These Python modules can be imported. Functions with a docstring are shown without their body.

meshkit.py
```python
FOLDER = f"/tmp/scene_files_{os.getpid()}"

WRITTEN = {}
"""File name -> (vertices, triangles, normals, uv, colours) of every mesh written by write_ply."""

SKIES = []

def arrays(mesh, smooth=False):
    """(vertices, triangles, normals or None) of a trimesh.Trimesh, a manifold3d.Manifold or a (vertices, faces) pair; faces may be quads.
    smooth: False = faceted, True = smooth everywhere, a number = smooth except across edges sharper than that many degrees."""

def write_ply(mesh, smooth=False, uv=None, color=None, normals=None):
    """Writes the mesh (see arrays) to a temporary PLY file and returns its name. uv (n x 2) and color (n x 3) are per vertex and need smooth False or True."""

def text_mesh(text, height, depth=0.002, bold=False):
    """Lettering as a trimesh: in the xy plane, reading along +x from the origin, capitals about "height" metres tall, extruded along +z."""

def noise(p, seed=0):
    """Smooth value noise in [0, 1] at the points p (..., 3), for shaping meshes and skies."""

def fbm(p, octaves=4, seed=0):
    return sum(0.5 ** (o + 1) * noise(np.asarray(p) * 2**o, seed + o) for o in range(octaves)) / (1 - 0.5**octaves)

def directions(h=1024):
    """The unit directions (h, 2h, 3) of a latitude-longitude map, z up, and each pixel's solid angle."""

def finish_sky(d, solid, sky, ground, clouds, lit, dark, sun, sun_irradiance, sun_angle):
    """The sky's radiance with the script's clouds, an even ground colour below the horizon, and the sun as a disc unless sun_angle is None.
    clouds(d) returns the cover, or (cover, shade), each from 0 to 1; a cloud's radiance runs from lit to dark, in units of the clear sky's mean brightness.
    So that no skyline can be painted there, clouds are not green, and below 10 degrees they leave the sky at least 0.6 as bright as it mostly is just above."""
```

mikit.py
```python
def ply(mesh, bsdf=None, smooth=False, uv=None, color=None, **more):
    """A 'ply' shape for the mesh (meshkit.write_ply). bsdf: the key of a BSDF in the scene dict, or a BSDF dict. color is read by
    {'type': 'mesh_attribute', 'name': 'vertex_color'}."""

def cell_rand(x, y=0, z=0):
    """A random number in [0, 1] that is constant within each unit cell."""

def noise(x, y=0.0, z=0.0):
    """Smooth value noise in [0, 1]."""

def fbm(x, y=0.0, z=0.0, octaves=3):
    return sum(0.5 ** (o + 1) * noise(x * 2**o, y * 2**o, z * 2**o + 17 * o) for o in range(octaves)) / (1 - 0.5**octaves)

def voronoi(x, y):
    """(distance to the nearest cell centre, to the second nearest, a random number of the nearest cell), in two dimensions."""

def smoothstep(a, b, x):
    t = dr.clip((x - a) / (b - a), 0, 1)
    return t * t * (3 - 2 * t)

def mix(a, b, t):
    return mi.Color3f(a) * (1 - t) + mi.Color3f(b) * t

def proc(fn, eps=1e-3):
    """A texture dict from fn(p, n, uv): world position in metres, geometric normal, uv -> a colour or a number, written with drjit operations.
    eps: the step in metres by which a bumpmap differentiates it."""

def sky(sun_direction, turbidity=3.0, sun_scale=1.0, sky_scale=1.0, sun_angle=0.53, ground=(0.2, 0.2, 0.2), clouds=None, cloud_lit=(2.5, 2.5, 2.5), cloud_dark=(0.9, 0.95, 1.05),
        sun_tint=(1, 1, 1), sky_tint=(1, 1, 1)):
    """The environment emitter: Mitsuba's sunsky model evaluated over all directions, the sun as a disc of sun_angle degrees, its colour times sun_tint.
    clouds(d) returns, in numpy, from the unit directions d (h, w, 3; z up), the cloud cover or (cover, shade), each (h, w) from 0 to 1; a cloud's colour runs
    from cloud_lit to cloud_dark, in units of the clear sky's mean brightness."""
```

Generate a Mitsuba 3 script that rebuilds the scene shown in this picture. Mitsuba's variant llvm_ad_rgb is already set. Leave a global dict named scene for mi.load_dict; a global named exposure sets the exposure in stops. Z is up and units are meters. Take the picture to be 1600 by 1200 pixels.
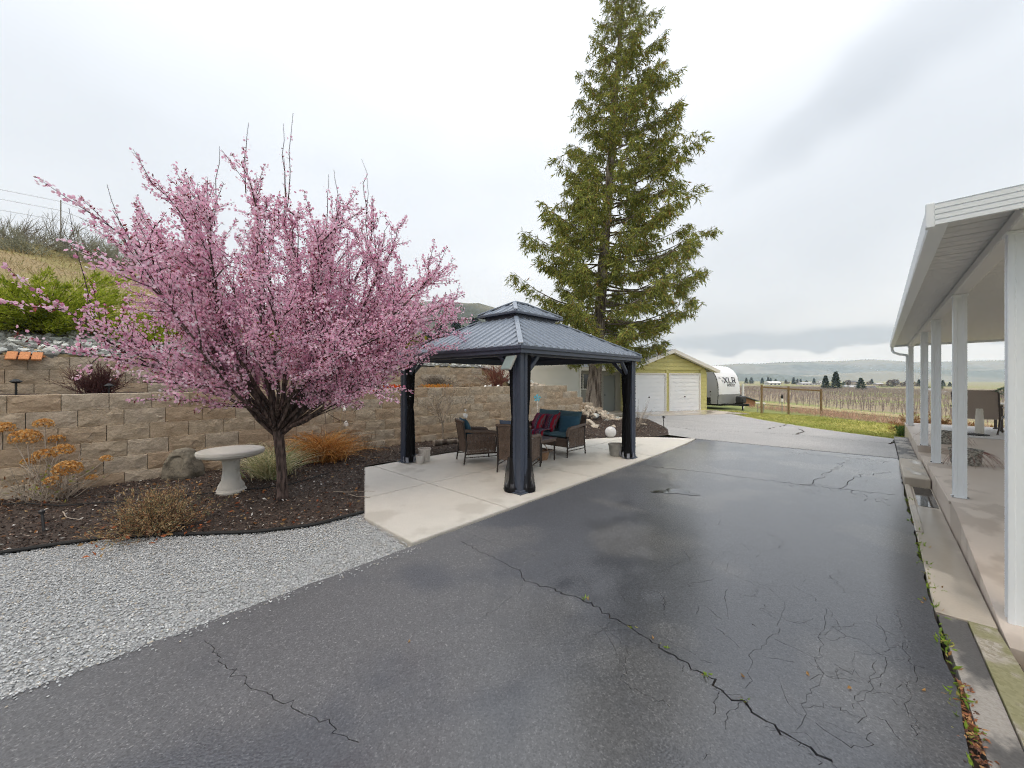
import math
import numpy as np
import trimesh
import drjit as dr
import mitsuba as mi
import mikit
import meshkit
from shapely.geometry import Polygon, LineString, MultiPolygon, Point, box as sbox
from shapely.ops import unary_union
from trimesh.creation import extrude_polygon, triangulate_polygon

T = mi.ScalarTransform4f
scene, labels = {}, {}

# ------------------------------------------------------------------ camera, sky, exposure
TH = math.radians(43.3)
FW = np.array([-math.sin(TH), math.cos(TH), 0.0])
RT = np.array([math.cos(TH), math.sin(TH), 0.0])
EYE = np.array([0.0, 0.0, 1.6])
FPX = 610.0                                   # focal length in pixels of a 1600 pixel wide picture
exposure = 2.47
scene['camera'] = {
    'type': 'perspective', 'fov_axis': 'x', 'fov': 2 * math.degrees(math.atan(800 / FPX)),
    'principal_point_offset_y': 7.0 / 1200,
    'near_clip': 0.05, 'far_clip': 30000.0,
    'to_world': T().look_at(origin=EYE.tolist(), target=(EYE + FW).tolist(), up=[0, 0, 1]),
    'medium': {'type': 'ref', 'id': 'haze_air'},
}


def sm(t):
    return t * t * (3 - 2 * t)


def overcast(d):
    """Cloud deck: cover everywhere; the shade is layered stratus, darker bellies and a bright torn bank low over the valley."""
    el = np.degrees(np.arcsin(np.clip(d[..., 2], -1, 1)))
    az = np.degrees(np.arctan2(d @ RT, d @ FW))
    zz = np.maximum(d[..., 2], 0.03)[..., None]
    q = d / (zz + 0.25)
    n1 = meshkit.fbm(q * np.array([1.1, 1.1, 0.4]) + 3.1, 5, seed=4)
    n2 = meshkit.fbm(q * np.array([0.5, 0.9, 0.3]) + 9.7, 4, seed=9)
    # an overcast sky brightens towards the zenith
    shade = 0.70 - 0.66 * np.clip((el - 26) / 60, 0, 1) + 0.26 * (n1 - 0.5) + 0.20 * (n2 - 0.5)
    # a long grey roll of cloud, thinning to a point
    qa, qe = az - 41.0, el - 29.0
    a = math.radians(27)
    u, v = qa * math.cos(a) + qe * math.sin(a), -qa * math.sin(a) + qe * math.cos(a)
    w = np.clip((u + 17) / 26, 0.0, 1.5)
    edge = meshkit.fbm(np.stack([az / 6, el / 4, 0 * az], -1), 4, seed=21) - 0.5
    roll = sm(np.clip(1.15 - np.abs(v + 2.6 * edge) / (0.9 + 5.0 * w), 0, 1)) * np.clip(w * 1.6, 0, 1) * np.clip((34 - u) / 18, 0, 1)
    shade = shade + 0.11 * roll
    # stratus base over the valley with torn white fog banks beneath it
    e1 = meshkit.fbm(np.stack([az / 5.0, el / 2.5, 0 * az + 5], -1), 4, seed=3) - 0.5
    e2 = meshkit.fbm(np.stack([az / 3.2, el / 1.6, 0 * az + 8], -1), 5, seed=6) - 0.5
    band = sm(np.clip((6.4 + 1.2 * e1 - el) / 1.3, 0, 1))
    fog = sm(np.clip((3.9 + 3.0 * e2 - el) / 0.8, 0, 1))
    shade = shade * (1 - band) + band * (0.96 + 0.10 * e1)
    shade = shade * (1 - fog) + fog * (0.60 + 0.14 * e2)
    return 1.0, np.clip(shade, 0, 1)


scene['sky'] = mikit.sky([0.28, -0.50, 0.82], 3.0, sun_scale=0.16, sun_angle=26.0, clouds=overcast,
                         cloud_lit=(4.02, 4.2, 4.48), cloud_dark=(0.76, 0.86, 1.0), ground=(0.18, 0.17, 0.16))


# ------------------------------------------------------------------ helpers
def numbered(key):
    if key not in used:
        used.add(key)
        return key
    n = counts.get(key, 0)
    while True:
        n += 1
        k = f'{key}_{n:03d}'
        if k not in used:
            counts[key] = n
            used.add(k)
            return k


used, counts = set(), {}


def thing(name, label, cat, group=None):
    k = numbered(name)
    labels[k] = {'label': label, 'category': cat}
    if group:
        labels[k]['group'] = group
    return k


def ply(mesh, mat, smooth=False, color=None, uv=None):
    return mikit.ply(mesh, mat, smooth=smooth, color=color, uv=uv)


def part(parent, name, mesh, mat, smooth=False, color=None, label=None, kind=None, uv=None):
    k = numbered(parent + '__' + name)
    scene[k] = ply(mesh, mat, smooth, color, uv)
    if label or kind:
        labels[k] = {**({'label': label} if label else {}), **({'kind': kind} if kind else {})}
    return k


def single(name, mesh, mat, label, cat, smooth=False, color=None, group=None):
    k = thing(name, label, cat, group)
    scene[k] = ply(mesh, mat, smooth, color)
    return k


def struct(name, mesh, mat, smooth=False, color=None, label=None):
    k = numbered(name)
    scene[k] = ply(mesh, mat, smooth, color)
    labels[k] = {'kind': 'structure', **({'label': label} if label else {})}
    return k


def stuff(name, mesh, mat, label, cat, smooth=False, color=None):
    k = numbered(name)
    scene[k] = ply(mesh, mat, smooth, color)
    labels[k] = {'kind': 'stuff', 'label': label, 'category': cat}
    return k


def cat(meshes):
    vs, fs, n = [], [], 0
    for m in meshes:
        v, f = (m if isinstance(m, tuple) else (m.vertices, m.faces))
        v, f = np.asarray(v, float), np.asarray(f, int)
        vs.append(v)
        fs.append(f + n)
        n += len(v)
    return np.vstack(vs), np.vstack(fs)


def box(x0, x1, y0, y1, z0, z1):
    m = trimesh.creation.box((x1 - x0, y1 - y0, z1 - z0))
    m.apply_translation(((x0 + x1) / 2, (y0 + y1) / 2, (z0 + z1) / 2))
    return np.array(m.vertices), np.array(m.faces)


def bbox(x0, x1, y0, y1, z0, z1, b=0.01):
    """A box with chamfered edges."""
    c, h = np.array([(x0 + x1) / 2, (y0 + y1) / 2, (z0 + z1) / 2]), np.array([x1 - x0, y1 - y0, z1 - z0]) / 2
    b = min(b, *(h * 0.45))
    pts = []
    for k in range(3):
        s = h - b
        s[k] = h[k]
        for a in np.ndindex(2, 2, 2):
            pts.append(c + s * (np.array(a) * 2 - 1))
    m = trimesh.convex.convex_hull(np.array(pts))
    return np.array(m.vertices), np.array(m.faces)


def compact(mesh):
    v, f = np.asarray(mesh[0]), np.asarray(mesh[1])
    k, inv = np.unique(f, return_inverse=True)
    return v[k], inv.reshape(f.shape)


def place(mesh, xy=(0, 0), z=0.0, rot=0.0, s=1.0):
    v, f = mesh
    c, n = math.cos(rot), math.sin(rot)
    v = np.asarray(v, float) * s
    return np.stack([v[:, 0] * c - v[:, 1] * n + xy[0], v[:, 0] * n + v[:, 1] * c + xy[1], v[:, 2] + z], 1), f


def beam(p0, p1, w, h, b=0.0, up=(0, 0, 1)):
    """A bar of section w (across) by h (along up) from p0 to p1."""
    p0, p1 = np.array(p0, float), np.array(p1, float)
    d = p1 - p0
    L = np.linalg.norm(d)
    d /= L
    u = np.array(up, float)
    if abs(d @ u) > 0.95:
        u = np.array([1.0, 0, 0])
    s = np.cross(u, d)
    s /= np.linalg.norm(s)
    u = np.cross(d, s)
    v, f = (bbox(0, L, -w / 2, w / 2, -h / 2, h / 2, b) if b else box(0, L, -w / 2, w / 2, -h / 2, h / 2))
    return p0 + v[:, :1] * d + v[:, 1:2] * s + v[:, 2:] * u, f


def tube(pts, rad, n=6, cap=True):
    pts = np.asarray(pts, float)
    rad = np.broadcast_to(np.asarray(rad, float), (len(pts),))
    t = np.gradient(pts, axis=0)
    t /= np.linalg.norm(t, axis=1, keepdims=True) + 1e-12
    ref = np.array([0, 0, 1.0]) if abs(t[0, 2]) < 0.9 else np.array([1.0, 0, 0])
    a = np.cross(t, ref)
    a /= np.linalg.norm(a, axis=1, keepdims=True) + 1e-12
    b = np.cross(t, a)
    ang = np.arange(n) * 2 * np.pi / n
    ring = pts[:, None] + rad[:, None, None] * (np.cos(ang)[None, :, None] * a[:, None] + np.sin(ang)[None, :, None] * b[:, None])
    v = ring.reshape(-1, 3)
    i, k = np.meshgrid(np.arange(len(pts) - 1), np.arange(n), indexing='ij')
    q = [(i * n + k), (i * n + (k + 1) % n), ((i + 1) * n + (k + 1) % n), ((i + 1) * n + k)]
    q = [x.ravel() for x in q]
    f = np.vstack([np.stack([q[0], q[2], q[1]], 1), np.stack([q[0], q[3], q[2]], 1)])
    if cap:
        m = len(v)
        v = np.vstack([v, pts[:1], pts[-1:]])
        k = np.arange(n)
        f = np.vstack([f, np.stack([k * 0 + m, k, (k + 1) % n], 1), np.stack([k * 0 + m + 1, (len(pts) - 1) * n + (k + 1) % n, (len(pts) - 1) * n + k], 1)])
    return v, f


def lathe(profile, n=28, at=(0, 0, 0), squash=1.0):
    p = np.asarray(profile, float)
    ang = np.arange(n) * 2 * np.pi / n
    v = np.stack([p[:, None, 0] * np.cos(ang), p[:, None, 0] * np.sin(ang) * squash, np.repeat(p[:, 1:2], n, 1)], -1).reshape(-1, 3)
    i, k = np.meshgrid(np.arange(len(p) - 1), np.arange(n), indexing='ij')
    q = [x.ravel() for x in (i * n + k, i * n + (k + 1) % n, (i + 1) * n + (k + 1) % n, (i + 1) * n + k)]
    f = np.vstack([np.stack([q[0], q[1], q[2]], 1), np.stack([q[0], q[2], q[3]], 1)])
    return v + np.array(at), f


def polys(g):
    return [p for p in getattr(g, 'geoms', [g]) if isinstance(p, Polygon) and p.area > 1e-7]


def extrude(poly, z0, z1):
    out = []
    for p in polys(poly):
        m = extrude_polygon(p, z1 - z0, engine='earcut')
        m.apply_translation((0, 0, z0))
        out.append(m)
    return cat(out)


def drape(poly, zf, step=0.5):
    """A sheet over the polygon, cut into cells so that it follows zf(x, y)."""
    x0, y0, x1, y1 = poly.bounds
    vs, fs, n = [], [], 0
    for x in np.arange(math.floor(x0 / step) * step, x1, step):
        col = poly.intersection(sbox(x, y0 - 1, x + step, y1 + 1))
        if col.is_empty:
            continue
        for y in np.arange(math.floor(y0 / step) * step, y1, step):
            for p in polys(col.intersection(sbox(x, y, x + step, y + step))):
                v, f = triangulate_polygon(p, engine='earcut')
                a = np.cross(v[f[:, 1]] - v[f[:, 0]], v[f[:, 2]] - v[f[:, 0]])
                f = np.where((a < 0)[:, None], f[:, ::-1], f)
                vs.append(np.column_stack([v, zf(v[:, 0], v[:, 1])]))
                fs.append(f + n)
                n += len(v)
    return np.vstack(vs), np.vstack(fs)


def grid(xs, ys, zf):
    X, Y = np.meshgrid(xs, ys, indexing='ij')
    v = np.stack([X, Y, zf(X, Y)], -1).reshape(-1, 3)
    i, k = np.meshgrid(np.arange(len(xs) - 1), np.arange(len(ys) - 1), indexing='ij')
    n = len(ys)
    q = [x.ravel() for x in (i * n + k, (i + 1) * n + k, (i + 1) * n + k + 1, i * n + k + 1)]
    f = np.vstack([np.stack([q[0], q[1], q[2]], 1), np.stack([q[0], q[2], q[3]], 1)])
    return v, (f if (xs[1] - xs[0]) * (ys[1] - ys[0]) > 0 else f[:, ::-1])


def unit(v):
    return v / (np.linalg.norm(v, axis=-1, keepdims=True) + 1e-12)


def cards(P, D, L, W, rng, fold=0.25):
    """Leaf-shaped diamonds: base at P, along D, length L, width W. Returns mesh and the row number of each vertex."""
    n = len(P)
    D = unit(D)
    S = unit(np.cross(D, unit(rng.normal(size=(n, 3)))))
    N = np.cross(S, D)
    L, W = np.broadcast_to(L, (n,))[:, None], np.broadcast_to(W, (n,))[:, None]
    m = P + D * L * 0.45
    v = np.stack([P, m + S * W / 2 + N * W * fold, P + D * L, m - S * W / 2 + N * W * fold], 1)
    f = np.arange(n)[:, None] * 4 + np.array([[0, 1, 2, 0, 2, 3]])
    return v.reshape(-1, 3), f.reshape(-1, 3), np.repeat(np.arange(n), 4)


def blossoms(P, N, R, rng, petals=5):
    n = len(P)
    N = unit(N)
    A = unit(np.cross(N, unit(rng.normal(size=(n, 3)))))
    B = np.cross(N, A)
    R = np.broadcast_to(R, (n,))[:, None]
    ang = np.arange(petals) * 2 * np.pi / petals
    rim = [P + R * (A * math.cos(a) + B * math.sin(a)) + N * R * 0.45 for a in ang]
    v = np.stack([P] + rim, 1)
    f = np.arange(n)[:, None, None] * (petals + 1) + np.array([[0, 1 + k, 1 + (k + 1) % petals] for k in range(petals)])[None]
    return v.reshape(-1, 3), f.reshape(-1, 3), np.repeat(np.arange(n), petals + 1)


def tint(rows, cols, rng, jitter=0.2):
    """One colour per piece from a palette of (weight, rgb), spread over its vertices."""
    n = rows.max() + 1
    w = np.array([c[0] for c in cols], float)
    pick = np.array([c[1] for c in cols])[rng.choice(len(cols), n, p=w / w.sum())]
    pick = pick * (1 + jitter * rng.uniform(-1, 1, (n, 1)))
    return np.clip(pick, 0.002, 0.95)[rows]


def stones(P, R, rng, flat=0.7):
    """Rough octahedral pebbles."""
    n = len(P)
    base = np.array([[1, 0, 0], [0, 1, 0], [-1, 0, 0], [0, -1, 0], [0, 0, 1], [0, 0, -1.0]])
    v = base[None] * rng.uniform(0.6, 1.25, (n, 6, 1)) + rng.normal(0, 0.12, (n, 6, 3))
    a = rng.uniform(0, 2 * np.pi, n)
    c, s = np.cos(a)[:, None], np.sin(a)[:, None]
    v = np.stack([v[..., 0] * c - v[..., 1] * s, v[..., 0] * s + v[..., 1] * c, v[..., 2] * flat], -1)
    v = P[:, None] + v * np.broadcast_to(R, (n,))[:, None, None]
    f = np.array([[0, 1, 4], [1, 2, 4], [2, 3, 4], [3, 0, 4], [1, 0, 5], [2, 1, 5], [3, 2, 5], [0, 3, 5]])
    return v.reshape(-1, 3), (np.arange(n)[:, None, None] * 6 + f[None]).reshape(-1, 3), np.repeat(np.arange(n), 6)


def rock(rng, size=1.0, n=11, flat=0.65):
    p = unit(rng.normal(size=(n, 3))) * rng.uniform(0.75, 1.1, (n, 1)) * np.array([1, rng.uniform(0.6, 0.9), flat])
    m = trimesh.convex.convex_hull(p * size / 2)
    return np.array(m.vertices), np.array(m.faces)


def in_poly(poly, n, rng):
    import shapely
    x0, y0, x1, y1 = poly.bounds
    out = []
    got = 0
    while got < n:
        p = rng.uniform((x0, y0), (x1, y1), (n, 2))
        p = p[shapely.contains_xy(poly, p[:, 0], p[:, 1])]
        out.append(p)
        got += len(p)
    return np.vstack(out)[:n]


def at(x, y, depth):
    """The point on the photograph's sight line through (x, y) at this depth: used to read positions off the photograph."""
    return EYE + (FW + RT * (x - 800) / FPX + np.array([0, 0, 1.0]) * (593 - y) / FPX) * depth


# ------------------------------------------------------------------ materials
def mat(name, base, rough=0.6, spec=0.5, two=True, metal=0.0, bump=None, bump_scale=1.0, **kw):
    b = {'type': 'principled', 'base_color': base if isinstance(base, dict) else {'type': 'rgb', 'value': list(base)}, 'roughness': rough, 'specular': spec, **kw}
    if metal:
        b['metallic'] = metal
    if bump is not None:
        b = {'type': 'bumpmap', 'arbitrary': bump, 'scale': bump_scale, 'bsdf': b}
    if two:
        b = {'type': 'twosided', 'bsdf': b}
    scene[name] = b
    return name


def fb(p, s, o=3):
    return mikit.fbm(p.x * s, p.y * s, p.z * s, o)


VC = {'type': 'mesh_attribute', 'name': 'vertex_color'}
mat('m_tinted', VC, 0.75, 0.3, two=True)
mat('m_tinted_stone', VC, 0.8, 0.3)
scene['m_leaf'] = {'type': 'principledthin', 'base_color': VC, 'roughness': 0.55, 'diff_trans': 0.55, 'spec_trans': 0.0, 'eta': 1.3}
scene['m_petal'] = {'type': 'principledthin', 'base_color': VC, 'roughness': 0.7, 'diff_trans': 0.95, 'spec_trans': 0.0, 'eta': 1.2}
mat('m_needle', VC, 0.6, 0.3, two=True)


def asphalt_wet(p):
    """Where rain water still films the surface: mostly the side towards the walk and the far end, in ragged patches."""
    a = mikit.fbm(p.x * 0.7 + 3.0, p.y * 0.45 + 1.0, 0.0, 5)
    b = mikit.fbm(p.x * 5.0, p.y * 3.2, 4.0, 4)
    side = dr.clip((p.x + 2.3) * 0.17, -0.26, 0.26) + dr.clip((p.y - 4.5) * 0.06, -0.10, 0.26)
    return mikit.smoothstep(0.42, 0.62, 0.5 + 0.12 * (a - 0.5) + 0.24 * (b - 0.5) + 1.15 * side)


def asphalt_color(p, n, uv):
    w = asphalt_wet(p)
    worn = mikit.smoothstep(0.48, 0.66, mikit.fbm(p.x * 1.1 + 7, p.y * 1.1, 2.0, 5))
    grit = 0.5 * mikit.noise(p.x * 170, p.y * 170, 1.0) + 0.5 * mikit.voronoi(p.x * 105, p.y * 105)[2]
    patch = mikit.smoothstep(0.52, 0.56, mikit.fbm(p.x * 0.8 + 2, p.y * 0.5 + 9, 5.0, 5))
    c = mikit.mix([0.066, 0.070, 0.081], [0.104, 0.104, 0.107], 0.75 * worn)
    c = c * (0.62 + 0.76 * grit) + mi.Color3f(0.10, 0.097, 0.09) * (mikit.smoothstep(0.72, 0.95, grit) * (0.25 + 0.75 * worn) * (1 - 0.5 * w))
    return c * (1 - 0.16 * w) * (1 - 0.05 * patch)


def asphalt_rough(p, n, uv):
    return 0.43 - 0.27 * asphalt_wet(p)


def asphalt_bump(p, n, uv):
    w = asphalt_wet(p)
    d = mikit.voronoi(p.x * 95, p.y * 95)[0]
    return (0.0026 * (1 - d) + 0.0010 * mikit.noise(p.x * 260, p.y * 260, 0.0)) * (1 - 0.85 * w)


mat('m_asphalt', mikit.proc(asphalt_color), mikit.proc(asphalt_rough), 0.75, bump=mikit.proc(asphalt_bump, 0.002))


def old_asphalt(p, n, uv):
    g = mikit.voronoi(p.x * 45, p.y * 45)[2]
    c = mikit.mix([0.27, 0.265, 0.26], [0.37, 0.362, 0.355], mikit.fbm(p.x * 0.8, p.y * 1.4, 0.0, 4))
    return c * (0.85 + 0.3 * g)


mat('m_old_asphalt', mikit.proc(old_asphalt), mikit.proc(lambda p, n, uv: 0.42 + 0.25 * mikit.fbm(p.x * 0.6, p.y * 0.9, 3.0, 3)), 0.45)


def slab_color(p, n, uv):
    a = mikit.fbm(p.x * 1.3, p.y * 1.3, 1.0, 4)
    b = mikit.fbm(p.x * 9, p.y * 9, 5.0, 3)
    stain = mikit.smoothstep(0.60, 0.72, mikit.fbm(p.x * 1.9 + 4, p.y * 1.9, 8.0, 4))
    c = mikit.mix([0.465, 0.443, 0.395], [0.555, 0.533, 0.48], 0.65 * a + 0.35 * b)
    return mikit.mix(c, [0.37, 0.345, 0.295], 0.55 * stain) * (0.96 + 0.08 * mikit.noise(p.x * 160, p.y * 160, 0.0))


mat('m_slab', mikit.proc(slab_color), 0.62, 0.4, bump=mikit.proc(lambda p, n, uv: 0.0012 * mikit.fbm(p.x * 70, p.y * 70, 0.0, 3), 0.003))


def walk_wet(p):
    return mikit.smoothstep(0.50, 0.58, mikit.fbm(p.x * 2.2 + 5, p.y * 0.9, 0.0, 4))


def walk_color(p, n, uv):
    a = mikit.fbm(p.x * 4, p.y * 2.2, 2.0, 4)
    b = mikit.noise(p.x * 120, p.y * 120, 2.0)
    c = mikit.mix([0.33, 0.29, 0.235], [0.46, 0.41, 0.345], 0.8 * a + 0.2 * b)
    return c * (1 - 0.32 * walk_wet(p))


mat('m_walk', mikit.proc(walk_color), mikit.proc(lambda p, n, uv: 0.55 - 0.40 * walk_wet(p)), 0.5)


def deck_color(p, n, uv):
    a = mikit.fbm(p.x * 2.1, p.y * 1.1, 2.0 + p.z * 3, 4)
    b = mikit.noise(p.x * 90, p.y * 90, p.z * 90)
    return mikit.mix(mikit.mix([0.42, 0.365, 0.315], [0.54, 0.475, 0.415], 0.8 * a + 0.2 * b), [0.30, 0.25, 0.205], 0.55 * mikit.smoothstep(0.58, 0.70, mikit.fbm(p.x * 2.8 + 1, p.y * 1.9, 7.0, 5)))


mat('m_deck', mikit.proc(deck_color), mikit.proc(lambda p, n, uv: 0.30 + 0.35 * mikit.fbm(p.x * 0.9, p.y * 0.7, 3.0, 4)), 0.5)


def stained_color(p, n, uv):
    s = mikit.smoothstep(0.38, 0.58, mikit.fbm(p.x * 5, p.y * 3.4, 6.0, 5))
    return mikit.mix([0.075, 0.072, 0.07], [0.27, 0.25, 0.225], s) * (0.85 + 0.3 * mikit.noise(p.x * 130, p.y * 130, 1.0))


mat('m_stained', mikit.proc(stained_color), 0.5, 0.5)


def mossy_color(p, n, uv):
    s = mikit.smoothstep(0.45, 0.62, mikit.fbm(p.x * 7, p.y * 5, 2.0, 4))
    c = mikit.mix([0.22, 0.195, 0.15], [0.36, 0.33, 0.28], mikit.voronoi(p.x * 60, p.y * 60)[2])
    return mikit.mix(c, [0.17, 0.17, 0.06], 0.65 * s)


mat('m_mossy', mikit.proc(mossy_color), 0.75, 0.3)

BLOCK_TONES = [((0.275, 0.215, 0.150), (0.440, 0.360, 0.265)), ((0.290, 0.237, 0.172), (0.450, 0.380, 0.288)),
               ((0.300, 0.255, 0.195), (0.465, 0.402, 0.318)), ((0.280, 0.212, 0.146), (0.432, 0.342, 0.246))]


def block_fn(a, b):
    def fn(p, n, uv):
        t = 0.55 * fb(p, 9, 4) + 0.45 * fb(p, 55, 2)
        grit = mikit.noise(p.x * 170, p.y * 170, p.z * 170)
        return mikit.mix(a, b, mikit.smoothstep(0.25, 0.75, t)) * (0.80 + 0.4 * grit)
    return fn


for k, (a, b) in enumerate(BLOCK_TONES):
    mat(f'm_block_{k}', mikit.proc(block_fn(a, b)), 0.85, 0.2, bump=mikit.proc(lambda p, n, uv: 0.012 * fb(p, 30, 5), 0.004))


def rockface(p, n, uv):
    return mikit.mix([0.32, 0.335, 0.32], [0.62, 0.64, 0.61], mikit.smoothstep(0.3, 0.7, 0.6 * fb(p, 4, 3) + 0.4 * fb(p, 22, 3)))


mat('m_rock', mikit.proc(rockface), 0.8, 0.3)


def rockface_tan(p, n, uv):
    return mikit.mix([0.30, 0.25, 0.19], [0.62, 0.56, 0.47], mikit.smoothstep(0.3, 0.7, 0.5 * fb(p, 5, 3) + 0.5 * fb(p, 25, 3)))


mat('m_rock_tan', mikit.proc(rockface_tan), 0.8, 0.3)


def soil(p, n, uv):
    return mikit.mix([0.022, 0.017, 0.014], [0.075, 0.055, 0.043], 0.5 * fb(p, 6, 3) + 0.5 * fb(p, 60, 2))


mat('m_soil', mikit.proc(soil), 0.8, 0.3)
mat('m_gravel_bed', mikit.proc(lambda p, n, uv: mikit.mix([0.14, 0.145, 0.145], [0.42, 0.43, 0.43], mikit.voronoi(p.x * 60, p.y * 60)[2])), 0.8, 0.3)


def hillgrass(p, n, uv):
    a = mikit.fbm(p.x * 0.8, p.y * 0.8, p.z * 0.8, 4)
    g = mikit.smoothstep(0.46, 0.60, mikit.fbm(p.x * 0.5 + 8, p.y * 0.6, 1.0, 4))
    b = mikit.noise(p.x * 26, p.y * 26, p.z * 26)
    c = mikit.mix([0.20, 0.15, 0.085], [0.36, 0.29, 0.17], 0.5 * a + 0.5 * b)
    return mikit.mix(c, [0.23, 0.225, 0.085], 0.5 * g)


mat('m_hillgrass', mikit.proc(hillgrass), 0.9, 0.1)


def valley(p, n, uv):
    a = mikit.fbm(p.x * 0.05, p.y * 0.05, 0.0, 5)
    b = mikit.fbm(p.x * 0.9, p.y * 0.9, 0.0, 3)
    c = mikit.mix([0.17, 0.14, 0.10], [0.26, 0.22, 0.15], b)
    return mikit.mix(c, [0.17, 0.19, 0.075], mikit.smoothstep(0.42, 0.6, a))


mat('m_valley', mikit.proc(valley), 0.95, 0.1)
mat('m_lawn', mikit.proc(lambda p, n, uv: mikit.mix([0.19, 0.215, 0.05], [0.40, 0.36, 0.12], mikit.smoothstep(0.35, 0.65, 0.7 * mikit.fbm(p.x * 0.5, p.y * 0.5, 1.0, 4) + 0.3 * mikit.noise(p.x * 14, p.y * 14, 0.0)))), 0.9, 0.1)
mat('m_redfield', mikit.proc(lambda p, n, uv: mikit.mix([0.36, 0.14, 0.13], [0.50, 0.25, 0.235], 0.6 * mikit.fbm(p.x * 0.4, p.y * 0.4, 1.0, 4) + 0.4 * mikit.noise(p.x * 9, p.y * 9, 0.0))), 0.95, 0.1)
mat('m_orchard_floor', mikit.proc(lambda p, n, uv: mikit.mix([0.20, 0.19, 0.075], [0.30, 0.25, 0.16], mikit.fbm(p.x * 0.35, p.y * 0.35, 1.0, 4))), 0.95, 0.1)
mat('m_farhill', mikit.proc(lambda p, n, uv: mikit.mix([0.085, 0.095, 0.080], [0.20, 0.19, 0.145], mikit.smoothstep(0.35, 0.65, mikit.fbm(p.x * 0.012, p.y * 0.012, p.z * 0.02, 5)))), 0.95, 0.1)
mat('m_mountain', mikit.proc(lambda p, n, uv: mikit.mix([0.070, 0.082, 0.060], [0.170, 0.160, 0.115], mikit.smoothstep(0.35, 0.65, mikit.fbm(p.x * 0.003, p.y * 0.003, p.z * 0.006, 5)))), 0.95, 0.1)

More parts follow.
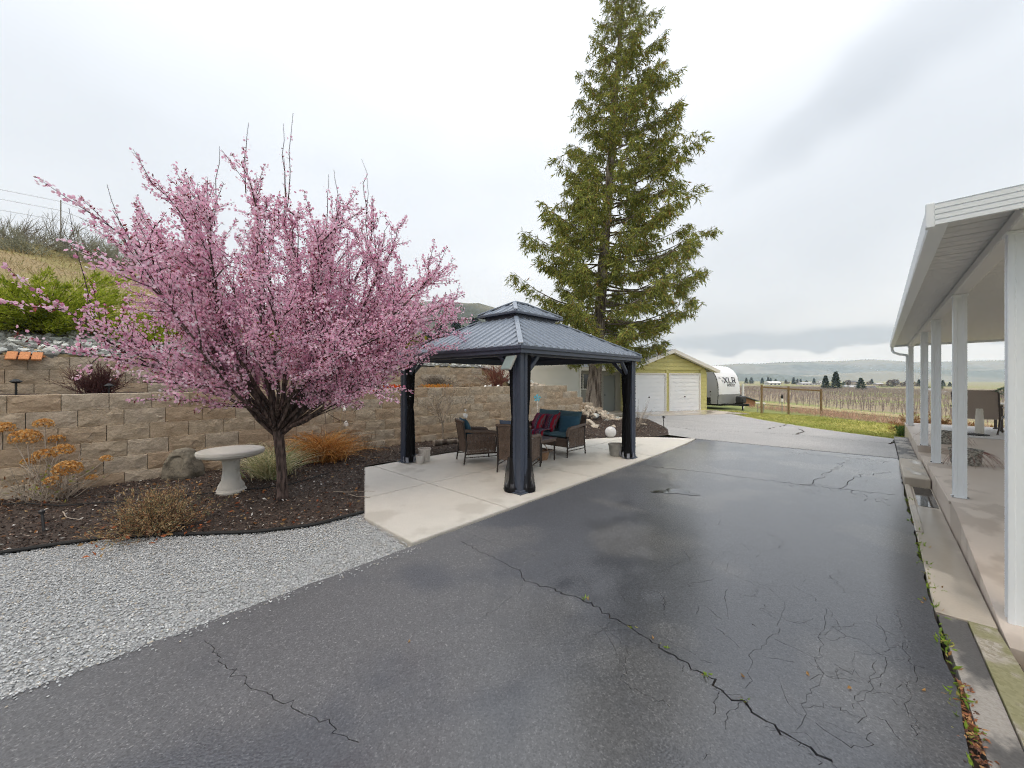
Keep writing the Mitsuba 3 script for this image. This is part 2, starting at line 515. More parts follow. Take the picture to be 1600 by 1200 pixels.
mat('m_gazebo', (0.050, 0.062, 0.090), 0.34, 0.5)
mat('m_roof', mikit.proc(lambda p, n, uv: mikit.mix([0.135, 0.165, 0.210], [0.180, 0.212, 0.262], fb(p, 3, 3))), mikit.proc(lambda p, n, uv: 0.24 + 0.14 * fb(p, 5, 3)), 0.8)
mat('m_net', (0.006, 0.006, 0.007), 0.9, 0.2, two=True)
scene['m_net_thin'] = {'type': 'mask', 'opacity': 0.5, 'bsdf': {'type': 'twosided', 'bsdf': {'type': 'diffuse', 'reflectance': {'type': 'rgb', 'value': [0.03, 0.03, 0.032]}}}}
mat('m_grey_cloth', (0.26, 0.27, 0.31), 0.8, 0.2, two=True)
mat('m_solar', (0.20, 0.26, 0.25), 0.25, 0.5)
mat('m_white_alu', (0.66, 0.695, 0.72), 0.38, 0.5)
mat('m_soffit', (0.57, 0.575, 0.57), 0.45, 0.5, two=True)
mat('m_wicker', mikit.proc(lambda p, n, uv: mikit.mix([0.070, 0.046, 0.034], [0.175, 0.122, 0.092], 0.5 * mikit.noise(p.x * 55, p.y * 55, p.z * 90) + 0.5 * fb(p, 8, 2))), 0.5, 0.5)
mat('m_dark_leg', (0.028, 0.020, 0.016), 0.45, 0.5)
mat('m_teal', mikit.proc(lambda p, n, uv: mikit.mix([0.060, 0.120, 0.150], [0.095, 0.165, 0.195], fb(p, 30, 2))), 0.85, 0.2, sheen=0.3)
mat('m_blue', mikit.proc(lambda p, n, uv: mikit.mix([0.030, 0.085, 0.135], [0.050, 0.125, 0.180], fb(p, 30, 2))), 0.85, 0.2, sheen=0.3)
mat('m_grey_blue', (0.10, 0.13, 0.18), 0.85, 0.2)


def stripes(p, n, uv):
    k = mikit.cell_rand(dr.floor((uv.x + 0.06 * mikit.noise(uv.x * 9, uv.y * 9, 0.0)) * 21), 0, 3)
    c = mikit.mix([0.42, 0.022, 0.045], [0.20, 0.018, 0.06], mikit.smoothstep(0.30, 0.32, k))
    c = mikit.mix(c, [0.045, 0.05, 0.11], mikit.smoothstep(0.52, 0.54, k))
    c = mikit.mix(c, [0.38, 0.28, 0.24], mikit.smoothstep(0.72, 0.74, k))
    return mikit.mix(c, [0.16, 0.19, 0.22], mikit.smoothstep(0.86, 0.88, k))


mat('m_stripes', mikit.proc(stripes), 0.9, 0.15, two=True)
mat('m_stripes_glass', (0.12, 0.13, 0.13), 0.12, 0.6)


def siding_fn(p, n, uv):
    return mikit.mix([0.55, 0.51, 0.20], [0.62, 0.58, 0.27], fb(p, 2.5, 4)) * (0.95 + 0.1 * mikit.noise(p.x * 30, p.y * 30, p.z * 4))


mat('m_yellow', mikit.proc(siding_fn), 0.7, 0.3)
mat('m_door_white', mikit.proc(lambda p, n, uv: mikit.mix([0.76, 0.775, 0.80], [0.82, 0.83, 0.845], fb(p, 1.6, 4))), 0.45, 0.5)
mat('m_trim', (0.70, 0.68, 0.63), 0.55, 0.4)
mat('m_render_wall', mikit.proc(lambda p, n, uv: mikit.mix([0.62, 0.62, 0.585], [0.72, 0.715, 0.68], fb(p, 1.8, 5))), 0.8, 0.3)
mat('m_shingle', mikit.proc(lambda p, n, uv: mikit.mix([0.10, 0.105, 0.115], [0.19, 0.195, 0.205], 0.5 * fb(p, 4, 3) + 0.5 * fb(p, 30, 2))), 0.85, 0.3)
mat('m_grey_door', (0.22, 0.235, 0.22), 0.6, 0.4)
mat('m_porch', (0.30, 0.29, 0.255), 0.8, 0.3)
mat('m_glass_dark', (0.03, 0.035, 0.04), 0.06, 0.6)
mat('m_van_white', (0.74, 0.75, 0.77), 0.28, 0.5)
mat('m_van_grey', (0.33, 0.34, 0.37), 0.4, 0.5)
mat('m_van_dull', (0.25, 0.26, 0.25), 0.5, 0.4)
mat('m_black', (0.012, 0.012, 0.013), 0.5, 0.4)
mat('m_dark_metal', (0.03, 0.03, 0.032), 0.45, 0.5)
mat('m_letter', (0.05, 0.055, 0.065), 0.4, 0.4)
mat('m_rust', mikit.proc(lambda p, n, uv: mikit.mix([0.25, 0.115, 0.06], [0.38, 0.20, 0.11], fb(p, 6, 3))), 0.85, 0.2)
mat('m_wood_post', mikit.proc(lambda p, n, uv: mikit.mix([0.15, 0.095, 0.045], [0.27, 0.185, 0.10], mikit.fbm(p.x * 40, p.y * 40, p.z * 4, 3))), 0.85, 0.2)
mat('m_orange_wood', mikit.proc(lambda p, n, uv: mikit.mix([0.42, 0.165, 0.065], [0.56, 0.25, 0.11], mikit.fbm(p.x * 12, p.y * 60, p.z * 60, 3))), 0.7, 0.3)


def plum_bark(p, n, uv):
    a = mikit.fbm(p.x * 45, p.y * 45, p.z * 9, 4)
    return mikit.mix([0.025, 0.017, 0.015], [0.125, 0.088, 0.075], mikit.smoothstep(0.3, 0.75, a))


mat('m_plum_bark', mikit.proc(plum_bark), 0.8, 0.3, bump=mikit.proc(lambda p, n, uv: 0.012 * mikit.fbm(p.x * 42, p.y * 42, p.z * 9, 3), 0.003))


def cedar_bark(p, n, uv):
    a = mikit.fbm(p.x * 16, p.y * 16, p.z * 1.6, 4)
    return mikit.mix([0.075, 0.057, 0.045], [0.30, 0.255, 0.21], mikit.smoothstep(0.3, 0.7, a))


mat('m_cedar_bark', mikit.proc(cedar_bark), 0.9, 0.2, bump=mikit.proc(lambda p, n, uv: 0.05 * mikit.fbm(p.x * 15, p.y * 15, p.z * 1.6, 3), 0.01))
mat('m_twig', (0.085, 0.062, 0.050), 0.85, 0.2)
mat('m_pale_twig', (0.34, 0.29, 0.235), 0.85, 0.2)
mat('m_bath', mikit.proc(lambda p, n, uv: mikit.mix([0.40, 0.385, 0.345], [0.54, 0.52, 0.475], 0.6 * fb(p, 7, 4) + 0.4 * fb(p, 80, 2))), 0.75, 0.3, bump=mikit.proc(lambda p, n, uv: 0.0015 * fb(p, 120, 2), 0.002))
mat('m_boulder', mikit.proc(lambda p, n, uv: mikit.mix([0.085, 0.075, 0.058], [0.21, 0.19, 0.15], mikit.smoothstep(0.3, 0.7, 0.6 * fb(p, 7, 4) + 0.4 * fb(p, 40, 2)))), 0.8, 0.3, bump=mikit.proc(lambda p, n, uv: 0.02 * fb(p, 16, 4), 0.004))
mat('m_crevice', (0.012, 0.011, 0.010), 0.9, 0.1)
mat('m_glazed_pot', mikit.proc(lambda p, n, uv: mikit.mix([0.50, 0.46, 0.41], [0.66, 0.63, 0.58], fb(p, 14, 3))), 0.35, 0.5)
mat('m_grey_pot', mikit.proc(lambda p, n, uv: mikit.mix([0.20, 0.20, 0.185], [0.33, 0.32, 0.295], fb(p, 14, 3))), 0.7, 0.3)
mat('m_pebble_pot', mikit.proc(lambda p, n, uv: mikit.mix([0.13, 0.125, 0.11], [0.42, 0.40, 0.36], mikit.smoothstep(0.3, 0.7, fb(p, 45, 2)))), 0.8, 0.3)
mat('m_pot_soil', (0.10, 0.065, 0.045), 0.9, 0.2)
mat('m_ball', mikit.proc(lambda p, n, uv: mikit.mix([0.50, 0.50, 0.50], [0.66, 0.655, 0.65], fb(p, 26, 3))), 0.6, 0.4)
mat('m_sling', mikit.proc(lambda p, n, uv: mikit.mix([0.29, 0.24, 0.20], [0.36, 0.30, 0.26], mikit.noise(p.x * 200, p.y * 200, p.z * 200))), 0.7, 0.3, two=True)
mat('m_bronze', (0.055, 0.043, 0.034), 0.4, 0.5)
mat('m_cream', (0.60, 0.58, 0.52), 0.5, 0.4)
mat('m_mat', mikit.proc(lambda p, n, uv: mikit.mix([0.42, 0.42, 0.42], [0.60, 0.60, 0.60], mikit.fbm(p.x * 20, p.y * 20, 0.0, 2))), 0.8, 0.2)
mat('m_white', (0.78, 0.77, 0.74), 0.5, 0.4)
mat('m_aqua', (0.10, 0.42, 0.55), 0.5, 0.4)
mat('m_water', (0.02, 0.02, 0.022), 0.03, 0.7)
mat('m_edging', (0.02, 0.02, 0.02), 0.7, 0.3)
mat('m_house_pale', (0.62, 0.62, 0.61), 0.7, 0.3)
mat('m_house_grey', (0.33, 0.335, 0.34), 0.7, 0.3)
mat('m_house_tan', (0.42, 0.36, 0.29), 0.7, 0.3)
mat('m_house_roof', (0.13, 0.125, 0.125), 0.8, 0.3)
mat('m_house_roof_pale', (0.42, 0.42, 0.43), 0.7, 0.3)

# ------------------------------------------------------------------ terrain
LP = np.array([0.53, 15.7])
LN = np.array([0.74, 0.673])


def lawn_s(x, y):
    return (x - LP[0]) * LN[0] + (y - LP[1]) * LN[1]


def drive_z(y):
    t = np.clip((np.asarray(y, float) - 12) / 8, 0, 1)
    return -0.25 * t * t * (3 - 2 * t)


S_AT, S_Z = [0, 6, 14, 25, 34, 180, 680, 3000, 20000], [-0.06, -0.24, -1.0, -1.75, -2.2, -3.6, -6.5, -10, -12]


def ground_z(x, y):
    s = lawn_s(x, y)
    return -0.05 + drive_z(y) * np.clip(1 - s / 14, 0, 1) + np.interp(s, S_AT, np.array(S_Z) + 0.05)


rr = np.concatenate([[0.01], np.geomspace(1.0, 4200, 136)])
aa = np.linspace(0, 2 * np.pi, 241)
gv = np.stack([(rr[:, None] * np.cos(aa)).ravel(), (rr[:, None] * np.sin(aa)).ravel()], 1)
gi, gk = np.meshgrid(np.arange(len(rr) - 1), np.arange(len(aa) - 1), indexing='ij')
na = len(aa)
gq = [x.ravel() for x in (gi * na + gk, (gi + 1) * na + gk, (gi + 1) * na + gk + 1, gi * na + gk + 1)]
struct('ground', (np.column_stack([gv, ground_z(gv[:, 0], gv[:, 1]) - 0.06]), np.vstack([np.stack([gq[0], gq[1], gq[2]], 1), np.stack([gq[0], gq[2], gq[3]], 1)])), 'm_valley', smooth=True)


def sstep(a, b, x):
    t = np.clip((np.asarray(x, float) - a) / (b - a), 0, 1)
    return t * t * (3 - 2 * t)


def bank_z(x, y):
    d = np.clip(-10.4 - x, 0, 100)
    k = 1 - 0.93 * sstep(-0.5, 8.5, y)
    h = 2.0 + 0.28 * np.minimum(d, 2.6) + k * 0.43 * np.clip(d - 2.6, 0, 8.2) + 0.03 * np.clip(d - 10, 0, 100) * k
    h = h - 0.55 * sstep(9.6, 11.4, y)
    e = 1 - sstep(11.2, 16.2, y)
    n = meshkit.fbm(np.stack([x * 0.5, y * 0.5, 0 * x], -1), 3, seed=2) - 0.5
    return h * e - 0.35 * (1 - e) + 0.35 * n * np.clip(d / 2, 0, 1) * e


def mound_z(x, y):
    e = 1 - sstep(10.8, 15.8, y)
    edge = np.interp(y, [11.0, 12.0, 14.6, 16.5], [-8.30, -8.15, -6.7, -6.6])
    side = np.clip((edge - x) / 1.5, 0, 1)
    return (1.50 * e) * side * (2 - side) - 0.30 * (1 - e) - 0.1 * (side <= 0)


struct('hillside', grid(np.concatenate([np.linspace(-80, -26, 25), np.linspace(-25, -10.56, 50), [-10.52]]), np.linspace(-45, 18, 100), lambda x, y: bank_z(x, y) - 0.9 * (x > -10.54)), 'm_hillgrass', smooth=True)
struct('terrace_soil', grid(np.linspace(-10.55, -8.5, 8), np.linspace(-6, 12.0, 60), lambda x, y: 1.355 + 0.02 * np.sin(y * 5 + x * 3)), 'm_soil', smooth=True)
bank = struct('rock_bank', grid(np.linspace(-10.6, -6.8, 24), np.linspace(11.35, 16.2, 26), lambda x, y: mound_z(x, y) - 0.05), 'm_soil', smooth=True)

# ------------------------------------------------------------------ driveway, patio slab, walk, gravel, beds
rng = np.random.default_rng(11)


def jag(pts, n, amp, seed):
    """A wandering line through the points."""
    g = np.random.default_rng(seed)
    pts = np.asarray(pts, float)
    s = np.concatenate([[0], np.cumsum(np.linalg.norm(np.diff(pts, axis=0), axis=1))])
    u = np.linspace(0, s[-1], n)
    out = np.stack([np.interp(u, s, pts[:, k]) for k in range(2)], 1)
    w = g.normal(0, amp, (n, 2))
    w[0] = w[-1] = 0
    return out + w


def crack(pts, width, n, amp, seed):
    p = jag(pts, n, amp, seed)
    g = np.random.default_rng(seed + 77)
    return unary_union([LineString(p[i:i + 2]).buffer(width * g.uniform(0.55, 1.3) / 2, cap_style=3, resolution=1) for i in range(len(p) - 1)])


def ground_at(x, y):
    d = FW + RT * (x - 800) / FPX + np.array([0, 0, 1.0]) * (593 - y) / FPX
    return (EYE + d * (-1.6 / d[2]))[:2]


def trace(*xy):
    return [ground_at(x, y) for x, y in xy]


left_edge = jag([(-3.20, -5), (-3.22, 0.4), (-3.27, 2.1), (-3.34, 5), (-3.38, 7.2), (-3.42, 9), (-3.50, 10.4), (-3.58, 11.05)], 90, 0.008, 1)
right_edge = jag([(0.27, 11.1), (0.25, 7.8), (0.262, 4.8), (0.28, 2.75), (0.30, -5)], 90, 0.010, 2)
drive = Polygon(list(left_edge) + list(right_edge)).buffer(0)
CR = [
    crack(trace((720, 846), (760, 866), (815, 892), (820, 908)), 0.0070, 26, 0.012, 5),
    crack(trace((820, 908), (905, 934), (1000, 990), (1060, 1030), (1110, 1060), (1160, 1098), (1215, 1140), (1300, 1190)), 0.0106, 70, 0.013, 6),
    crack(trace((728, 832), (765, 846), (835, 868)), 0.0032, 22, 0.012, 7),
    crack(trace((320, 1000), (343, 1035), (400, 1076), (500, 1124), (560, 1160)), 0.0042, 44, 0.012, 8),
    crack(trace((815, 905), (815, 922), (760, 962)), 0.0023, 18, 0.010, 9),
    crack(trace((1160, 1098), (1140, 1112), (1135, 1140)), 0.0028, 14, 0.010, 10),
    crack(trace((1165, 1075), (1180, 1020), (1215, 985), (1225, 940)), 0.0021, 24, 0.014, 12),
    crack(trace((1245, 1140), (1250, 1110), (1275, 1060), (1285, 1000), (1290, 950)), 0.0023, 30, 0.014, 13),
    crack(trace((1270, 1060), (1330, 1045), (1370, 1075), (1420, 1070)), 0.0021, 26, 0.014, 14),
    crack(trace((1225, 968), (1290, 985), (1350, 970)), 0.0019, 20, 0.014, 15),
    crack(trace((1340, 1130), (1350, 1090), (1375, 1060), (1385, 1010), (1370, 960)), 0.0021, 30, 0.013, 16),
    crack(trace((1420, 1120), (1430, 1070), (1418, 1010), (1400, 950)), 0.0021, 26, 0.012, 17),
    crack(trace((1385, 1010), (1418, 1010)), 0.0019, 10, 0.010, 18),
    crack(trace((995, 727), (1080, 735), (1170, 747), (1250, 757), (1330, 766), (1397, 773)), 0.0177, 60, 0.014, 19),
    crack(trace((1090, 693), (1180, 702), (1280, 711), (1395, 722)), 0.0129, 50, 0.016, 20),
    crack(trace((1255, 760), (1290, 740), (1320, 722)), 0.010, 20, 0.03, 22),
    crack(trace((1310, 764), (1345, 742), (1390, 737)), 0.010, 24, 0.03, 23),
]
for k in range(34):                                       # crazing in the wheel track near the walk
    c = np.array([rng.uniform(-1.15, 0.12), rng.uniform(1.9, 6.2)])
    a = rng.uniform(0, 6.28)
    L = rng.uniform(0.15, 0.5)
    CR.append(crack([c, c + 0.5 * L * np.array([math.cos(a), math.sin(a)]), c + L * np.array([math.cos(a + 0.6), math.sin(a + 0.6)])], 0.0022, 14, 0.010, 100 + k))
from scipy.spatial import Voronoi
for (x0, x1, y0, y1, cell, wid, keep_, sd) in ((-1.45, 0.20, 1.7, 5.0, 0.17, 0.0022, 0.27, 3), (-1.3, 0.22, 6.7, 7.6, 0.14, 0.006, 0.5, 4), (-0.6, 0.2, 7.8, 10.8, 0.22, 0.005, 0.35, 5), (-2.6, -1.3, 2.0, 3.6, 0.24, 0.0018, 0.18, 6)):
    g_ = np.random.default_rng(sd)
    n_ = int((x1 - x0) * (y1 - y0) / cell ** 2)
    vo = Voronoi(g_.uniform((x0, y0), (x1, y1), (n_, 2)))
    for a, b in vo.ridge_vertices:
        if a >= 0 and b >= 0 and g_.uniform() < keep_:
            pa_, pb_ = vo.vertices[a], vo.vertices[b]
            if all(x0 < q_[0] < x1 and y0 < q_[1] < y1 for q_ in (pa_, pb_)) and np.linalg.norm(pa_ - pb_) > 0.03:
                CR.append(crack([pa_, pb_], wid * g_.uniform(0.6, 1.5), 5, 0.006, int(g_.integers(1, 99999))))
puddle_c = ground_at(1055, 769)
struct('driveway', extrude(drive.difference(unary_union(CR)), -0.035, 0.0), 'm_asphalt')
struct('driveway_base', extrude(drive.buffer(-0.004), -0.09, -0.022), 'm_soil')
pa = np.linspace(0, 2 * np.pi, 40, endpoint=False)
pr = 0.5 + 0.22 * np.sin(pa * 3 + 1) + 0.12 * np.sin(pa * 5)
pud = Polygon(np.stack([puddle_c[0] + 0.34 * pr * np.cos(pa) + 0.14 * np.sin(pa), puddle_c[1] + 0.36 * pr * np.sin(pa)], 1)).buffer(0)
struct('puddle', extrude(pud, 0.001, 0.0045), 'm_water')

old = Polygon([(-3.62, 11.07), (0.27, 11.12), (0.27, 15.2), (0.50, 15.55), *[tuple(p) for p in jag([(-1.7, 18.3), (-5.3, 22.6), (-7.2, 25.6)], 30, 0.05, 31)],
               (-7.64, 24.95), (-6.0, 24.0), (-8.6, 19.6), (-10.2, 20.4), (-9.0, 17.6), (-7.2, 15.6), (-5.7, 13.7), (-4.95, 12.45), (-4.45, 11.3)]).buffer(0)
CR2 = [crack(trace((1200, 665), (1212, 660), (1228, 655), (1226, 650)), 0.05, 16, 0.04, 41), crack(trace((1245, 676), (1256, 668), (1248, 662)), 0.06, 12, 0.03, 42),
       crack(trace((1120, 672), (1240, 676), (1300, 683), (1385, 690)), 0.035, 40, 0.03, 43), crack(trace((1390, 692), (1398, 686), (1400, 680)), 0.06, 10, 0.02, 44),
       crack(trace((1040, 664), (1090, 672), (1120, 672)), 0.03, 20, 0.03, 45)]
struct('old_asphalt', drape(old.difference(unary_union(CR2)), lambda x, y: drive_z(y) + 0.004, 1.0), 'm_old_asphalt')
struct('asphalt_base', drape(old.buffer(-0.02), lambda x, y: drive_z(y) - 0.016, 1.0), 'm_soil')
GD, GN, G0 = np.array([0.5, 0.866]), np.array([0.866, -0.5]), np.array([-10.19, 20.5])


def gp(u, v, z):
    q = G0 + GD * u + GN * v
    return np.array([q[0], q[1], z])


apron = Polygon([gp(-0.3, 0.02, 0)[:2], gp(5.5, 0.02, 0)[:2], gp(5.7, 2.5, 0)[:2], gp(-0.2, 2.2, 0)[:2]])
struct('garage_apron', extrude(apron, -0.35, -0.232), 'm_walk')

SLAB = Polygon([(-6.75, 3.29), (-4.28, 2.09), (-3.30, 2.09), (-3.36, 5), (-3.40, 7.2), (-3.44, 9), (-3.52, 10.3), (-3.60, 10.98), (-4.5, 10.50), (-5.3, 9.72), (-5.75, 8.7), (-6.17, 7.5), (-6.6, 6.35), (-6.76, 5.1)])
SLAB = SLAB.difference(drive.buffer(0.004))
slab = struct('patio_slab', extrude(SLAB.buffer(-0.01), -0.09, -0.006), 'm_soil')
cutx, cuty = (-5.0,), (3.46, 5.5, 7.9)
cells = [(x0, x1, y0, y1) for x0, x1 in ((-9, -5.0), (-5.0, 0)) for y0, y1 in ((0, 3.46), (3.46, 5.5), (5.5, 7.9), (7.9, 12))]
for x0, x1, y0, y1 in cells:
    g = SLAB.intersection(sbox(x0 + 0.006, y0 + 0.006, x1 - 0.006, y1 - 0.006))
    for p in polys(g):
        if p.area < 0.02:
            continue
        lo, hi = extrude(p, -0.08, 0.014), extrude(p.buffer(-0.006, join_style=2), 0.0141, 0.020)
        part(slab, 'panel', cat([lo, hi]), 'm_slab')

bed_edge = [(-6.1, -4), (-5.92, -1.4), (-5.86, -0.6), (-5.66, 0.05), (-5.28, 0.52), (-4.75, 1.10), (-4.5, 1.62), (-4.5, 2.19)]
gravel_poly = Polygon([(-3.2, -4), *[tuple(p) for p in left_edge if -4 < p[1] < 2.1], (-4.28, 2.09), (-4.5, 2.19), *bed_edge[::-1][1:]]).buffer(0)
gb = struct('gravel_bed', extrude(gravel_poly, -0.09, -0.014), 'm_gravel_bed')
g = in_poly(gravel_poly.buffer(0.03), 78000, rng)
near = np.linalg.norm(g, axis=1)
g = g[rng.uniform(size=len(g)) < np.clip(1.2 - 0.04 * near, 0.5, 1)]
spill = np.column_stack([-3.22 + np.abs(rng.normal(0, 0.05, 500)), rng.uniform(-3, 2.1, 500)])
g = np.vstack([g, spill])
rad = rng.uniform(0.0042, 0.0095, len(g))
v, f, r = stones(np.column_stack([g, np.where(g[:, 0] > -3.2, 0.002, -0.012) + rad * 0.45 + 0.006 * rng.uniform(size=len(g))]), rad, rng)
stuff('gravel', (v, f), 'm_tinted_stone', 'pale grey crushed gravel between the mulch bed and the driveway', 'gravel',
      color=tint(r, [(6, (0.44, 0.455, 0.46)), (4, (0.36, 0.375, 0.38)), (2, (0.56, 0.57, 0.57)), (1.5, (0.24, 0.25, 0.255)), (1, (0.42, 0.38, 0.32))], rng, 0.2))

mulch_poly = Polygon([(-8.19, -5), (-6.2, -5), *bed_edge, (-6.75, 3.29), (-6.76, 5.1), (-6.6, 6.35), (-6.17, 7.5), (-5.75, 8.7), (-5.3, 9.72), (-4.55, 10.52), (-4.40, 11.2),
                      (-4.9, 12.4), (-5.6, 13.6), (-6.8, 15.2), (-8.19, 15.2)]).buffer(0)


def mulch_z(x, y):
    n = meshkit.fbm(np.stack([np.asarray(x) * 1.2, np.asarray(y) * 1.2, 0 * np.asarray(x)], -1), 3, seed=8) - 0.5
    inner = sstep(-5.4, -7.6, x)
    return 0.012 + 0.05 * inner + 0.05 * n + drive_z(y) * 0.4


struct('mulch_bed', drape(mulch_poly, mulch_z, 0.3), 'm_soil')
g = in_poly(mulch_poly.buffer(-0.01), 60000, rng)
dd = np.linalg.norm(g, axis=1)
g = g[rng.uniform(size=len(g)) < np.clip(8.0 / dd, 0.25, 1) ** 1.3]
P = np.column_stack([g, mulch_z(g[:, 0], g[:, 1]) + rng.uniform(0, 0.018, len(g))])
D = rng.normal(size=P.shape) * np.array([1, 1, 0.35])
v, f, r = cards(P, D, rng.uniform(0.015, 0.055, len(P)), rng.uniform(0.008, 0.020, len(P)), rng, 0.15)
stuff('bark_mulch', (v, f), 'm_tinted', 'dark bark mulch chips with pale flecks covering the planting bed', 'mulch',
      color=tint(r, [(8, (0.036, 0.025, 0.021)), (6, (0.080, 0.052, 0.040)), (3, (0.145, 0.092, 0.068)), (1.3, (0.34, 0.29, 0.24)), (0.5, (0.62, 0.60, 0.56))], rng, 0.3))
ep = np.array([(p[0] + 0.0, p[1]) for p in jag(bed_edge, 60, 0.004, 51)])
single('garden_edging', tube(np.column_stack([ep, np.full(len(ep), 0.018)]), 0.016, 6), 'm_edging', 'thin black plastic edging between the mulch and the gravel', 'edging', smooth=40)
# sticks and dead leaves lying in the bed
for (x, y, L, a) in [(-6.9, -0.3, 0.55, 0.3), (-6.6, 0.2, 0.7, 0.5), (-7.4, 0.5, 0.4, 1.2), (-5.6, 2.25, 0.6, 0.8), (-5.35, 2.35, 0.42, 0.3), (-7.5, 4.4, 0.5, 1.6)]:
    t = np.linspace(0, 1, 7)
    pts = np.column_stack([x + L * t * math.cos(a) + 0.02 * np.sin(5 * t + x), y + L * t * math.sin(a) + 0.02 * np.cos(6 * t), 0 * t])
    pts[:, 2] = mulch_z(pts[:, 0], pts[:, 1]) + 0.022
    single('stick', tube(pts, np.linspace(0.006, 0.003, 7), 5), 'm_pale_twig', 'dry pale twig lying on the bark mulch', 'stick', smooth=40, group='dry twigs lying on the mulch')
P2 = in_poly(mulch_poly.intersection(sbox(-9, -3, -4, 4)), 260, rng)
v, f, r = cards(np.column_stack([P2, mulch_z(P2[:, 0], P2[:, 1]) + 0.02]), rng.normal(size=(260, 3)) * [1, 1, 0.2], rng.uniform(0.03, 0.07, 260), rng.uniform(0.015, 0.035, 260), rng, 0.3)
stuff('fallen_leaves', (v, f), 'm_leaf', 'scattered rust and tan dead leaves on the mulch', 'leaves', color=tint(r, [(3, (0.36, 0.17, 0.07)), (2, (0.40, 0.28, 0.15)), (1, (0.30, 0.09, 0.04))], rng))

# walk pieces beside the driveway
walk = struct('side_walk', box(0.285, 0.60, -5, 15.4, -0.16, -0.075), 'm_soil')
part(walk, 'far_piece', bbox(0.285, 0.555, 10.42, 15.3, -0.08, 0.004, 0.006), 'm_stained')
part(walk, 'step', bbox(0.265, 0.552, 8.44, 10.41, -0.08, 0.118, 0.012), 'm_walk', label='raised concrete step block in the walk')
part(walk, 'channel', box(0.335, 0.552, 5.90, 8.43, -0.08, -0.014), 'm_walk', label='sunken wet channel in the walk')
part(walk, 'kerb_strip', bbox(0.272, 0.333, 5.90, 8.43, -0.08, 0.012, 0.006), 'm_walk')
part(walk, 'near_piece', bbox(0.276, 0.552, 3.96, 5.892, -0.08, 0.006, 0.006), 'm_walk')
gut = Polygon([(0.345, -5), (0.335, 2.4), (0.315, 3.2), (0.285, 3.95), (0.418, 3.95), (0.452, 2.7), (0.49, -5)])
part(walk, 'gutter', extrude(gut, -0.08, -0.006), 'm_stained', label='black stained concrete gutter')
mos = Polygon([(0.424, 3.95), (0.458, 2.7), (0.496, -5), (0.66, -5), (0.60, 2.9), (0.545, 3.95)])
part(walk, 'mossy_strip', extrude(mos, -0.08, 0.004), 'm_mossy', label='mossy strip of rough concrete')
part(walk, 'puddle', box(0.36, 0.54, 7.2, 8.40, -0.0138, -0.0105), 'm_water')
struct('yard_pad', box(0.665, 5.0, -5, 3.70, -0.09, 0.0), 'm_mossy')
P2 = np.column_stack([0.272 + np.abs(rng.normal(0, 0.018, 420)), rng.uniform(1.6, 7.6, 420)])
cl = np.array([5.45, 4.95, 4.05, 3.55, 3.0, 2.75, 6.3, 7.4, 4.4])
wp = []
for c in cl:
    m = rng.integers(20, 46)
    wp.append(np.column_stack([rng.normal(0.285, 0.022, m), rng.normal(c, 0.05, m)]))
for c in trace((915, 935), (985, 978), (1040, 1012), (1100, 1055), (1160, 1092)):
    wp.append(np.column_stack([rng.normal(c[0], 0.010, 7), rng.normal(c[1], 0.010, 7)]))
P2 = np.vstack([P2[:150], *wp])
v, f, r = cards(np.column_stack([P2, 0 * P2[:, 0] - 0.01]), rng.normal(size=(len(P2), 3)) * [1, 1, 0.3] + [0, 0, 0.7], rng.uniform(0.02, 0.055, len(P2)), rng.uniform(0.008, 0.018, len(P2)), rng, 0.2)
stuff('weeds', (v, f), 'm_leaf', 'small green weeds in the joint between driveway and walk', 'weeds', color=tint(r, [(3, (0.20, 0.30, 0.04)), (2, (0.14, 0.22, 0.04)), (1, (0.35, 0.33, 0.10)), (1, (0.30, 0.17, 0.07))], rng))
n = 420
P2 = np.column_stack([rng.normal(0.315, 0.016, n), rng.uniform(2.2, 3.15, n), rng.uniform(-0.02, 0.004, n)])
v, f, r = cards(P2, rng.normal(size=(n, 3)) * [1, 1, 0.3], rng.uniform(0.012, 0.035, n), rng.uniform(0.006, 0.014, n), rng, 0.2)
stuff('leaf_litter', (v, f), 'm_tinted', 'rust brown leaf litter at the near edge of the driveway', 'litter', color=tint(r, [(3, (0.25, 0.10, 0.05)), (2, (0.12, 0.06, 0.04)), (1, (0.40, 0.22, 0.10))], rng))
for (x, y) in [(1265, 1058), (1330, 1075), (920, 938), (1020, 1000), (1165, 1060), (1440, 1080), (640, 1000)]:
    q = ground_at(x, y)
    v, f, r = cards(np.array([[q[0], q[1], 0.006]]), np.array([[math.cos(x), math.sin(x), 0.05]]), 0.035, 0.016, rng, 0.35)
    single('dead_leaf', (v, f), 'm_leaf', 'single small tan leaf lying on the dark asphalt', 'leaf', color=np.tile([[0.38, 0.22, 0.09]], (len(v), 1)), group='single leaves on the asphalt')

# ------------------------------------------------------------------ retaining walls, block by block
BL, BH = 0.47, 0.235


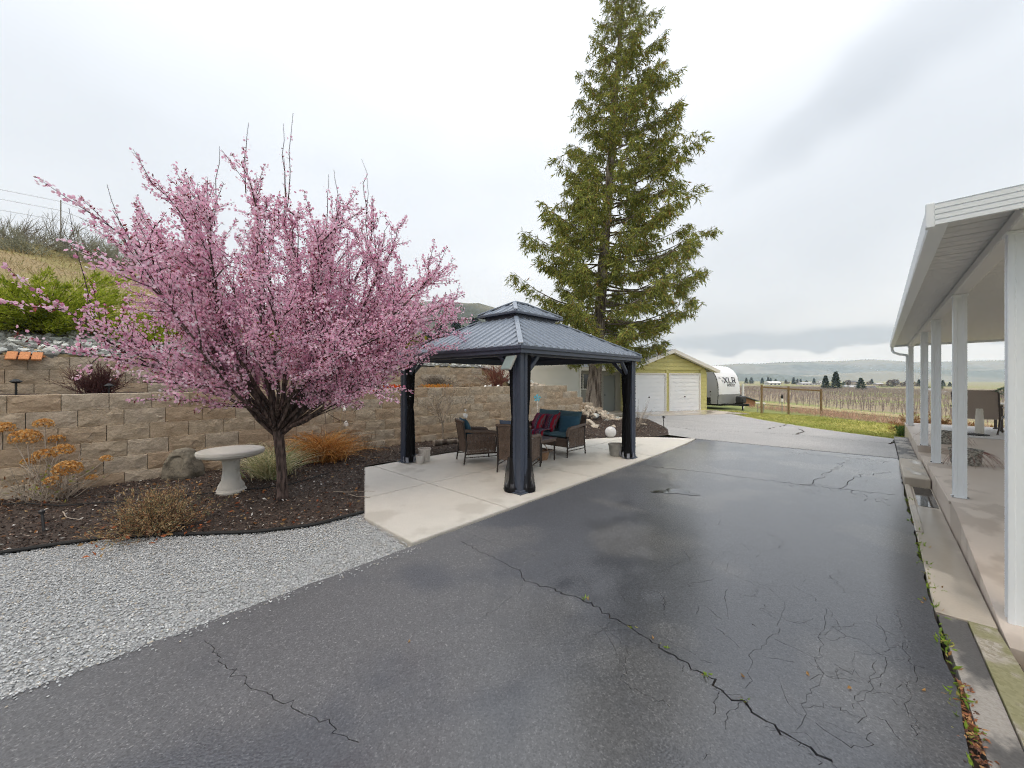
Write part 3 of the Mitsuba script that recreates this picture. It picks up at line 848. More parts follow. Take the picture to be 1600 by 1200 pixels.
def block_mesh(seed, w=BL - 0.007, h=BH - 0.004, d=0.25):
    g = np.random.default_rng(seed)
    ny, nz = 5, 4
    ys, zs = np.linspace(0, w, ny), np.linspace(0, h, nz)
    Y, Z = np.meshgrid(ys, zs, indexing='ij')
    inner = np.zeros((ny, nz))
    inner[1:-1, 1:-1] = 1
    X = -0.010 + inner * (0.002 + 0.016 * g.uniform(0, 1, (ny, nz))) + (1 - inner) * g.uniform(-0.004, 0.004, (ny, nz))
    Y = Y + inner * g.uniform(-0.05, 0.05, (ny, nz))
    Z = Z + inner * g.uniform(-0.028, 0.028, (ny, nz))
    v = np.stack([X, Y, Z], -1).reshape(-1, 3).tolist()
    f = []
    for i in range(ny - 1):
        for k in range(nz - 1):
            a, b, c, e = i * nz + k, (i + 1) * nz + k, (i + 1) * nz + k + 1, i * nz + k + 1
            f += [[a, b, c], [a, c, e]] if (i + k + seed) % 2 else [[a, b, e], [b, c, e]]
    top = [i * nz + nz - 1 for i in range(ny)]
    lef, rig = list(range(nz)), [(ny - 1) * nz + k for k in range(nz)]
    n = len(v)
    v += [[-d, 0, 0], [-d, 0, h], [-d, w, 0], [-d, w, h]]
    f += [[top[i], top[i + 1], n + 1] for i in range(ny - 1)] + [[top[-1], n + 3, n + 1]]
    f += [[lef[k], lef[k + 1], n] for k in range(nz - 1)] + [[lef[-1], n + 1, n]]
    f += [[rig[k + 1], rig[k], n + 2] for k in range(nz - 1)] + [[n + 3, rig[-1], n + 2]]
    return np.array(v), np.array(f)


BLOCKS = [ply(block_mesh(s), f'm_block_{s % 4}') for s in range(24)]
tall_block = {}


def wall(name, label, x0, z0, courses, y_start, y_end_of, seed):
    w = thing(name, label, 'retaining wall')
    g = np.random.default_rng(seed)
    for c in range(courses):
        y = y_start + (BL / 2 if c % 2 else 0) + g.uniform(-0.05, 0.05)
        x = x0 - 0.036 * c
        while y + BL < y_end_of(c) + 0.2:
            k = int(g.integers(0, len(BLOCKS)))
            scene[numbered(w + '__block')] = {**BLOCKS[k], 'to_world': T().translate([x + g.uniform(-0.005, 0.005), y, z0 + BH * c])}
            y += BL
    return w


def low_end(c):
    return [14.6, 14.1, 13.5, 12.9, 12.3, 11.75][c]


lower = wall('lower_retaining_wall', 'long lower wall of tan split-face concrete blocks behind the flower bed', -8.2, -0.02, 6, -2.5, low_end, 3)
part(lower, 'backing', box(-8.66, -8.52, -2.4, 11.6, -0.1, 1.35), 'm_soil')
upper = wall('upper_retaining_wall', 'upper wall of brown blocks on the terrace below the grey stones', -10.4, 1.30, 3, -3.6, lambda c: 10.4 - 0.4 * c, 4)
part(upper, 'backing', box(-10.8, -10.66, -3.5, 10.0, 1.2, 1.96), 'm_soil')

# ------------------------------------------------------------------ stones on the bank
g = np.random.default_rng(17)
ROCKS = [rock(g, 1.0, 12, 0.62) for _ in range(14)]
RP = [ply(m, 'm_rock') for m in ROCKS]
RT_P = [ply(m, 'm_rock_tan') for m in ROCKS]
hill_s = 'hillside'
pts = []
for _ in range(2600):
    y = g.uniform(-4.0, 10.6)
    reach = 2.2 + 0.6 * math.sin(y * 1.7) + (0.5 if y > 4 else 0)
    x = -10.62 - g.uniform(0, 1) * reach
    pts.append((x, y))
pts = np.array(pts)
keep, size = [], []
cellmap = {}
for k, (x, y) in enumerate(pts):
    s = g.uniform(0.20, 0.44)
    near = [j for a in (-1, 0, 1) for b in (-1, 0, 1) for j in cellmap.get((int(x * 3) + a, int(y * 3) + b), [])]
    if all((pts[j][0] - x) ** 2 + (pts[j][1] - y) ** 2 > (0.36 * (s + size[keep.index(j)])) ** 2 for j in near):
        cellmap.setdefault((int(x * 3), int(y * 3)), []).append(k)
        keep.append(k)
        size.append(s)


def stone_matrix(x, y, z, s, g):
    return T().translate([x, y, z]).rotate([0, 0, 1], g.uniform(0, 360)).rotate([1, 0, 0], g.uniform(-25, 25)).scale([s, s * g.uniform(0.75, 1.1), s * g.uniform(0.8, 1.1)])


order = sorted(range(len(keep)), key=lambda i: -size[i] / math.hypot(*pts[keep[i]]))
rest = []
for rank, i in enumerate(order):
    x, y = pts[keep[i]]
    z = float(bank_z(np.array(x), np.array(y))) + 0.02
    m = stone_matrix(x, y, z, size[i], g)
    k = int(g.integers(0, 14))
    if rank < 270:
        scene[numbered(hill_s + '__stone')] = {**RP[k], 'to_world': m}
    else:
        a = np.array(m.matrix)
        rest.append((ROCKS[k][0] @ a[:3, :3].T + a[:3, 3], ROCKS[k][1]))
if rest:
    part(hill_s, 'small_stones', cat(rest), 'm_rock', kind='stuff', label='smaller grey stones of the bank')
fill = []
for _ in range(7200):
    y = g.uniform(-4.0, 11.2)
    x = -10.50 - g.uniform(0, 1) * 2.85
    fill.append((x, y, float(bank_z(np.array(x), np.array(y))) + 0.0))
v, f, r = stones(np.array(fill), g.uniform(0.04, 0.10, len(fill)), g)
part(hill_s, 'stone_chips', (v, f), 'm_tinted_stone', color=tint(r, [(3, (0.16, 0.165, 0.155)), (2, (0.22, 0.225, 0.215)), (1, (0.34, 0.35, 0.33)), (2, (0.10, 0.10, 0.095))], g), kind='stuff', label='fine grey chips between the stones')
# end of the wall: pale broken rock tipped down to the driveway
rest, nb = [], 0
for _ in range(620):
    y = g.uniform(11.0, 15.6)
    x = g.uniform(-10.6, float(np.interp(y, [11.0, 12.0, 14.6, 16.5], [-8.45, -8.25, -6.7, -6.6])))
    s = g.uniform(0.20, 0.50)
    z = float(mound_z(np.array(x), np.array(y))) + 0.03
    k = int(g.integers(0, 14))
    m = stone_matrix(x, y, z, s, g)
    if nb < 280:
        scene[numbered(bank + '__stone')] = {**(RT_P if g.uniform() < 0.65 else RP)[k], 'to_world': m}
        nb += 1
    else:
        a = np.array(m.matrix)
        rest.append((ROCKS[k][0] @ a[:3, :3].T + a[:3, 3], ROCKS[k][1]))
if rest:
    part(bank, 'small_stones', cat(rest), 'm_rock_tan', kind='stuff', label='smaller pale stones of the bank')
for (x, y, s) in [(-6.7, 11.1, 0.42), (-6.95, 10.75, 0.3), (-6.3, 11.5, 0.28), (-5.9, 12.9, 0.3), (-6.2, 12.4, 0.36), (-7.3, 11.6, 0.5), (-6.6, 13.3, 0.45)]:
    scene[numbered(bank + '__stone')] = {**RT_P[int(g.integers(0, 14))], 'to_world': stone_matrix(x, y, 0.08, s, g)}

# dry grass on the hill
P2 = np.column_stack([g.uniform(-24, -12.8, 26000), g.uniform(-9, 10, 26000)])
P2 = P2[g.uniform(size=len(P2)) < np.clip(1.5 - np.abs(P2[:, 0] + 13) / 12, 0.3, 1)]
zz = bank_z(P2[:, 0], P2[:, 1])
v, f, r = cards(np.column_stack([P2, zz - 0.02]), g.normal(size=(len(P2), 3)) * [0.5, 0.5, 0.15] + [0, 0, 0.8], g.uniform(0.08, 0.30, len(P2)), g.uniform(0.008, 0.02, len(P2)), g, 0.1)
stuff('dry_grass', (v, f), 'm_leaf', 'straw coloured dry grass on the slope above the grey stones', 'grass', color=tint(r, [(4, (0.40, 0.31, 0.17)), (3, (0.30, 0.23, 0.12)), (2, (0.22, 0.23, 0.07)), (1, (0.50, 0.42, 0.26))], g))


# ------------------------------------------------------------------ shrubs and plants
def spray_shrub(name, label, cat_, base, n_stem, length, elev, palette, rng, per=200, nl=(0.05, 0.10), nw=0.014, stem_mat='m_twig', az=(0, 360), droop=0.25, lean=0.55, group=None, matl='m_leaf', plume=0.16):
    """Plume-like stems from one root, each clothed in short forward-pointing sprigs."""
    k = thing(name, label, cat_, group)
    st, P, D = [], [], []
    for _ in range(n_stem):
        a = math.radians(rng.uniform(*az))
        e = math.radians(rng.uniform(*elev))
        L = rng.uniform(*length)
        d = np.array([math.cos(a) * math.cos(e), math.sin(a) * math.cos(e), math.sin(e)])
        t = np.linspace(0, 1, 7)[:, None]
        p0 = np.array(base) + np.array([rng.normal(0, 0.12), rng.normal(0, 0.12), 0])
        pts = p0 + d * L * t + np.array([0, 0, -droop * L]) * t ** 2 + rng.normal(0, 0.02, 3) * t
        st.append(tube(pts, np.linspace(0.012, 0.003, 7), 4, cap=False))
        s = rng.uniform(0.12, 1.0, per)
        q = np.stack([np.interp(s, t[:, 0], pts[:, c]) for c in range(3)], 1)
        wdt = plume * L * np.sin(np.pi * np.clip(s, 0, 1) ** 0.8)[:, None] + 0.02
        off = rng.normal(0, 1, (per, 3)) * wdt * 0.5
        P.append(q + off)
        tg = unit(pts[-1] - pts[0])
        D.append(unit(tg * lean + 0.55 * unit(off) + rng.normal(0, 0.3, (per, 3)) + [0, 0, 0.15]))
    part(k, 'stems', cat(st), stem_mat)
    P, D = np.vstack(P), np.vstack(D)
    v, f, r = cards(P, D, rng.uniform(*nl, len(P)), nw * rng.uniform(0.7, 1.4, len(P)), rng, 0.2)
    part(k, 'foliage', (v, f), matl, color=tint(r, palette, rng, 0.3))
    return k


LIME = [(4, (0.38, 0.44, 0.05)), (3, (0.28, 0.35, 0.04)), (2, (0.48, 0.50, 0.09)), (0.7, (0.14, 0.20, 0.03))]
YEL = [(4, (0.40, 0.33, 0.04)), (3, (0.27, 0.27, 0.035)), (2, (0.18, 0.21, 0.03)), (1, (0.34, 0.22, 0.05))]


def on_bank(x, y, dz=0.0):
    return (x, y, float(bank_z(np.array(float(x)), np.array(float(y)))) + dz)


rg = np.random.default_rng(23)
spray_shrub('juniper_shrub', 'large lime green juniper spreading over the grey stones at the left edge', 'shrub', on_bank(-12.75, -0.85), 90, (1.0, 2.5), (12, 60), LIME, rg, per=380, nl=(0.06, 0.13), nw=0.018, az=(-150, 150), plume=0.075, lean=1.1)
spray_shrub('juniper_shrub', 'low arching branch of green juniper reaching right above the stones', 'shrub', on_bank(-13.2, 0.45), 44, (0.8, 2.0), (5, 38), LIME, rg, per=300, nl=(0.06, 0.12), nw=0.018, az=(10, 110), plume=0.075, lean=1.1)
spray_shrub('juniper_shrub', 'small dark green juniper at the right end of the grey stones behind the blossom', 'shrub', on_bank(-12.1, 0.9), 34, (0.5, 1.0), (5, 45), LIME, rg, per=220, nw=0.018)
spray_shrub('yellow_shrub', 'yellow green shrub seen through the left side of the blossom', 'shrub', on_bank(-12.4, 1.9), 40, (0.5, 1.1), (10, 60), YEL, rg, per=220, nw=0.018)
spray_shrub('yellow_shrub', 'yellow shrub behind the middle of the blossom tree', 'shrub', on_bank(-12.8, 3.6), 44, (0.6, 1.2), (10, 65), YEL, rg, per=220, nw=0.018)
spray_shrub('yellow_shrub', 'golden yellow shrub above the left corner of the gazebo roof', 'shrub', on_bank(-12.3, 7.3), 60, (0.5, 1.15), (15, 75), YEL, rg, per=240, nw=0.018)
spray_shrub('yellow_shrub', 'green and yellow shrub between the blossom tree and the gazebo', 'shrub', on_bank(-11.8, 5.9), 46, (0.5, 1.0), (15, 70), YEL + LIME, rg, per=220, nw=0.018)
spray_shrub('green_shrub', 'low green shrub among the stones seen under the gazebo roof', 'shrub', on_bank(-11.6, 8.6), 30, (0.3, 0.7), (5, 50), LIME, rg, per=180, nw=0.014)
SAGE = [(4, (0.20, 0.20, 0.15)), (3, (0.14, 0.135, 0.10)), (2, (0.26, 0.255, 0.20)), (1, (0.10, 0.12, 0.05))]


def twiggy(name, label, cat_, base, n, length, elev, rng, color_mat='m_twig', forks=3, rad=0.006, group=None, spread=1.0, extra=None):
    """A leafless shrub of forking twigs."""
    k = thing(name, label, cat_, group)
    st = []
    for _ in range(n):
        a, e = rng.uniform(0, 2 * np.pi), math.radians(rng.uniform(*elev))
        L = rng.uniform(*length)
        d = np.array([math.cos(a) * math.cos(e), math.sin(a) * math.cos(e), math.sin(e)])
        p0 = np.array(base) + np.array([rng.normal(0, 0.05), rng.normal(0, 0.05), 0]) * spread
        t = np.linspace(0, 1, 5)[:, None]
        pts = p0 + d * L * t + rng.normal(0, 0.06 * L, (1, 3)) * t ** 2 + np.array([0, 0, 0.12 * L]) * t ** 2
        st.append(tube(pts, np.linspace(rad, rad * 0.35, 5), 4, cap=False))
        for _ in range(forks):
            s = rng.uniform(0.25, 0.85)
            q = np.array([np.interp(s, t[:, 0], pts[:, c]) for c in range(3)])
            d2 = unit(d + rng.normal(0, 0.5, 3) + [0, 0, 0.25])
            L2 = L * rng.uniform(0.2, 0.5)
            st.append(tube(np.stack([q, q + d2 * L2 * 0.5 + rng.normal(0, 0.01, 3), q + d2 * L2]), [rad * 0.6, rad * 0.45, rad * 0.25], 3, cap=False))
    part(k, 'twigs', cat(st), color_mat)
    if extra:
        extra(k)
    return k


mat('m_grey_twig', (0.22, 0.20, 0.165), 0.85, 0.2)
mat('m_sage_twig', (0.27, 0.27, 0.20), 0.85, 0.2)
mat('m_plum_twig', (0.085, 0.038, 0.036), 0.8, 0.2)
mat('m_red_twig', (0.19, 0.075, 0.055), 0.85, 0.2)
mat('m_straw', (0.46, 0.35, 0.19), 0.85, 0.2)
for (x, y, s) in [(-20.6, -6.0, 1.2), (-20.2, -4.4, 1.1), (-21.5, -3.6, 1.3), (-20.4, -2.6, 1.25), (-19.9, -1.6, 1.0), (-20.8, -0.9, 1.35), (-20.0, -0.1, 1.2), (-20.5, 0.7, 1.1), (-20.4, 1.6, 1.3), (-20.2, 2.5, 1.1), (-20.8, 3.5, 1.2),
                  (-21.9, -5.2, 1.3), (-21.9, -2.0, 1.3), (-22.0, 0.1, 1.3)]:
    b = on_bank(x, y, -0.05)
    twiggy('brush_shrub', 'grey leafless brush along the crest of the grassy hill', 'shrub', b, 85, (0.35 * s, 0.95 * s), (3, 75), rg, 'm_sage_twig' if rg.uniform() < 0.6 else 'm_grey_twig', 6, 0.010, 'brush along the crest of the hill', spread=4.5)
# wire deer fence on the crest
fk = thing('wire_fence', 'thin wire deer fence on the hill crest at the upper left', 'fence')
fp = [on_bank(-23.5, y) for y in (-8, -4.5, -1.0, 2.5)]
for q in fp:
    part(fk, 'post', tube([q, (q[0], q[1], q[2] + 2.3)], 0.02, 5), 'm_grey_twig')
for h in (1.5, 1.9, 2.25):
    part(fk, 'wire', tube([(q[0], q[1], q[2] + h) for q in fp], 0.006, 3), 'm_grey_twig')

# terrace plants
twiggy('barberry_shrub', 'bare dark red twiggy shrub on the terrace left of the blossom tree', 'shrub', (-9.3, 0.0, 1.36), 150, (0.25, 0.50), (22, 85), rg, 'm_plum_twig', 6, 0.006, spread=1.8)
twiggy('red_shrub', 'reddish brown bare shrub on the terrace behind the near gazebo post', 'shrub', (-9.5, 9.35, 1.36), 85, (0.4, 0.95), (20, 85), rg, 'm_red_twig', 6, 0.008, spread=1.6)


def tuft(name, label, cat_, base, n, length, palette, rng, elev=(25, 88), droop=0.6, w=0.006, spread=0.06, mat_='m_leaf', group=None):
    """Ornamental grass: arching blades from one root."""
    k = thing(name, label, cat_, group)
    vs, fs, cols, m = [], [], [], 0
    seg = 5
    w_ = np.array([c[0] for c in palette], float)
    for _ in range(n):
        a, e, L = rng.uniform(0, 2 * np.pi), math.radians(rng.uniform(*elev)), rng.uniform(*length)
        d = np.array([math.cos(a) * math.cos(e), math.sin(a) * math.cos(e), math.sin(e)])
        t = np.linspace(0, 1, seg)[:, None]
        pts = np.array(base) + np.array([rng.normal(0, spread), rng.normal(0, spread), 0]) + d * L * t + np.array([math.cos(a) * 0.25, math.sin(a) * 0.25, -droop]) * L * t ** 2.2
        pts[:, 2] = np.maximum(pts[:, 2], base[2] + 0.01)
        s = unit(np.cross(d, [0, 0, 1.0]) + rng.normal(0, 0.4, 3))
        ww = w * (1 - 0.9 * t)
        vs.append(np.stack([pts - s * ww, pts + s * ww], 1).reshape(-1, 3))
        i = np.arange(seg - 1)[:, None] * 2
        fs.append((i[:, :, None] + np.array([[0, 1, 3], [0, 3, 2]])[None]).reshape(-1, 3) + m)
        m += 2 * seg
        c = np.array(palette[rng.choice(len(palette), p=w_ / w_.sum())][1]) * rng.uniform(0.75, 1.25)
        tip = np.array(palette[0][1])
        cols.append(np.tile(c, (2 * seg, 1)))
    part(k, 'blades', (np.vstack(vs), np.vstack(fs)), mat_, color=np.clip(np.vstack(cols), 0.002, 0.95))
    return k


STRAW = [(5, (0.56, 0.45, 0.26)), (3, (0.42, 0.35, 0.18)), (2, (0.24, 0.27, 0.10))]
tuft('fescue_clump', 'ivory and green ornamental grass clump right of the birdbath', 'grass clump', (-7.05, 1.90, 0.03), 800, (0.42, 0.88), [(6, (0.74, 0.67, 0.44)), (3, (0.52, 0.50, 0.28)), (2.5, (0.24, 0.32, 0.14))], rg, elev=(40, 88), droop=0.30, w=0.0075, spread=0.10)
tuft('orange_grass_clump', 'rounded orange brown grass clump in front of the block wall', 'grass clump', (-7.7, 2.95, 0.03), 1100, (0.55, 1.2), [(5, (0.56, 0.27, 0.075)), (4, (0.36, 0.14, 0.035)), (3, (0.66, 0.40, 0.16)), (1, (0.20, 0.08, 0.03))], rg, elev=(38, 88), droop=0.48, w=0.008, spread=0.13)
for (x, y, lab) in [(-9.0, 1.62, 'tan dry grass tuft on the terrace left of the plum trunk'), (-9.1, 2.15, 'straw coloured dry tuft on the terrace just behind the plum trunk'), (-9.0, 4.1, 'dry grass tuft at the terrace edge drooping over the lower wall')]:
    tuft('dry_tuft', lab, 'grass clump', (x, y, 1.36), 160, (0.25, 0.5), STRAW, rg, elev=(15, 80), droop=0.45, w=0.004, spread=0.14)
for (x, y, w, pal, lab, nm) in [(-8.75, 5.0, 0.55, [(4, (0.62, 0.085, 0.02)), (2, (0.45, 0.06, 0.02)), (1, (0.2, 0.12, 0.03))], 'bright red orange ground cover on the terrace left of the rear gazebo post', 'red_ground_cover'),
                                (-8.75, 6.3, 0.8, [(4, (0.58, 0.20, 0.03)), (3, (0.48, 0.27, 0.06)), (1, (0.25, 0.2, 0.05))], 'orange ground cover on the terrace right of the rear gazebo post', 'orange_ground_cover'),
                                (-8.85, 7.6, 0.7, [(4, (0.30, 0.21, 0.13)), (3, (0.40, 0.31, 0.22))], 'dry tan ground cover on the terrace behind the left chair', 'tan_ground_cover')]:
    n = 900
    P2 = np.column_stack([rg.normal(x, 0.12, n), rg.uniform(y - w / 2, y + w / 2, n), 1.36 + rg.uniform(0, 0.10, n)])
    v, f, r = cards(P2, rg.normal(size=(n, 3)) + [0, 0, 0.7], rg.uniform(0.02, 0.05, n), rg.uniform(0.012, 0.022, n), rg, 0.25)
    single(nm, (v, f), 'm_leaf', lab, 'ground cover', color=tint(r, pal, rg))
spray_shrub('grey_shrub', 'grey green shrub on the terrace left of the rear gazebo post', 'shrub', (-9.5, 4.75, 1.36), 30, (0.3, 0.62), (15, 80), [(3, (0.22, 0.24, 0.17)), (2, (0.30, 0.30, 0.23)), (1, (0.15, 0.17, 0.09))], rg, per=120, nw=0.012)
spray_shrub('grey_shrub', 'small grey green shrub on the terrace under the blossom tips', 'shrub', (-9.5, 3.95, 1.36), 24, (0.25, 0.5), (15, 80), [(3, (0.26, 0.27, 0.19)), (2, (0.30, 0.28, 0.2)), (1, (0.17, 0.19, 0.09))], rg, per=110, nw=0.012)
spray_shrub('grey_shrub', 'brown grey dead shrub on the terrace seen through the bare sapling', 'shrub', (-9.6, 6.9, 1.36), 26, (0.3, 0.55), (15, 80), [(3, (0.26, 0.22, 0.18)), (2, (0.20, 0.17, 0.13))], rg, per=100, nw=0.010)
for (x, y, s, lab) in [(-9.0, 8.5, 0.2, 'largest of the white stones on the terrace by the red shrub'), (-8.9, 8.8, 0.15, 'white stone at the terrace edge beside the red shrub'), (-8.85, 8.2, 0.12, 'smallest white stone at the terrace edge, left of the red shrub')]:
    m = ROCKS[2]
    single('white_stone', place(m, (x, y), 1.40, x * 9, s), 'm_white', lab, 'stone')

# hydrangea with dried flower heads
hk = thing('hydrangea', 'hydrangea with dried orange flower heads at the left end of the bed', 'shrub')
stems, hb = [], np.array([-7.75, -0.42, 0.03])


def head_at(x, y, depth):
    return EYE + (FW + RT * (x - 800) / FPX + np.array([0, 0, 1.0]) * (593 - y) / FPX) * depth


heads_xy = [(39, 685, 0.135, 5.0), (68, 663, 0.085, 5.1), (69, 712, 0.095, 5.0), (99, 704, 0.095, 4.95), (106, 734, 0.125, 4.8), (4, 670, 0.10, 5.0), (44, 722, 0.06, 5.05), (82, 752, 0.07, 4.9), (5, 702, 0.075, 5.2), (88, 687, 0.075, 5.4), (166, 717, 0.055, 5.0), (143, 747, 0.05, 5.1)]
hy = np.random.default_rng(31)
for (x, y, r0, dep) in heads_xy:
    c = head_at(x, y, dep)
    n = int(240 * (r0 / 0.1) ** 2)
    u = unit(hy.normal(size=(n, 3)))
    u[:, 2] = np.where(u[:, 2] < -0.45, -u[:, 2], u[:, 2])
    P2 = c + u * r0 * 1.1 * np.array([1, 1, 0.78]) * hy.uniform(0.8, 1.0, (n, 1))
    v, f, r = blossoms(P2, u + 0.3 * hy.normal(size=(n, 3)), hy.uniform(0.009, 0.017, n), hy, 4)
    part(hk, 'flower_head', (v, f), 'm_petal', color=tint(r, [(4, (0.62, 0.36, 0.12)), (3, (0.52, 0.26, 0.08)), (3, (0.72, 0.50, 0.24)), (1, (0.34, 0.17, 0.06))], hy, 0.25))
    t = np.linspace(0, 1, 8)[:, None]
    p0 = hb + hy.normal(0, 0.05, 3) * [1, 1, 0]
    mid = (c - p0) * np.array([0.75, 0.75, 1.0])
    stems.append(tube(p0 + mid * t + (c - p0 - mid) * t ** 2 + hy.normal(0, 0.012, (8, 3)), np.linspace(0.008, 0.005, 8), 5))
for _ in range(90):
    a, e, L = hy.uniform(0, 6.28), math.radians(hy.uniform(25, 85)), hy.uniform(0.2, 0.75)
    d = np.array([math.cos(a) * math.cos(e), math.sin(a) * math.cos(e), math.sin(e)])
    t = np.linspace(0, 1, 6)[:, None]
    p0 = hb + hy.normal(0, 0.09, 3) * [1, 1, 0]
    stems.append(tube(p0 + d * L * t + hy.normal(0, 0.014, (6, 3)) * t, np.linspace(0.006, 0.002, 6), 4, cap=False))
part(hk, 'stems', cat(stems), 'm_pale_twig')
P2 = hb + hy.normal(0, 0.22, (160, 3)) * [1, 1, 0.6] + [0, 0, 0.25]
v, f, r = cards(P2, hy.normal(size=(160, 3)), hy.uniform(0.03, 0.07, 160), hy.uniform(0.012, 0.03, 160), hy, 0.3)
part(hk, 'leaves', (v, f), 'm_leaf', color=tint(r, [(2, (0.28, 0.30, 0.08)), (2, (0.36, 0.20, 0.09)), (1, (0.20, 0.09, 0.04))], hy))

# heather-like brown shrub at the gravel edge
hb = np.array([-5.55, 0.40, 0.02])
hk = thing('heather_shrub', 'low bushy tan and russet heather at the edge of the gravel', 'shrub')
st, P, D = [], [], []
for _ in range(260):
    a, e, L = hy.uniform(0, 6.28), math.radians(hy.uniform(8, 85)), hy.uniform(0.2, 0.47)
    d = np.array([math.cos(a) * math.cos(e), math.sin(a) * math.cos(e), math.sin(e)])
    p0 = hb + np.array([hy.normal(0, 0.11), hy.normal(0, 0.11), 0])
    t = np.linspace(0, 1, 4)[:, None]
    pts = p0 + d * L * t + np.array([0, 0, 0.10 * L]) * t ** 2
    st.append(tube(pts, np.linspace(0.004, 0.0015, 4), 3, cap=False))
    s = hy.uniform(0.2, 1, 46)
    P.append(np.stack([np.interp(s, t[:, 0], pts[:, c]) for c in range(3)], 1) + hy.normal(0, 0.008, (46, 3)))
    D.append(d + hy.normal(0, 0.45, (46, 3)))
part(hk, 'stems', cat(st), 'm_twig')
P, D = np.vstack(P), np.vstack(D)
v, f, r = cards(P, D, hy.uniform(0.015, 0.04, len(P)), hy.uniform(0.005, 0.010, len(P)), hy, 0.2)
part(hk, 'foliage', (v, f), 'm_leaf', color=tint(r, [(4, (0.46, 0.31, 0.16)), (3, (0.32, 0.16, 0.09)), (3, (0.58, 0.44, 0.26)), (2, (0.26, 0.26, 0.14)), (1, (0.17, 0.19, 0.13))], hy, 0.25))
v, f, r = cards(hb + hy.normal(0, 1, (90, 3)) * [0.3, 0.3, 0] + [0, 0, 0.03], hy.normal(size=(90, 3)) * [1, 1, 0.3], 0.06, 0.03, hy, 0.3)
part(hk, 'dead_leaves', (v, f), 'm_leaf', color=tint(r, [(2, (0.38, 0.13, 0.06)), (1, (0.36, 0.24, 0.12))], hy))

# bare pale sapling by the wall, stump and log
twiggy('bare_sapling', 'pale leafless sapling in the bed behind the left chair', 'tree', (-7.75, 5.75, 0.55), 16, (0.5, 1.0), (35, 80), rg, 'm_pale_twig', 8, 0.009,
       extra=lambda k: part(k, 'trunk', tube([(-7.80, 5.80, 0.0), (-7.77, 5.78, 0.3), (-7.75, 5.75, 0.62)], [0.024, 0.02, 0.016], 7), 'm_pale_twig', smooth=40))
twiggy('twig_shrub', 'thin bare pinkish shrub against the wall behind the near gazebo post', 'shrub', (-7.8, 8.6, 0.03), 44, (0.5, 1.15), (45, 88), rg, 'm_pale_twig', 5, 0.004, spread=3.0)
twiggy('twig_shrub', 'small bare shrub right of the far gazebo post by the pale rocks', 'shrub', (-5.9, 12.3, 0.0), 16, (0.4, 0.95), (30, 80), rg, 'm_pale_twig', 4, 0.008, spread=1.2)
twiggy('twig_shrub', 'small brown dead shrub low against the wall left of the rear gazebo post', 'shrub', (-8.0, 3.9, 0.03), 30, (0.15, 0.4), (20, 80), rg, 'm_twig', 4, 0.004, spread=2.0)
sp = []
for k in range(18):
    a = rg.uniform(0, 6.28)
    sp.append(tube([(0.035 * math.cos(a), 0.035 * math.sin(a), 0), (0.04 * math.cos(a), 0.04 * math.sin(a), 0.27 + 0.06 * rg.uniform())], 0.016, 5))
single('stump', place(cat(sp + [tube([(0, 0, 0), (0, 0, 0.26)], 0.045, 8)]), (-7.45, 6.10), 0.02), 'm_crevice', 'upright dark split stump in the bed behind the left chair', 'stump')
t = np.linspace(0, 1, 9)
lg = tube(np.column_stack([-7.55 + 0.12 * t, 5.35 + 0.62 * t, 0.10 + 0.02 * np.sin(4 * t)]), 0.075 + 0.012 * np.sin(9 * t), 9)
single('log', lg, 'm_cedar_bark', 'short weathered log lying at the foot of the pale sapling', 'log', smooth=50)

# birdbath
bx, by = -6.60, 1.28
bk = thing('birdbath', 'pale concrete birdbath on a pedestal left of the plum trunk', 'birdbath')
part(bk, 'pedestal', lathe([(0.0, 0.0), (0.185, 0.0), (0.19, 0.045), (0.165, 0.075), (0.16, 0.12), (0.118, 0.19), (0.103, 0.30), (0.10, 0.40), (0.115, 0.49), (0.13, 0.50), (0.0, 0.50)], 12, (bx, by, 0.01)), 'm_bath', smooth=30)
part(bk, 'bowl', lathe([(0.0, 0.49), (0.14, 0.492), (0.30, 0.515), (0.385, 0.545), (0.40, 0.575), (0.395, 0.605), (0.372, 0.615), (0.345, 0.608), (0.26, 0.585), (0.0, 0.575)], 48, (bx, by, 0.01)), 'm_bath', smooth=35)

# carved boulder
g = np.random.default_rng(40)
bm = trimesh.creation.icosphere(subdivisions=4)
v = bm.vertices.copy()
v = np.sign(v) * np.abs(v) ** np.array([0.40, 0.40, 0.55])
tp = np.clip((v[:, 2] + 0.2) / 1.2, 0, 1)
v[:, 0] *= 0.24 * (1 - 0.42 * tp)
v[:, 1] *= 0.19 * (1 - 0.35 * tp)
v[:, 2] = v[:, 2] * 0.29 + 0.22
v += (0.05 * (meshkit.fbm(v * 7, 4, seed=3) - 0.5))[:, None] * bm.vertices
bs, brot = (-8.02, 0.93), math.radians(42)
bo = thing('boulder', 'weathered boulder with a dark curved groove beside the birdbath', 'boulder')
ang = np.linspace(math.radians(-35), math.radians(215), 40)
gx, gz_ = 0.005 + 0.105 * np.cos(ang), 0.27 + 0.125 * np.sin(ang)
front = v[:, 1] < 0
dist = np.sqrt((v[:, 0][:, None] - gx) ** 2 + (v[:, 2][:, None] - gz_) ** 2).min(1)
v[:, 1] += np.where(front, 0.045 * np.clip(1 - dist / 0.030, 0, 1), 0)
part(bo, 'body', place((v, np.array(bm.faces)), bs, 0.0, brot), 'm_boulder', smooth=50)

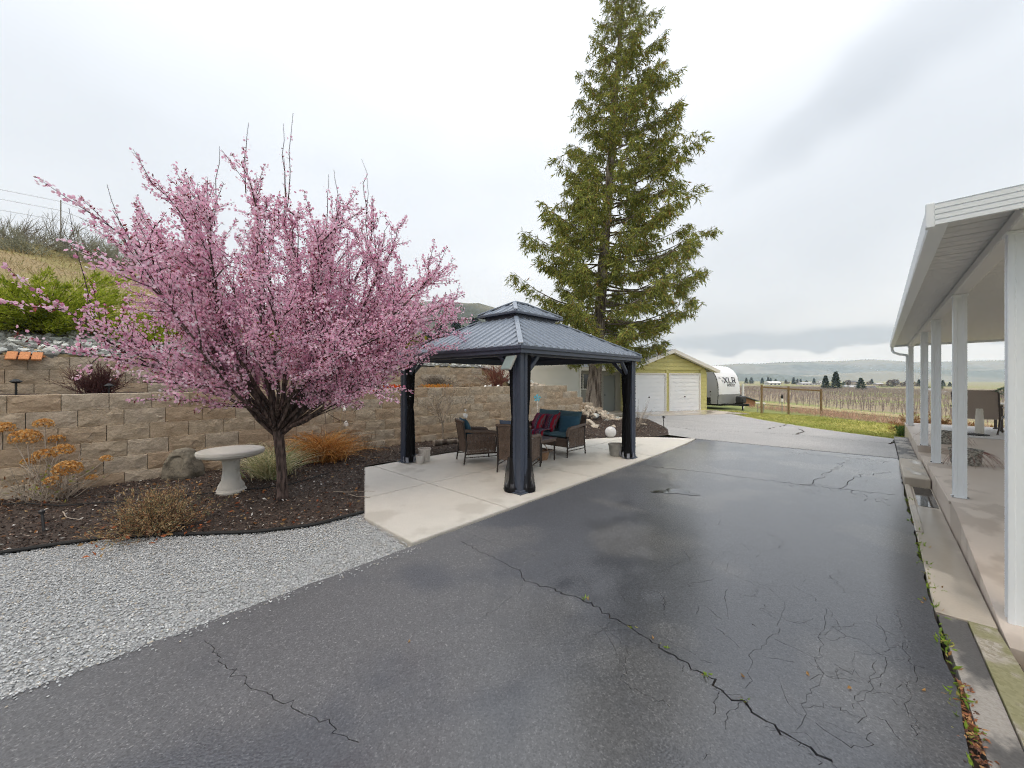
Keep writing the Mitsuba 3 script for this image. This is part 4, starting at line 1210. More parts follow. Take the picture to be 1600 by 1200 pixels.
# ------------------------------------------------------------------ plum tree in blossom
pg = np.random.default_rng(7)
pb = np.array([-5.73, 1.66, 0.0])
pk = thing('plum_tree', 'plum tree covered in pink blossom in the mulch bed', 'tree')
fork = pb + RT * -0.05 + np.array([0, 0, 1.08])
t = np.linspace(0, 1, 12)
tr = pb + (fork - pb) * t[:, None] + RT * (0.02 * np.sin(4 * t))[:, None]
rad = 0.058 + 0.040 * np.exp(-t * 9) + 0.012 * t ** 3
tv, tf = tube(np.vstack([tr, fork + [0, 0, 0.10]]), np.concatenate([rad, [0.075]]), 16)
part(pk, 'trunk', (tv, tf), 'm_plum_bark', smooth=True)


def curve(p0, d0, p1, n):
    t = np.linspace(0, 1, n)[:, None]
    L = np.linalg.norm(p1 - p0)
    c = p0 + d0 * L * 0.5
    return (1 - t) ** 2 * p0 + 2 * t * (1 - t) * c + t ** 2 * p1


def along(pts, s):
    u = np.concatenate([[0], np.cumsum(np.linalg.norm(np.diff(pts, axis=0), axis=1))])
    return np.stack([np.interp(s * u[-1], u, pts[:, k]) for k in range(3)], 1), u[-1]


SP, SD, SG = [], [], []          # blossom places, shoot direction, how near the tip
twigs = []


def flower(pts, lo, hi, per_m):
    q, L = along(pts, np.array([0.0, 1.0]))
    n = max(2, int(L * (hi - lo) * per_m))
    s = pg.uniform(lo, hi, n)
    q, _ = along(pts, s)
    dirs = unit(np.gradient(pts, axis=0))
    k = np.clip((s * (len(pts) - 1)).astype(int), 0, len(pts) - 1)
    SP.append(q)
    SD.append(dirs[k])
    SG.append(s)


ends = []
# (sideways, depth, height) of the main limb ends relative to the trunk, read off the crown's outline
for (r_, d_, z_) in [(-2.0, 0.2, 3.3), (-1.30, -0.5, 2.7), (-1.6, 0.8, 2.4), (-1.1, -0.9, 1.85), (-2.3, -0.1, 4.1), (-1.7, 0.9, 4.35), (-1.0, -1.2, 3.6), (-1.55, 0.1, 4.75),
                     (-0.55, 1.1, 4.75), (0.0, -0.7, 4.7), (0.45, 0.6, 4.75), (0.95, -0.9, 3.9), (1.05, 0.5, 4.45), (1.55, -0.2, 4.05), (1.75, 0.9, 3.55), (2.0, -0.5, 3.0), (1.95, 0.4, 2.75), (1.9, 1.1, 2.35),
                     (1.75, -0.9, 2.15), (1.35, 0.2, 1.75), (-0.3, -1.7, 2.6), (0.7, -1.6, 2.7), (-0.9, 1.7, 2.9), (0.6, 1.8, 3.0), (-0.4, 0.2, 4.9), (-1.2, -0.3, 4.45), (0.6, -0.1, 4.3), (-0.2, -1.2, 3.9), (-0.7, -0.6, 4.2), (0.1, 0.9, 4.5),
                     (-1.15, 1.2, 2.2), (1.2, -1.2, 1.9), (-0.9, -1.5, 2.0), (0.2, 1.5, 3.7), (1.4, 1.3, 2.5), (-1.7, 0.2, 3.0), (1.3, 0.1, 3.2), (-0.8, 0.7, 4.1), (-1.3, -0.5, 3.9), (0.35, -0.4, 4.0), (0.8, 0.8, 3.9), (-0.3, -0.9, 3.3), (0.9, -0.7, 3.3), (-1.2, 0.6, 3.4), (0.3, 0.2, 3.6), (-0.6, 1.3, 4.0), (1.2, 0.7, 3.0), (2.0, 0.3, 2.35), (1.75, -0.6, 2.0), (1.45, 0.7, 1.8), (1.9, 0.9, 3.0), (-1.35, 0.3, 2.0), (1.2, -0.3, 1.65)]:
    ends.append(pb + RT * r_ * (0.87 if r_ < 0 else 1.0) + FW * d_ * 0.92 + np.array([0, 0, z_ - 0.92 * np.clip((z_ - 2.4) / 2.2, 0, 1)]))
groups = {}
limbs = []
for i, e in enumerate(ends):
    h = unit((e - fork) * [1, 1, 0.0])
    start = fork + np.array([0, 0, pg.uniform(-0.22, 0.10)]) + h * 0.045
    steep = np.clip((e[2] - 1.3) / 3.4, 0, 1)
    d0 = unit(h * (1.0 - 0.55 * steep) + np.array([0, 0, 0.30 + 0.9 * steep]) + pg.normal(0, 0.10, 3))
    pts = curve(start, d0, e, 12) + np.cumsum(pg.normal(0, 0.012, (12, 3)), 0)
    L = np.linalg.norm(e - start)
    limbs.append(tube(pts, np.array([0.0205 * (0.6 + 0.16 * L) * (1 - t_) ** 0.8 + 0.0035 for t_ in np.linspace(0, 1, 12)]) * pg.uniform(0.8, 1.15), 7, cap=False))
    flower(pts, 0.40, 1.0, 120)
    nsub = int(4 + 3.0 * L)
    for s in np.linspace(0.24, 0.96, nsub):
        q, _ = along(pts, np.array([s, min(1, s + 0.04)]))
        tg = unit(q[1] - q[0]) if s < 0.97 else unit(pts[-1] - pts[-2])
        out = unit((q[0] - fork) * [1, 1, 0.35])
        d1 = unit(tg * 0.75 + pg.normal(0, 0.42, 3) + out * 0.25 + np.array([0, 0, 0.20]))
        L1 = pg.uniform(0.30, 0.85) * (1.12 - 0.40 * s)
        end1 = q[0] + d1 * L1 + np.array([0, 0, 0.10 * L1])
        p1 = curve(q[0], unit(d1 + tg * 0.3), end1, 6) + np.cumsum(pg.normal(0, 0.008, (6, 3)), 0)
        twigs.append(tube(p1, np.linspace(0.009, 0.0025, 6), 4, cap=False))
        flower(p1, 0.05, 1.0, 105)
        for _ in range(pg.integers(3, 7)):
            s2 = pg.uniform(0.15, 0.95)
            q2, _ = along(p1, np.array([s2]))
            d2 = unit(d1 * 0.7 + pg.normal(0, 0.5, 3) + np.array([0, 0, 0.22]))
            L2 = pg.uniform(0.16, 0.46)
            p2 = np.stack([q2[0], q2[0] + d2 * L2 * 0.5 + pg.normal(0, 0.01, 3), q2[0] + d2 * L2 + [0, 0, 0.04 * L2]])
            twigs.append(tube(p2, [0.005, 0.0035, 0.0018], 3, cap=False))
            flower(p2, 0.0, 1.0, 125)
# bare water shoots above the crown
for (r_, d_, z0, z1, lean) in [(-0.95, 0.1, 3.9, 5.1, 0.05), (-1.95, 0.0, 3.4, 4.55, -0.35), (0.03, 0.1, 4.1, 5.55, 0.05), (0.12, -0.1, 4.1, 5.3, -0.06), (-0.12, 0.3, 4.0, 5.05, -0.02), (0.75, 0.0, 3.8, 4.75, -0.05), (1.05, 0.2, 3.6, 4.75, 0.0),
                               (1.2, 0.1, 3.3, 4.1, 0.18), (-0.35, -0.2, 4.2, 5.25, 0.03), (1.15, -0.1, 3.9, 4.8, -0.03), (-1.5, 0.3, 3.9, 4.6, 0.2), (-2.45, 0.0, 2.6, 4.25, -0.35), (0.45, 0.3, 3.9, 4.85, 0.02)]:
    a = pb + RT * r_ + FW * d_ + np.array([0, 0, z0 - 0.25])
    b = pb + RT * (r_ + lean) + FW * d_ + np.array([0, 0, z1 - 0.38])
    pts = a + (b - a) * np.linspace(0, 1, 6)[:, None] + pg.normal(0, 0.012, (6, 3))
    twigs.append(tube(pts, np.linspace(0.007, 0.0025, 6), 4, cap=False))
    flower(pts, 0.0, 0.8, 26)
for m in limbs:
    part(pk, 'limb', m, 'm_plum_bark', smooth=True)
part(pk, 'twigs', cat(twigs), 'm_plum_bark')
SP, SD, SG = np.vstack(SP), np.vstack(SD), np.concatenate(SG)
keep = (SP[:, 2] > 1.25)
SP, SD, SG = SP[keep], SD[keep], SG[keep]
rd = unit(np.cross(SD, unit(pg.normal(size=SD.shape))))
leafy = pg.uniform(size=len(SP)) < 0.06 + 0.17 * SG ** 2 + 0.10 * np.clip((SP[:, 2] - 3.3) / 1.5, 0, 1)
fl = ~leafy
v, f, r = blossoms(SP[fl] + rd[fl] * pg.gamma(2.0, 0.011, (fl.sum(), 1)), rd[fl] + 0.5 * pg.normal(size=(fl.sum(), 3)), pg.uniform(0.009, 0.0175, fl.sum()), pg, 5)
part(pk, 'blossom', (v, f), 'm_petal', color=tint(r, [(5, (0.88, 0.56, 0.70)), (4, (0.91, 0.67, 0.78)), (2.0, (0.80, 0.44, 0.60)), (0.8, (0.60, 0.25, 0.40)), (2, (0.94, 0.79, 0.86))], pg, 0.14), label='masses of small pink five-petalled flowers')
lf = np.where(leafy)[0]
v, f, r = cards(SP[lf], unit(SD[lf] * 0.5 + rd[lf] + 0.3 * pg.normal(size=(len(lf), 3))), pg.uniform(0.022, 0.048, len(lf)), pg.uniform(0.010, 0.018, len(lf)), pg, 0.3)
part(pk, 'young_leaves', (v, f), 'm_leaf', color=tint(r, [(4, (0.16, 0.030, 0.035)), (3, (0.23, 0.055, 0.05)), (1, (0.32, 0.10, 0.07))], pg), label='small dark red young leaves')

# ------------------------------------------------------------------ tall cedar
cg = np.random.default_rng(13)
ck = thing('cedar_tree', 'very tall cedar with drooping green foliage behind the gazebo', 'tree')
c0 = np.array([-9.08, 14.8, -0.1])
TOP = 21.0


def cedar_axis(z):
    z = np.asarray(z, float)
    return c0[None] * [1, 1, 0] + RT[None] * (1.10 * (np.clip(z - 0.8, 0, None) / 15.0))[:, None] + np.array([0, 0, 1.0])[None] * z[:, None]


zs = np.concatenate([[-0.3, 0.2, 0.6], np.linspace(1.0, TOP, 30)])
tr = 0.285 * (1 - np.clip(zs / TOP, 0, 1)) ** 0.85 + 0.012 + 0.30 * np.exp(-np.clip(zs + 0.3, 0, 9) * 1.5)
part(ck, 'trunk', tube(cedar_axis(zs) + np.where(zs[:, None] > 2, cg.normal(0, 0.015, (len(zs), 3)), 0), tr, 14), 'm_cedar_bark', smooth=True)
ZL = [1.6, 2.4, 3.6, 4.6, 5.6, 7.5, 9.0, 11.0, 12.5, 14.5, 16.2, 18.6, 21.0]
LL = [1.2, 2.3, 3.0, 3.6, 3.75, 3.2, 2.75, 2.3, 2.0, 1.4, 1.15, 0.75, 0.1]
LR = [1.2, 2.2, 4.2, 5.15, 5.25, 4.5, 4.0, 3.3, 2.9, 2.3, 1.6, 1.0, 0.1]
br, P, D, LEN = [], [], [], []
nb = 205
for i in range(nb):
    z = 2.5 + (TOP - 2.85) * (i + cg.uniform(-0.4, 0.4)) / nb
    a = i * 2.39996 + cg.normal(0, 0.25)
    c = math.cos(a)
    wl = (1 - c) / 2
    L = (np.interp(z, ZL, LL) * wl + np.interp(z, ZL, LR) * (1 - wl)) * cg.uniform(0.74, 1.08)
    L *= 1 - 0.12 * abs(math.sin(a))
    h = RT * c + FW * math.sin(a)
    up = np.interp(z, [2, 6, 12, 19], [-0.16, 0.05, 0.38, 0.75]) + cg.normal(0, 0.06)
    t = np.linspace(0, 1, 9)
    p0 = cedar_axis([z])[0]
    pts = p0 + h * (L * t)[:, None] + np.array([0, 0, 1.0]) * (L * (up * t - 0.16 * t * (1 - t) + np.interp(z, [2, 12, 19], [0.26, 0.16, 0.0]) * t ** 2.5))[:, None] + np.cumsum(cg.normal(0, 0.012 * L / 3, (9, 3)), 0)
    br.append(tube(pts, np.linspace(0.011 + 0.0105 * L, 0.005, 9), 5, cap=False))
    nsec = int(8 + 7.8 * L)
    for s in cg.uniform(0.0, 1.0, nsec) ** 0.75 * 0.88 + 0.12:
        q, _ = along(pts, np.array([s]))
        side = unit(np.cross(h, [0, 0, 1.0])) * cg.choice([-1, 1])
        d1 = unit(h * cg.uniform(0.4, 1.0) + side * cg.uniform(0.25, 1.0) + np.array([0, 0, cg.uniform(-0.30, 0.15)]))
        L1 = cg.uniform(0.25, 0.85) * (1.15 - 0.6 * s) * min(1.0, 0.35 + L / 4)
        tt = np.linspace(0, 1, 4)[:, None]
        p1 = q[0] + d1 * L1 * tt + np.array([0, 0, -0.38 * L1]) * tt ** 2
        br.append(tube(p1, [0.007, 0.005, 0.004, 0.002], 3, cap=False))
        m = max(4, int(L1 * 24))
        ss = cg.uniform(0.1, 1.0, m)
        qq = np.stack([np.interp(ss, tt[:, 0], p1[:, k]) for k in range(3)], 1)
        P.append(qq)
        D.append(unit(d1 * 0.35 + np.array([0, 0, -0.72]) + cg.normal(0, 0.42, (m, 3))))
        LEN.append(cg.uniform(0.13, 0.40, m) * min(1.0, 0.55 + L / 6))
part(ck, 'branches', cat(br), 'm_cedar_bark')
P, D, LEN = np.vstack(P), np.vstack(D), np.concatenate(LEN)
# each spray hangs as a flat fan of narrow fronds
NF = 5
P3 = np.repeat(P, NF, 0) + np.repeat(D * LEN[:, None] * 0.25, NF, 0) * np.tile([[0], [0.6], [1.1], [1.7], [2.2]], (len(P), 1))
D3 = unit(np.repeat(D, NF, 0) + cg.normal(0, 0.42, (len(P) * NF, 3)))
v, f, r = cards(P3, D3, np.repeat(LEN, NF) * cg.uniform(0.40, 0.75, len(P3)), np.repeat(LEN, NF) * cg.uniform(0.08, 0.16, len(P3)), cg, 0.15)
part(ck, 'foliage', (v, f), 'm_leaf', color=tint(r, [(5, (0.26, 0.29, 0.075)), (4, (0.175, 0.215, 0.06)), (3, (0.37, 0.37, 0.095)), (1.2, (0.31, 0.25, 0.08)), (0.5, (0.30, 0.17, 0.06))], cg, 0.3))

# ------------------------------------------------------------------ gazebo
PX0, PX1, PY0, PY1 = -6.61, -3.66, 4.05, 7.37
PZ = 0.02
gk = thing('gazebo', 'dark blue grey metal gazebo with a two tier ribbed roof on the patio slab', 'gazebo')


def channel_post(x, y, z0, z1, w=0.145):
    h = w / 2
    g_ = 0.012
    s = [(-h, -h), (-0.028, -h), (-0.024, -h + g_), (0.024, -h + g_), (0.028, -h), (h, -h), (h, -0.028), (h - g_, -0.024), (h - g_, 0.024), (h, 0.028), (h, h), (0.028, h), (0.024, h - g_), (-0.024, h - g_), (-0.028, h), (-h, h),
         (-h, 0.028), (-h + g_, 0.024), (-h + g_, -0.024), (-h, -0.028)]
    m = extrude(Polygon(s), z0, z1)
    return place(m, (x, y))


for (x, y) in ((PX1, PY0), (PX0, PY0), (PX1, PY1), (PX0, PY1)):
    p = part(gk, 'post', channel_post(x, y, PZ, 1.98), 'm_gazebo')
    part(p, 'base_plate', cat([bbox(x - 0.105, x + 0.105, y - 0.105, y + 0.105, PZ, PZ + 0.022, 0.006), bbox(x - 0.085, x + 0.085, y - 0.085, y + 0.085, PZ + 0.02, PZ + 0.05, 0.01)]), 'm_gazebo')
    sx, sy = (1 if x < -5 else -1), (1 if y < 5 else -1)
    part(gk, 'brace', beam((x + sx * 0.06, y, 1.62), (x + sx * 0.40, y, 1.965), 0.06, 0.06, 0.008), 'm_gazebo')
    part(gk, 'brace', beam((x, y + sy * 0.06, 1.62), (x, y + sy * 0.40, 1.965), 0.06, 0.06, 0.008), 'm_gazebo')
for a, b in (((PX0, PY0), (PX1, PY0)), ((PX0, PY1), (PX1, PY1)), ((PX0, PY0 + 0.05), (PX0, PY1 - 0.05)), ((PX1, PY0 + 0.05), (PX1, PY1 - 0.05))):
    part(gk, 'beam', beam((*a, 2.005), (*b, 2.005), 0.075, 0.13, 0.008), 'm_gazebo')
EX0, EX1, EY0, EY1 = PX0 - 0.155, PX1 + 0.155, PY0 - 0.155, PY1 + 0.155
EZ = 2.07


def frame(x0, x1, y0, y1, z0, z1, w):
    o = sbox(x0, y0, x1, y1)
    return extrude(o.difference(sbox(x0 + w, y0 + w, x1 - w, y1 - w)), z0, z1)


part(gk, 'fascia', cat([frame(EX0, EX1, EY0, EY1, 1.965, 2.000, 0.05), frame(EX0 + 0.012, EX1 - 0.012, EY0 + 0.012, EY1 - 0.012, 2.0001, 2.022, 0.04), frame(EX0 - 0.015, EX1 + 0.015, EY0 - 0.015, EY1 + 0.015, 2.0221, 2.062, 0.05)]), 'm_gazebo', label='double grooved eave channel')
SLP = 0.535


def roof_side(parent, origin, u, n, width, run, z0, slope, cut, pan_w, rib=True):
    """Ribbed pans of one hipped slope: origin = eave corner, u along the eave, n inwards; each pan is cut by the hips and the upper rim."""
    cnt = max(3, int(round(width / pan_w)))
    w = width / cnt
    lim = lambda a: max(0.015, min(a, width - a, run))
    rp = part(gk, 'roof_panel', (np.array([[*(np.array(origin) + np.array(u) * a + np.array(n) * b), z0 - 0.022 + slope * b] for a, b in ((0, 0), (width, 0), (width - run, run), (run, run))]), np.array([[0, 1, 2], [0, 2, 3]])) if width > 2 * run else
              (np.array([[*(np.array(origin) + np.array(u) * a + np.array(n) * b), z0 - 0.022 + slope * b] for a, b in ((0, 0), (width, 0), (width / 2, width / 2))]), np.array([[0, 1, 2]])), 'm_gazebo')
    for k in range(cnt):
        a0, a1 = k * w, (k + 1) * w - 0.0008
        prof = [(a0, 0.0), (a1 - 0.036, 0.0), (a1 - 0.029, 0.020), (a1 - 0.009, 0.020), (a1, 0.0)] if rib else [(a0, 0), (a1, 0)]
        v = []
        for a, h in prof:
            for b in (-0.012, lim(a)):
                q = np.array(origin) + np.array(u) * a + np.array(n) * b
                v.append([q[0], q[1], z0 + slope * b + h])
        f = []
        for i in range(len(prof) - 1):
            f += [[2 * i, 2 * i + 2, 2 * i + 3], [2 * i, 2 * i + 3, 2 * i + 1]]
        c = len(v)
        v += [[*(np.array(origin) + np.array(u) * a - np.array(n) * 0.012), z0 - 0.012 * slope - 0.004] for a in (a0, a1)]
        f += [[c, c + 1, 2 * (len(prof) - 1)], [c, 2 * (len(prof) - 1), 0]] + [[2 * i, 2 * i + 2, 0] for i in range(1, len(prof) - 1)]
        part(rp, 'pan', (np.array(v), np.array(f)), 'm_roof')
    scr = []
    for k in range(cnt):
        a = (k + 0.9) * w
        q = np.array(origin) + np.array(u) * min(a, width - 0.03) + np.array(n) * 0.02
        scr.append(place(lathe([(0, 0.0), (0.011, 0.0), (0.009, 0.012), (0, 0.014)], 6), (q[0], q[1]), z0 + 0.012 + slope * 0.02))
    part(rp, 'screws', cat(scr), 'm_dark_metal', kind='stuff')
    return rp


def hip_roof(x0, x1, y0, y1, z0, slope, run, pan_w):
    roof_side('', (x0, y0), (1, 0), (0, 1), x1 - x0, run, z0, slope, None, pan_w)
    roof_side('', (x1, y0), (0, 1), (-1, 0), y1 - y0, run, z0, slope, None, pan_w)
    roof_side('', (x1, y1), (-1, 0), (0, -1), x1 - x0, run, z0, slope, None, pan_w)
    roof_side('', (x0, y1), (0, -1), (1, 0), y1 - y0, run, z0, slope, None, pan_w)
    for cx, cy, sx, sy in ((x0, y0, 1, 1), (x1, y0, -1, 1), (x1, y1, -1, -1), (x0, y1, 1, -1)):
        a = np.array([cx, cy, z0 + 0.02])
        b = np.array([cx + sx * run, cy + sy * run, z0 + slope * run + 0.02])
        part(gk, 'hip_cap', beam(a, b, 0.075, 0.024, 0.007), 'm_roof')


hip_roof(EX0, EX1, EY0, EY1, EZ, SLP, 1.17, 0.172)
mx, my = (EX0 + EX1) / 2, (EY0 + EY1) / 2
ux0, ux1, uy0, uy1 = mx - 0.50, mx + 0.50, my - 0.69, my + 0.69
part(gk, 'vent_collar', frame(mx - 0.40, mx + 0.40, my - 0.58, my + 0.58, 2.62, 2.80, 0.03), 'm_gazebo')
part(gk, 'upper_fascia', frame(ux0 - 0.012, ux1 + 0.012, uy0 - 0.012, uy1 + 0.012, 2.775, 2.812, 0.04), 'm_gazebo')
hip_roof(ux0, ux1, uy0, uy1, 2.815, SLP, 0.495, 0.20)
part(gk, 'ridge_cap', beam((mx, my - 0.20, 2.815 + SLP * 0.495 + 0.022), (mx, my + 0.20, 2.815 + SLP * 0.495 + 0.022), 0.07, 0.03, 0.008), 'm_roof')
# mosquito nets gathered at the posts
for (x, y), (sx, sy), flare in (((PX1, PY0), (-1, 1), True), ((PX0, PY0), (1, 1), False), ((PX1, PY1), (-1, -1), False), ((PX0, PY1), (1, -1), False)):
    for (dx, dy) in ((sx, 0), (0, sy)):
        cxn, cyn = x + dx * 0.125, y + dy * 0.125
        ring = []
        zs = [0.06, 0.20, 0.45, 0.80, 0.98, 1.06, 1.14, 1.35, 1.65, 1.94]
        ws = [0.078, 0.066, 0.058, 0.050, 0.040, 0.033, 0.040, 0.052, 0.060, 0.066]
        th = np.linspace(0, 2 * np.pi, 28, endpoint=False)
        for z, w in zip(zs, ws):
            rr_ = w * (1 + 0.20 * np.sin(7 * th + z * 2.1) + 0.10 * np.sin(3 * th - z))
            ring.append(np.column_stack([cxn + rr_ * np.cos(th) * 0.9, cyn + rr_ * np.sin(th) * 0.9, np.full(28, z)]))
        v = np.vstack(ring)
        i, k = np.meshgrid(np.arange(len(zs) - 1), np.arange(28), indexing='ij')
        q = [a.ravel() for a in (i * 28 + k, i * 28 + (k + 1) % 28, (i + 1) * 28 + (k + 1) % 28, (i + 1) * 28 + k)]
        f = np.vstack([np.stack([q[0], q[1], q[2]], 1), np.stack([q[0], q[2], q[3]], 1)])
        nk = part(gk, 'net', (v, f), 'm_net', smooth=True)
        hem = []
        for a in (0.5, 1.7, 2.9, 4.2, 5.3):
            c = np.array([cxn + 0.10 * math.cos(a), cyn + 0.10 * math.sin(a), 0.095])
            hem.append(beam(c + [0, 0, -0.05], c + np.array([0.012 * math.cos(a), 0.012 * math.sin(a), 0.045]), 0.055, 0.012, 0.004, up=(math.cos(a), math.sin(a), 0.1)))
        part(nk, 'hem_strap', cat(hem), 'm_grey_cloth')
        if flare:
            th2 = np.linspace(0, 2 * np.pi, 24, endpoint=False)
            rg2 = []
            for z, w in ((0.05, 0.130), (0.25, 0.110), (0.5, 0.075)):
                rr_ = w * (1 + 0.14 * np.sin(5 * th2 + z))
                rg2.append(np.column_stack([cxn + rr_ * np.cos(th2), cyn + rr_ * np.sin(th2), np.full(24, z)]))
            v = np.vstack(rg2)
            i, k = np.meshgrid(np.arange(2), np.arange(24), indexing='ij')
            q = [a.ravel() for a in (i * 24 + k, i * 24 + (k + 1) % 24, (i + 1) * 24 + (k + 1) % 24, (i + 1) * 24 + k)]
            part(nk, 'loose_skirt', (v, np.vstack([np.stack([q[0], q[1], q[2]], 1), np.stack([q[0], q[2], q[3]], 1)])), 'm_net_thin', smooth=True)
            part(nk, 'hem_band', lathe([(0.130, 0.02), (0.134, 0.02), (0.127, 0.085), (0.123, 0.085)], 24, (cxn, cyn, 0.004)), 'm_net', smooth=False)
# solar lamp panel hung on the near post
sc = np.array([PX1 - 0.05, PY0 - 0.115, 1.80])
sk = thing('solar_lamp', 'square grey solar lamp panel hung at the top of the near gazebo post', 'lamp')
su = unit(np.array([-1.0, 0.1, 0.0]))
sn = unit(np.array([-0.15, -0.85, 0.50]))
sw = unit(np.cross(sn, su))
pv, pf = bbox(-0.105, 0.105, -0.115, 0.115, -0.012, 0.012, 0.006)
R3 = np.stack([su, sw, sn])
sc2 = np.array([PX1 - 0.055, PY0 - 0.175, 1.83])
part(sk, 'panel', (sc2 + pv @ R3, pf), 'm_grey_pot')
pv, pf = bbox(-0.095, 0.095, -0.105, 0.105, 0.0122, 0.016, 0.002)
part(sk, 'cell_face', (sc2 + pv @ R3, pf), 'm_solar')
part(sk, 'bracket', beam(sc2 - sn * 0.012, (PX1 - 0.05, PY0 - 0.072, 1.80), 0.03, 0.03), 'm_dark_metal')


# ------------------------------------------------------------------ wicker furniture
def lattice(u0, u1, v0, v1, fn, du=0.024, dv=0.022, w=0.014, t=0.006):
    """Woven strips over a panel; fn maps (u, v, out) to a point."""
    out = []

    def strip(a, b, across):
        n = 4
        ts = np.linspace(0, 1, n)
        pts = []
        for s in ts:
            u, v = a[0] + (b[0] - a[0]) * s, a[1] + (b[1] - a[1]) * s
            for k, o in ((-1, t / 2), (1, t / 2), (1, -t / 2), (-1, -t / 2)):
                pts.append(fn(u + (k * w / 2 if across == 'u' else 0), v + (k * w / 2 if across == 'v' else 0), o + (0.003 if across == 'u' else 0)))
        v_ = np.array(pts)
        f = []
        for i in range(n - 1):
            for k in range(4):
                a_, b_, c_, d_ = i * 4 + k, i * 4 + (k + 1) % 4, (i + 1) * 4 + (k + 1) % 4, (i + 1) * 4 + k
                f += [[a_, b_, c_], [a_, c_, d_]]
        out.append((v_, np.array(f)))
    for u in np.arange(u0, u1 + 1e-6, du):
        strip((u, v0), (u, v1), 'u')
    for v in np.arange(v0, v1 + 1e-6, dv):
        strip((u0, v), (u1, v), 'v')
    return cat(out)


def pillow(w, h, d, seed=0, n=14, flat=2.6):
    g_ = np.random.default_rng(seed)
    a = np.linspace(-1, 1, n)
    U, V = np.meshgrid(a, a, indexing='ij')
    th = ((1 - np.abs(U) ** flat) * (1 - np.abs(V) ** flat)) ** 0.55
    ear = 1 + 0.05 * (np.abs(U * V)) ** 2
    nz = 0.10 * (meshkit.fbm(np.stack([U * 2 + seed, V * 2, 0 * U], -1), 3, seed=seed) - 0.5)
    vs, fs = [], []
    for s in (1, -1):
        vs.append(np.stack([U * w / 2 * ear, V * h / 2 * ear, s * d / 2 * (th + nz * th)], -1).reshape(-1, 3))
        i, k = np.meshgrid(np.arange(n - 1), np.arange(n - 1), indexing='ij')
        q = [x.ravel() for x in (i * n + k, (i + 1) * n + k, (i + 1) * n + k + 1, i * n + k + 1)]
        f = np.vstack([np.stack([q[0], q[1], q[2]], 1), np.stack([q[0], q[2], q[3]], 1)])
        fs.append(f if s > 0 else f[:, ::-1])
    uv = np.tile(np.stack([(U + 1) / 2, (V + 1) / 2], -1).reshape(-1, 2), (2, 1))
    v, f = cat([(vs[0], fs[0]), (vs[1], fs[1])])
    return v, f, uv


def orient(mesh, c, u, n):
    """u = direction of local x, n = direction of local z."""
    u, n = unit(np.array(u, float)), unit(np.array(n, float))
    n = unit(n - u * (n @ u))
    w = np.cross(n, u)
    v = np.asarray(mesh[0])
    return np.array(c) + v[:, :1] * u + v[:, 1:2] * w + v[:, 2:3] * n, mesh[1]


def wicker_seat(name, label, cat_, xy, rot, W, D=0.62, group=None, cushions=None):
    """Local frame: x right, y = the way the seat faces."""
    k = thing(name, label, cat_, group)
    P_ = lambda m: place(m, xy, PZ, rot)
    hw, hd = W / 2, D / 2
    sh, ah, bh = 0.375, 0.60, 0.80
    back_y = lambda z: -hd + 0.02 - 0.16 * max(0.0, z - 0.36)
    # seat deck and skirt
    part(k, 'seat', P_(cat([bbox(-hw + 0.05, hw - 0.05, -hd + 0.05, hd - 0.02, sh - 0.05, sh, 0.012), bbox(-hw + 0.05, hw - 0.05, hd - 0.045, hd - 0.015, 0.20, sh - 0.045, 0.01)])), 'm_wicker')
    # backrest: woven curved panel in a frame
    fn = lambda u, v, o: (u, back_y(v) - o - 0.03 * (1 - (u / hw) ** 2), v)
    part(k, 'backrest', P_(cat([lattice(-hw + 0.045, hw - 0.045, 0.22, bh - 0.02, fn, 0.021, 0.020, 0.015),
                                tube([(u, back_y(bh) - 0.03 * (1 - (u / hw) ** 2), bh + 0.012 * (1 - (u / hw) ** 2)) for u in np.linspace(-hw, hw, 9)], 0.022, 8)])), 'm_wicker', smooth=40)
    for s in (-1, 1):
        x = s * (hw - 0.018)
        fn = lambda u, v, o, x=x, s=s: (x + s * o, u, v)
        panel = lattice(-hd + 0.03, hd - 0.05, 0.205, ah - 0.03, fn, 0.026, 0.022, 0.015)
        yb = back_y(ah)
        roll = tube([(x, yb, ah + 0.03), (x, -hd * 0.3, ah + 0.005), (x, hd * 0.45, ah - 0.01), (x, hd - 0.05, ah - 0.025), (x, hd + 0.0, ah - 0.085), (x, hd + 0.005, ah - 0.17)], [0.03, 0.034, 0.036, 0.036, 0.034, 0.026], 8)
        part(k, 'armrest', P_(cat([panel, roll])), 'm_wicker', smooth=40)
        part(k, 'leg', P_(tube([(x, hd - 0.01, ah - 0.10), (x, hd, 0.25), (x, hd + 0.012, 0.0)], [0.02, 0.018, 0.014], 8)), 'm_dark_leg', smooth=40)
        part(k, 'leg', P_(tube([(x, back_y(bh), bh), (x, -hd + 0.02, 0.36), (x, -hd - 0.035, 0.0)], [0.018, 0.018, 0.014], 8)), 'm_dark_leg', smooth=40)
        part(k, 'rail', P_(cat([beam((x, -hd, 0.19), (x, hd, 0.19), 0.022, 0.022, 0.004), beam((x, -hd, 0.13), (x, hd - 0.01, 0.13), 0.014, 0.014)])), 'm_dark_leg')
    return k, P_



def facing(dx, dy):
    return math.atan2(-dx, dy)


def world_dir(rot, x, y, z):
    return np.array([x * math.cos(rot) - y * math.sin(rot), x * math.sin(rot) + y * math.cos(rot), z])


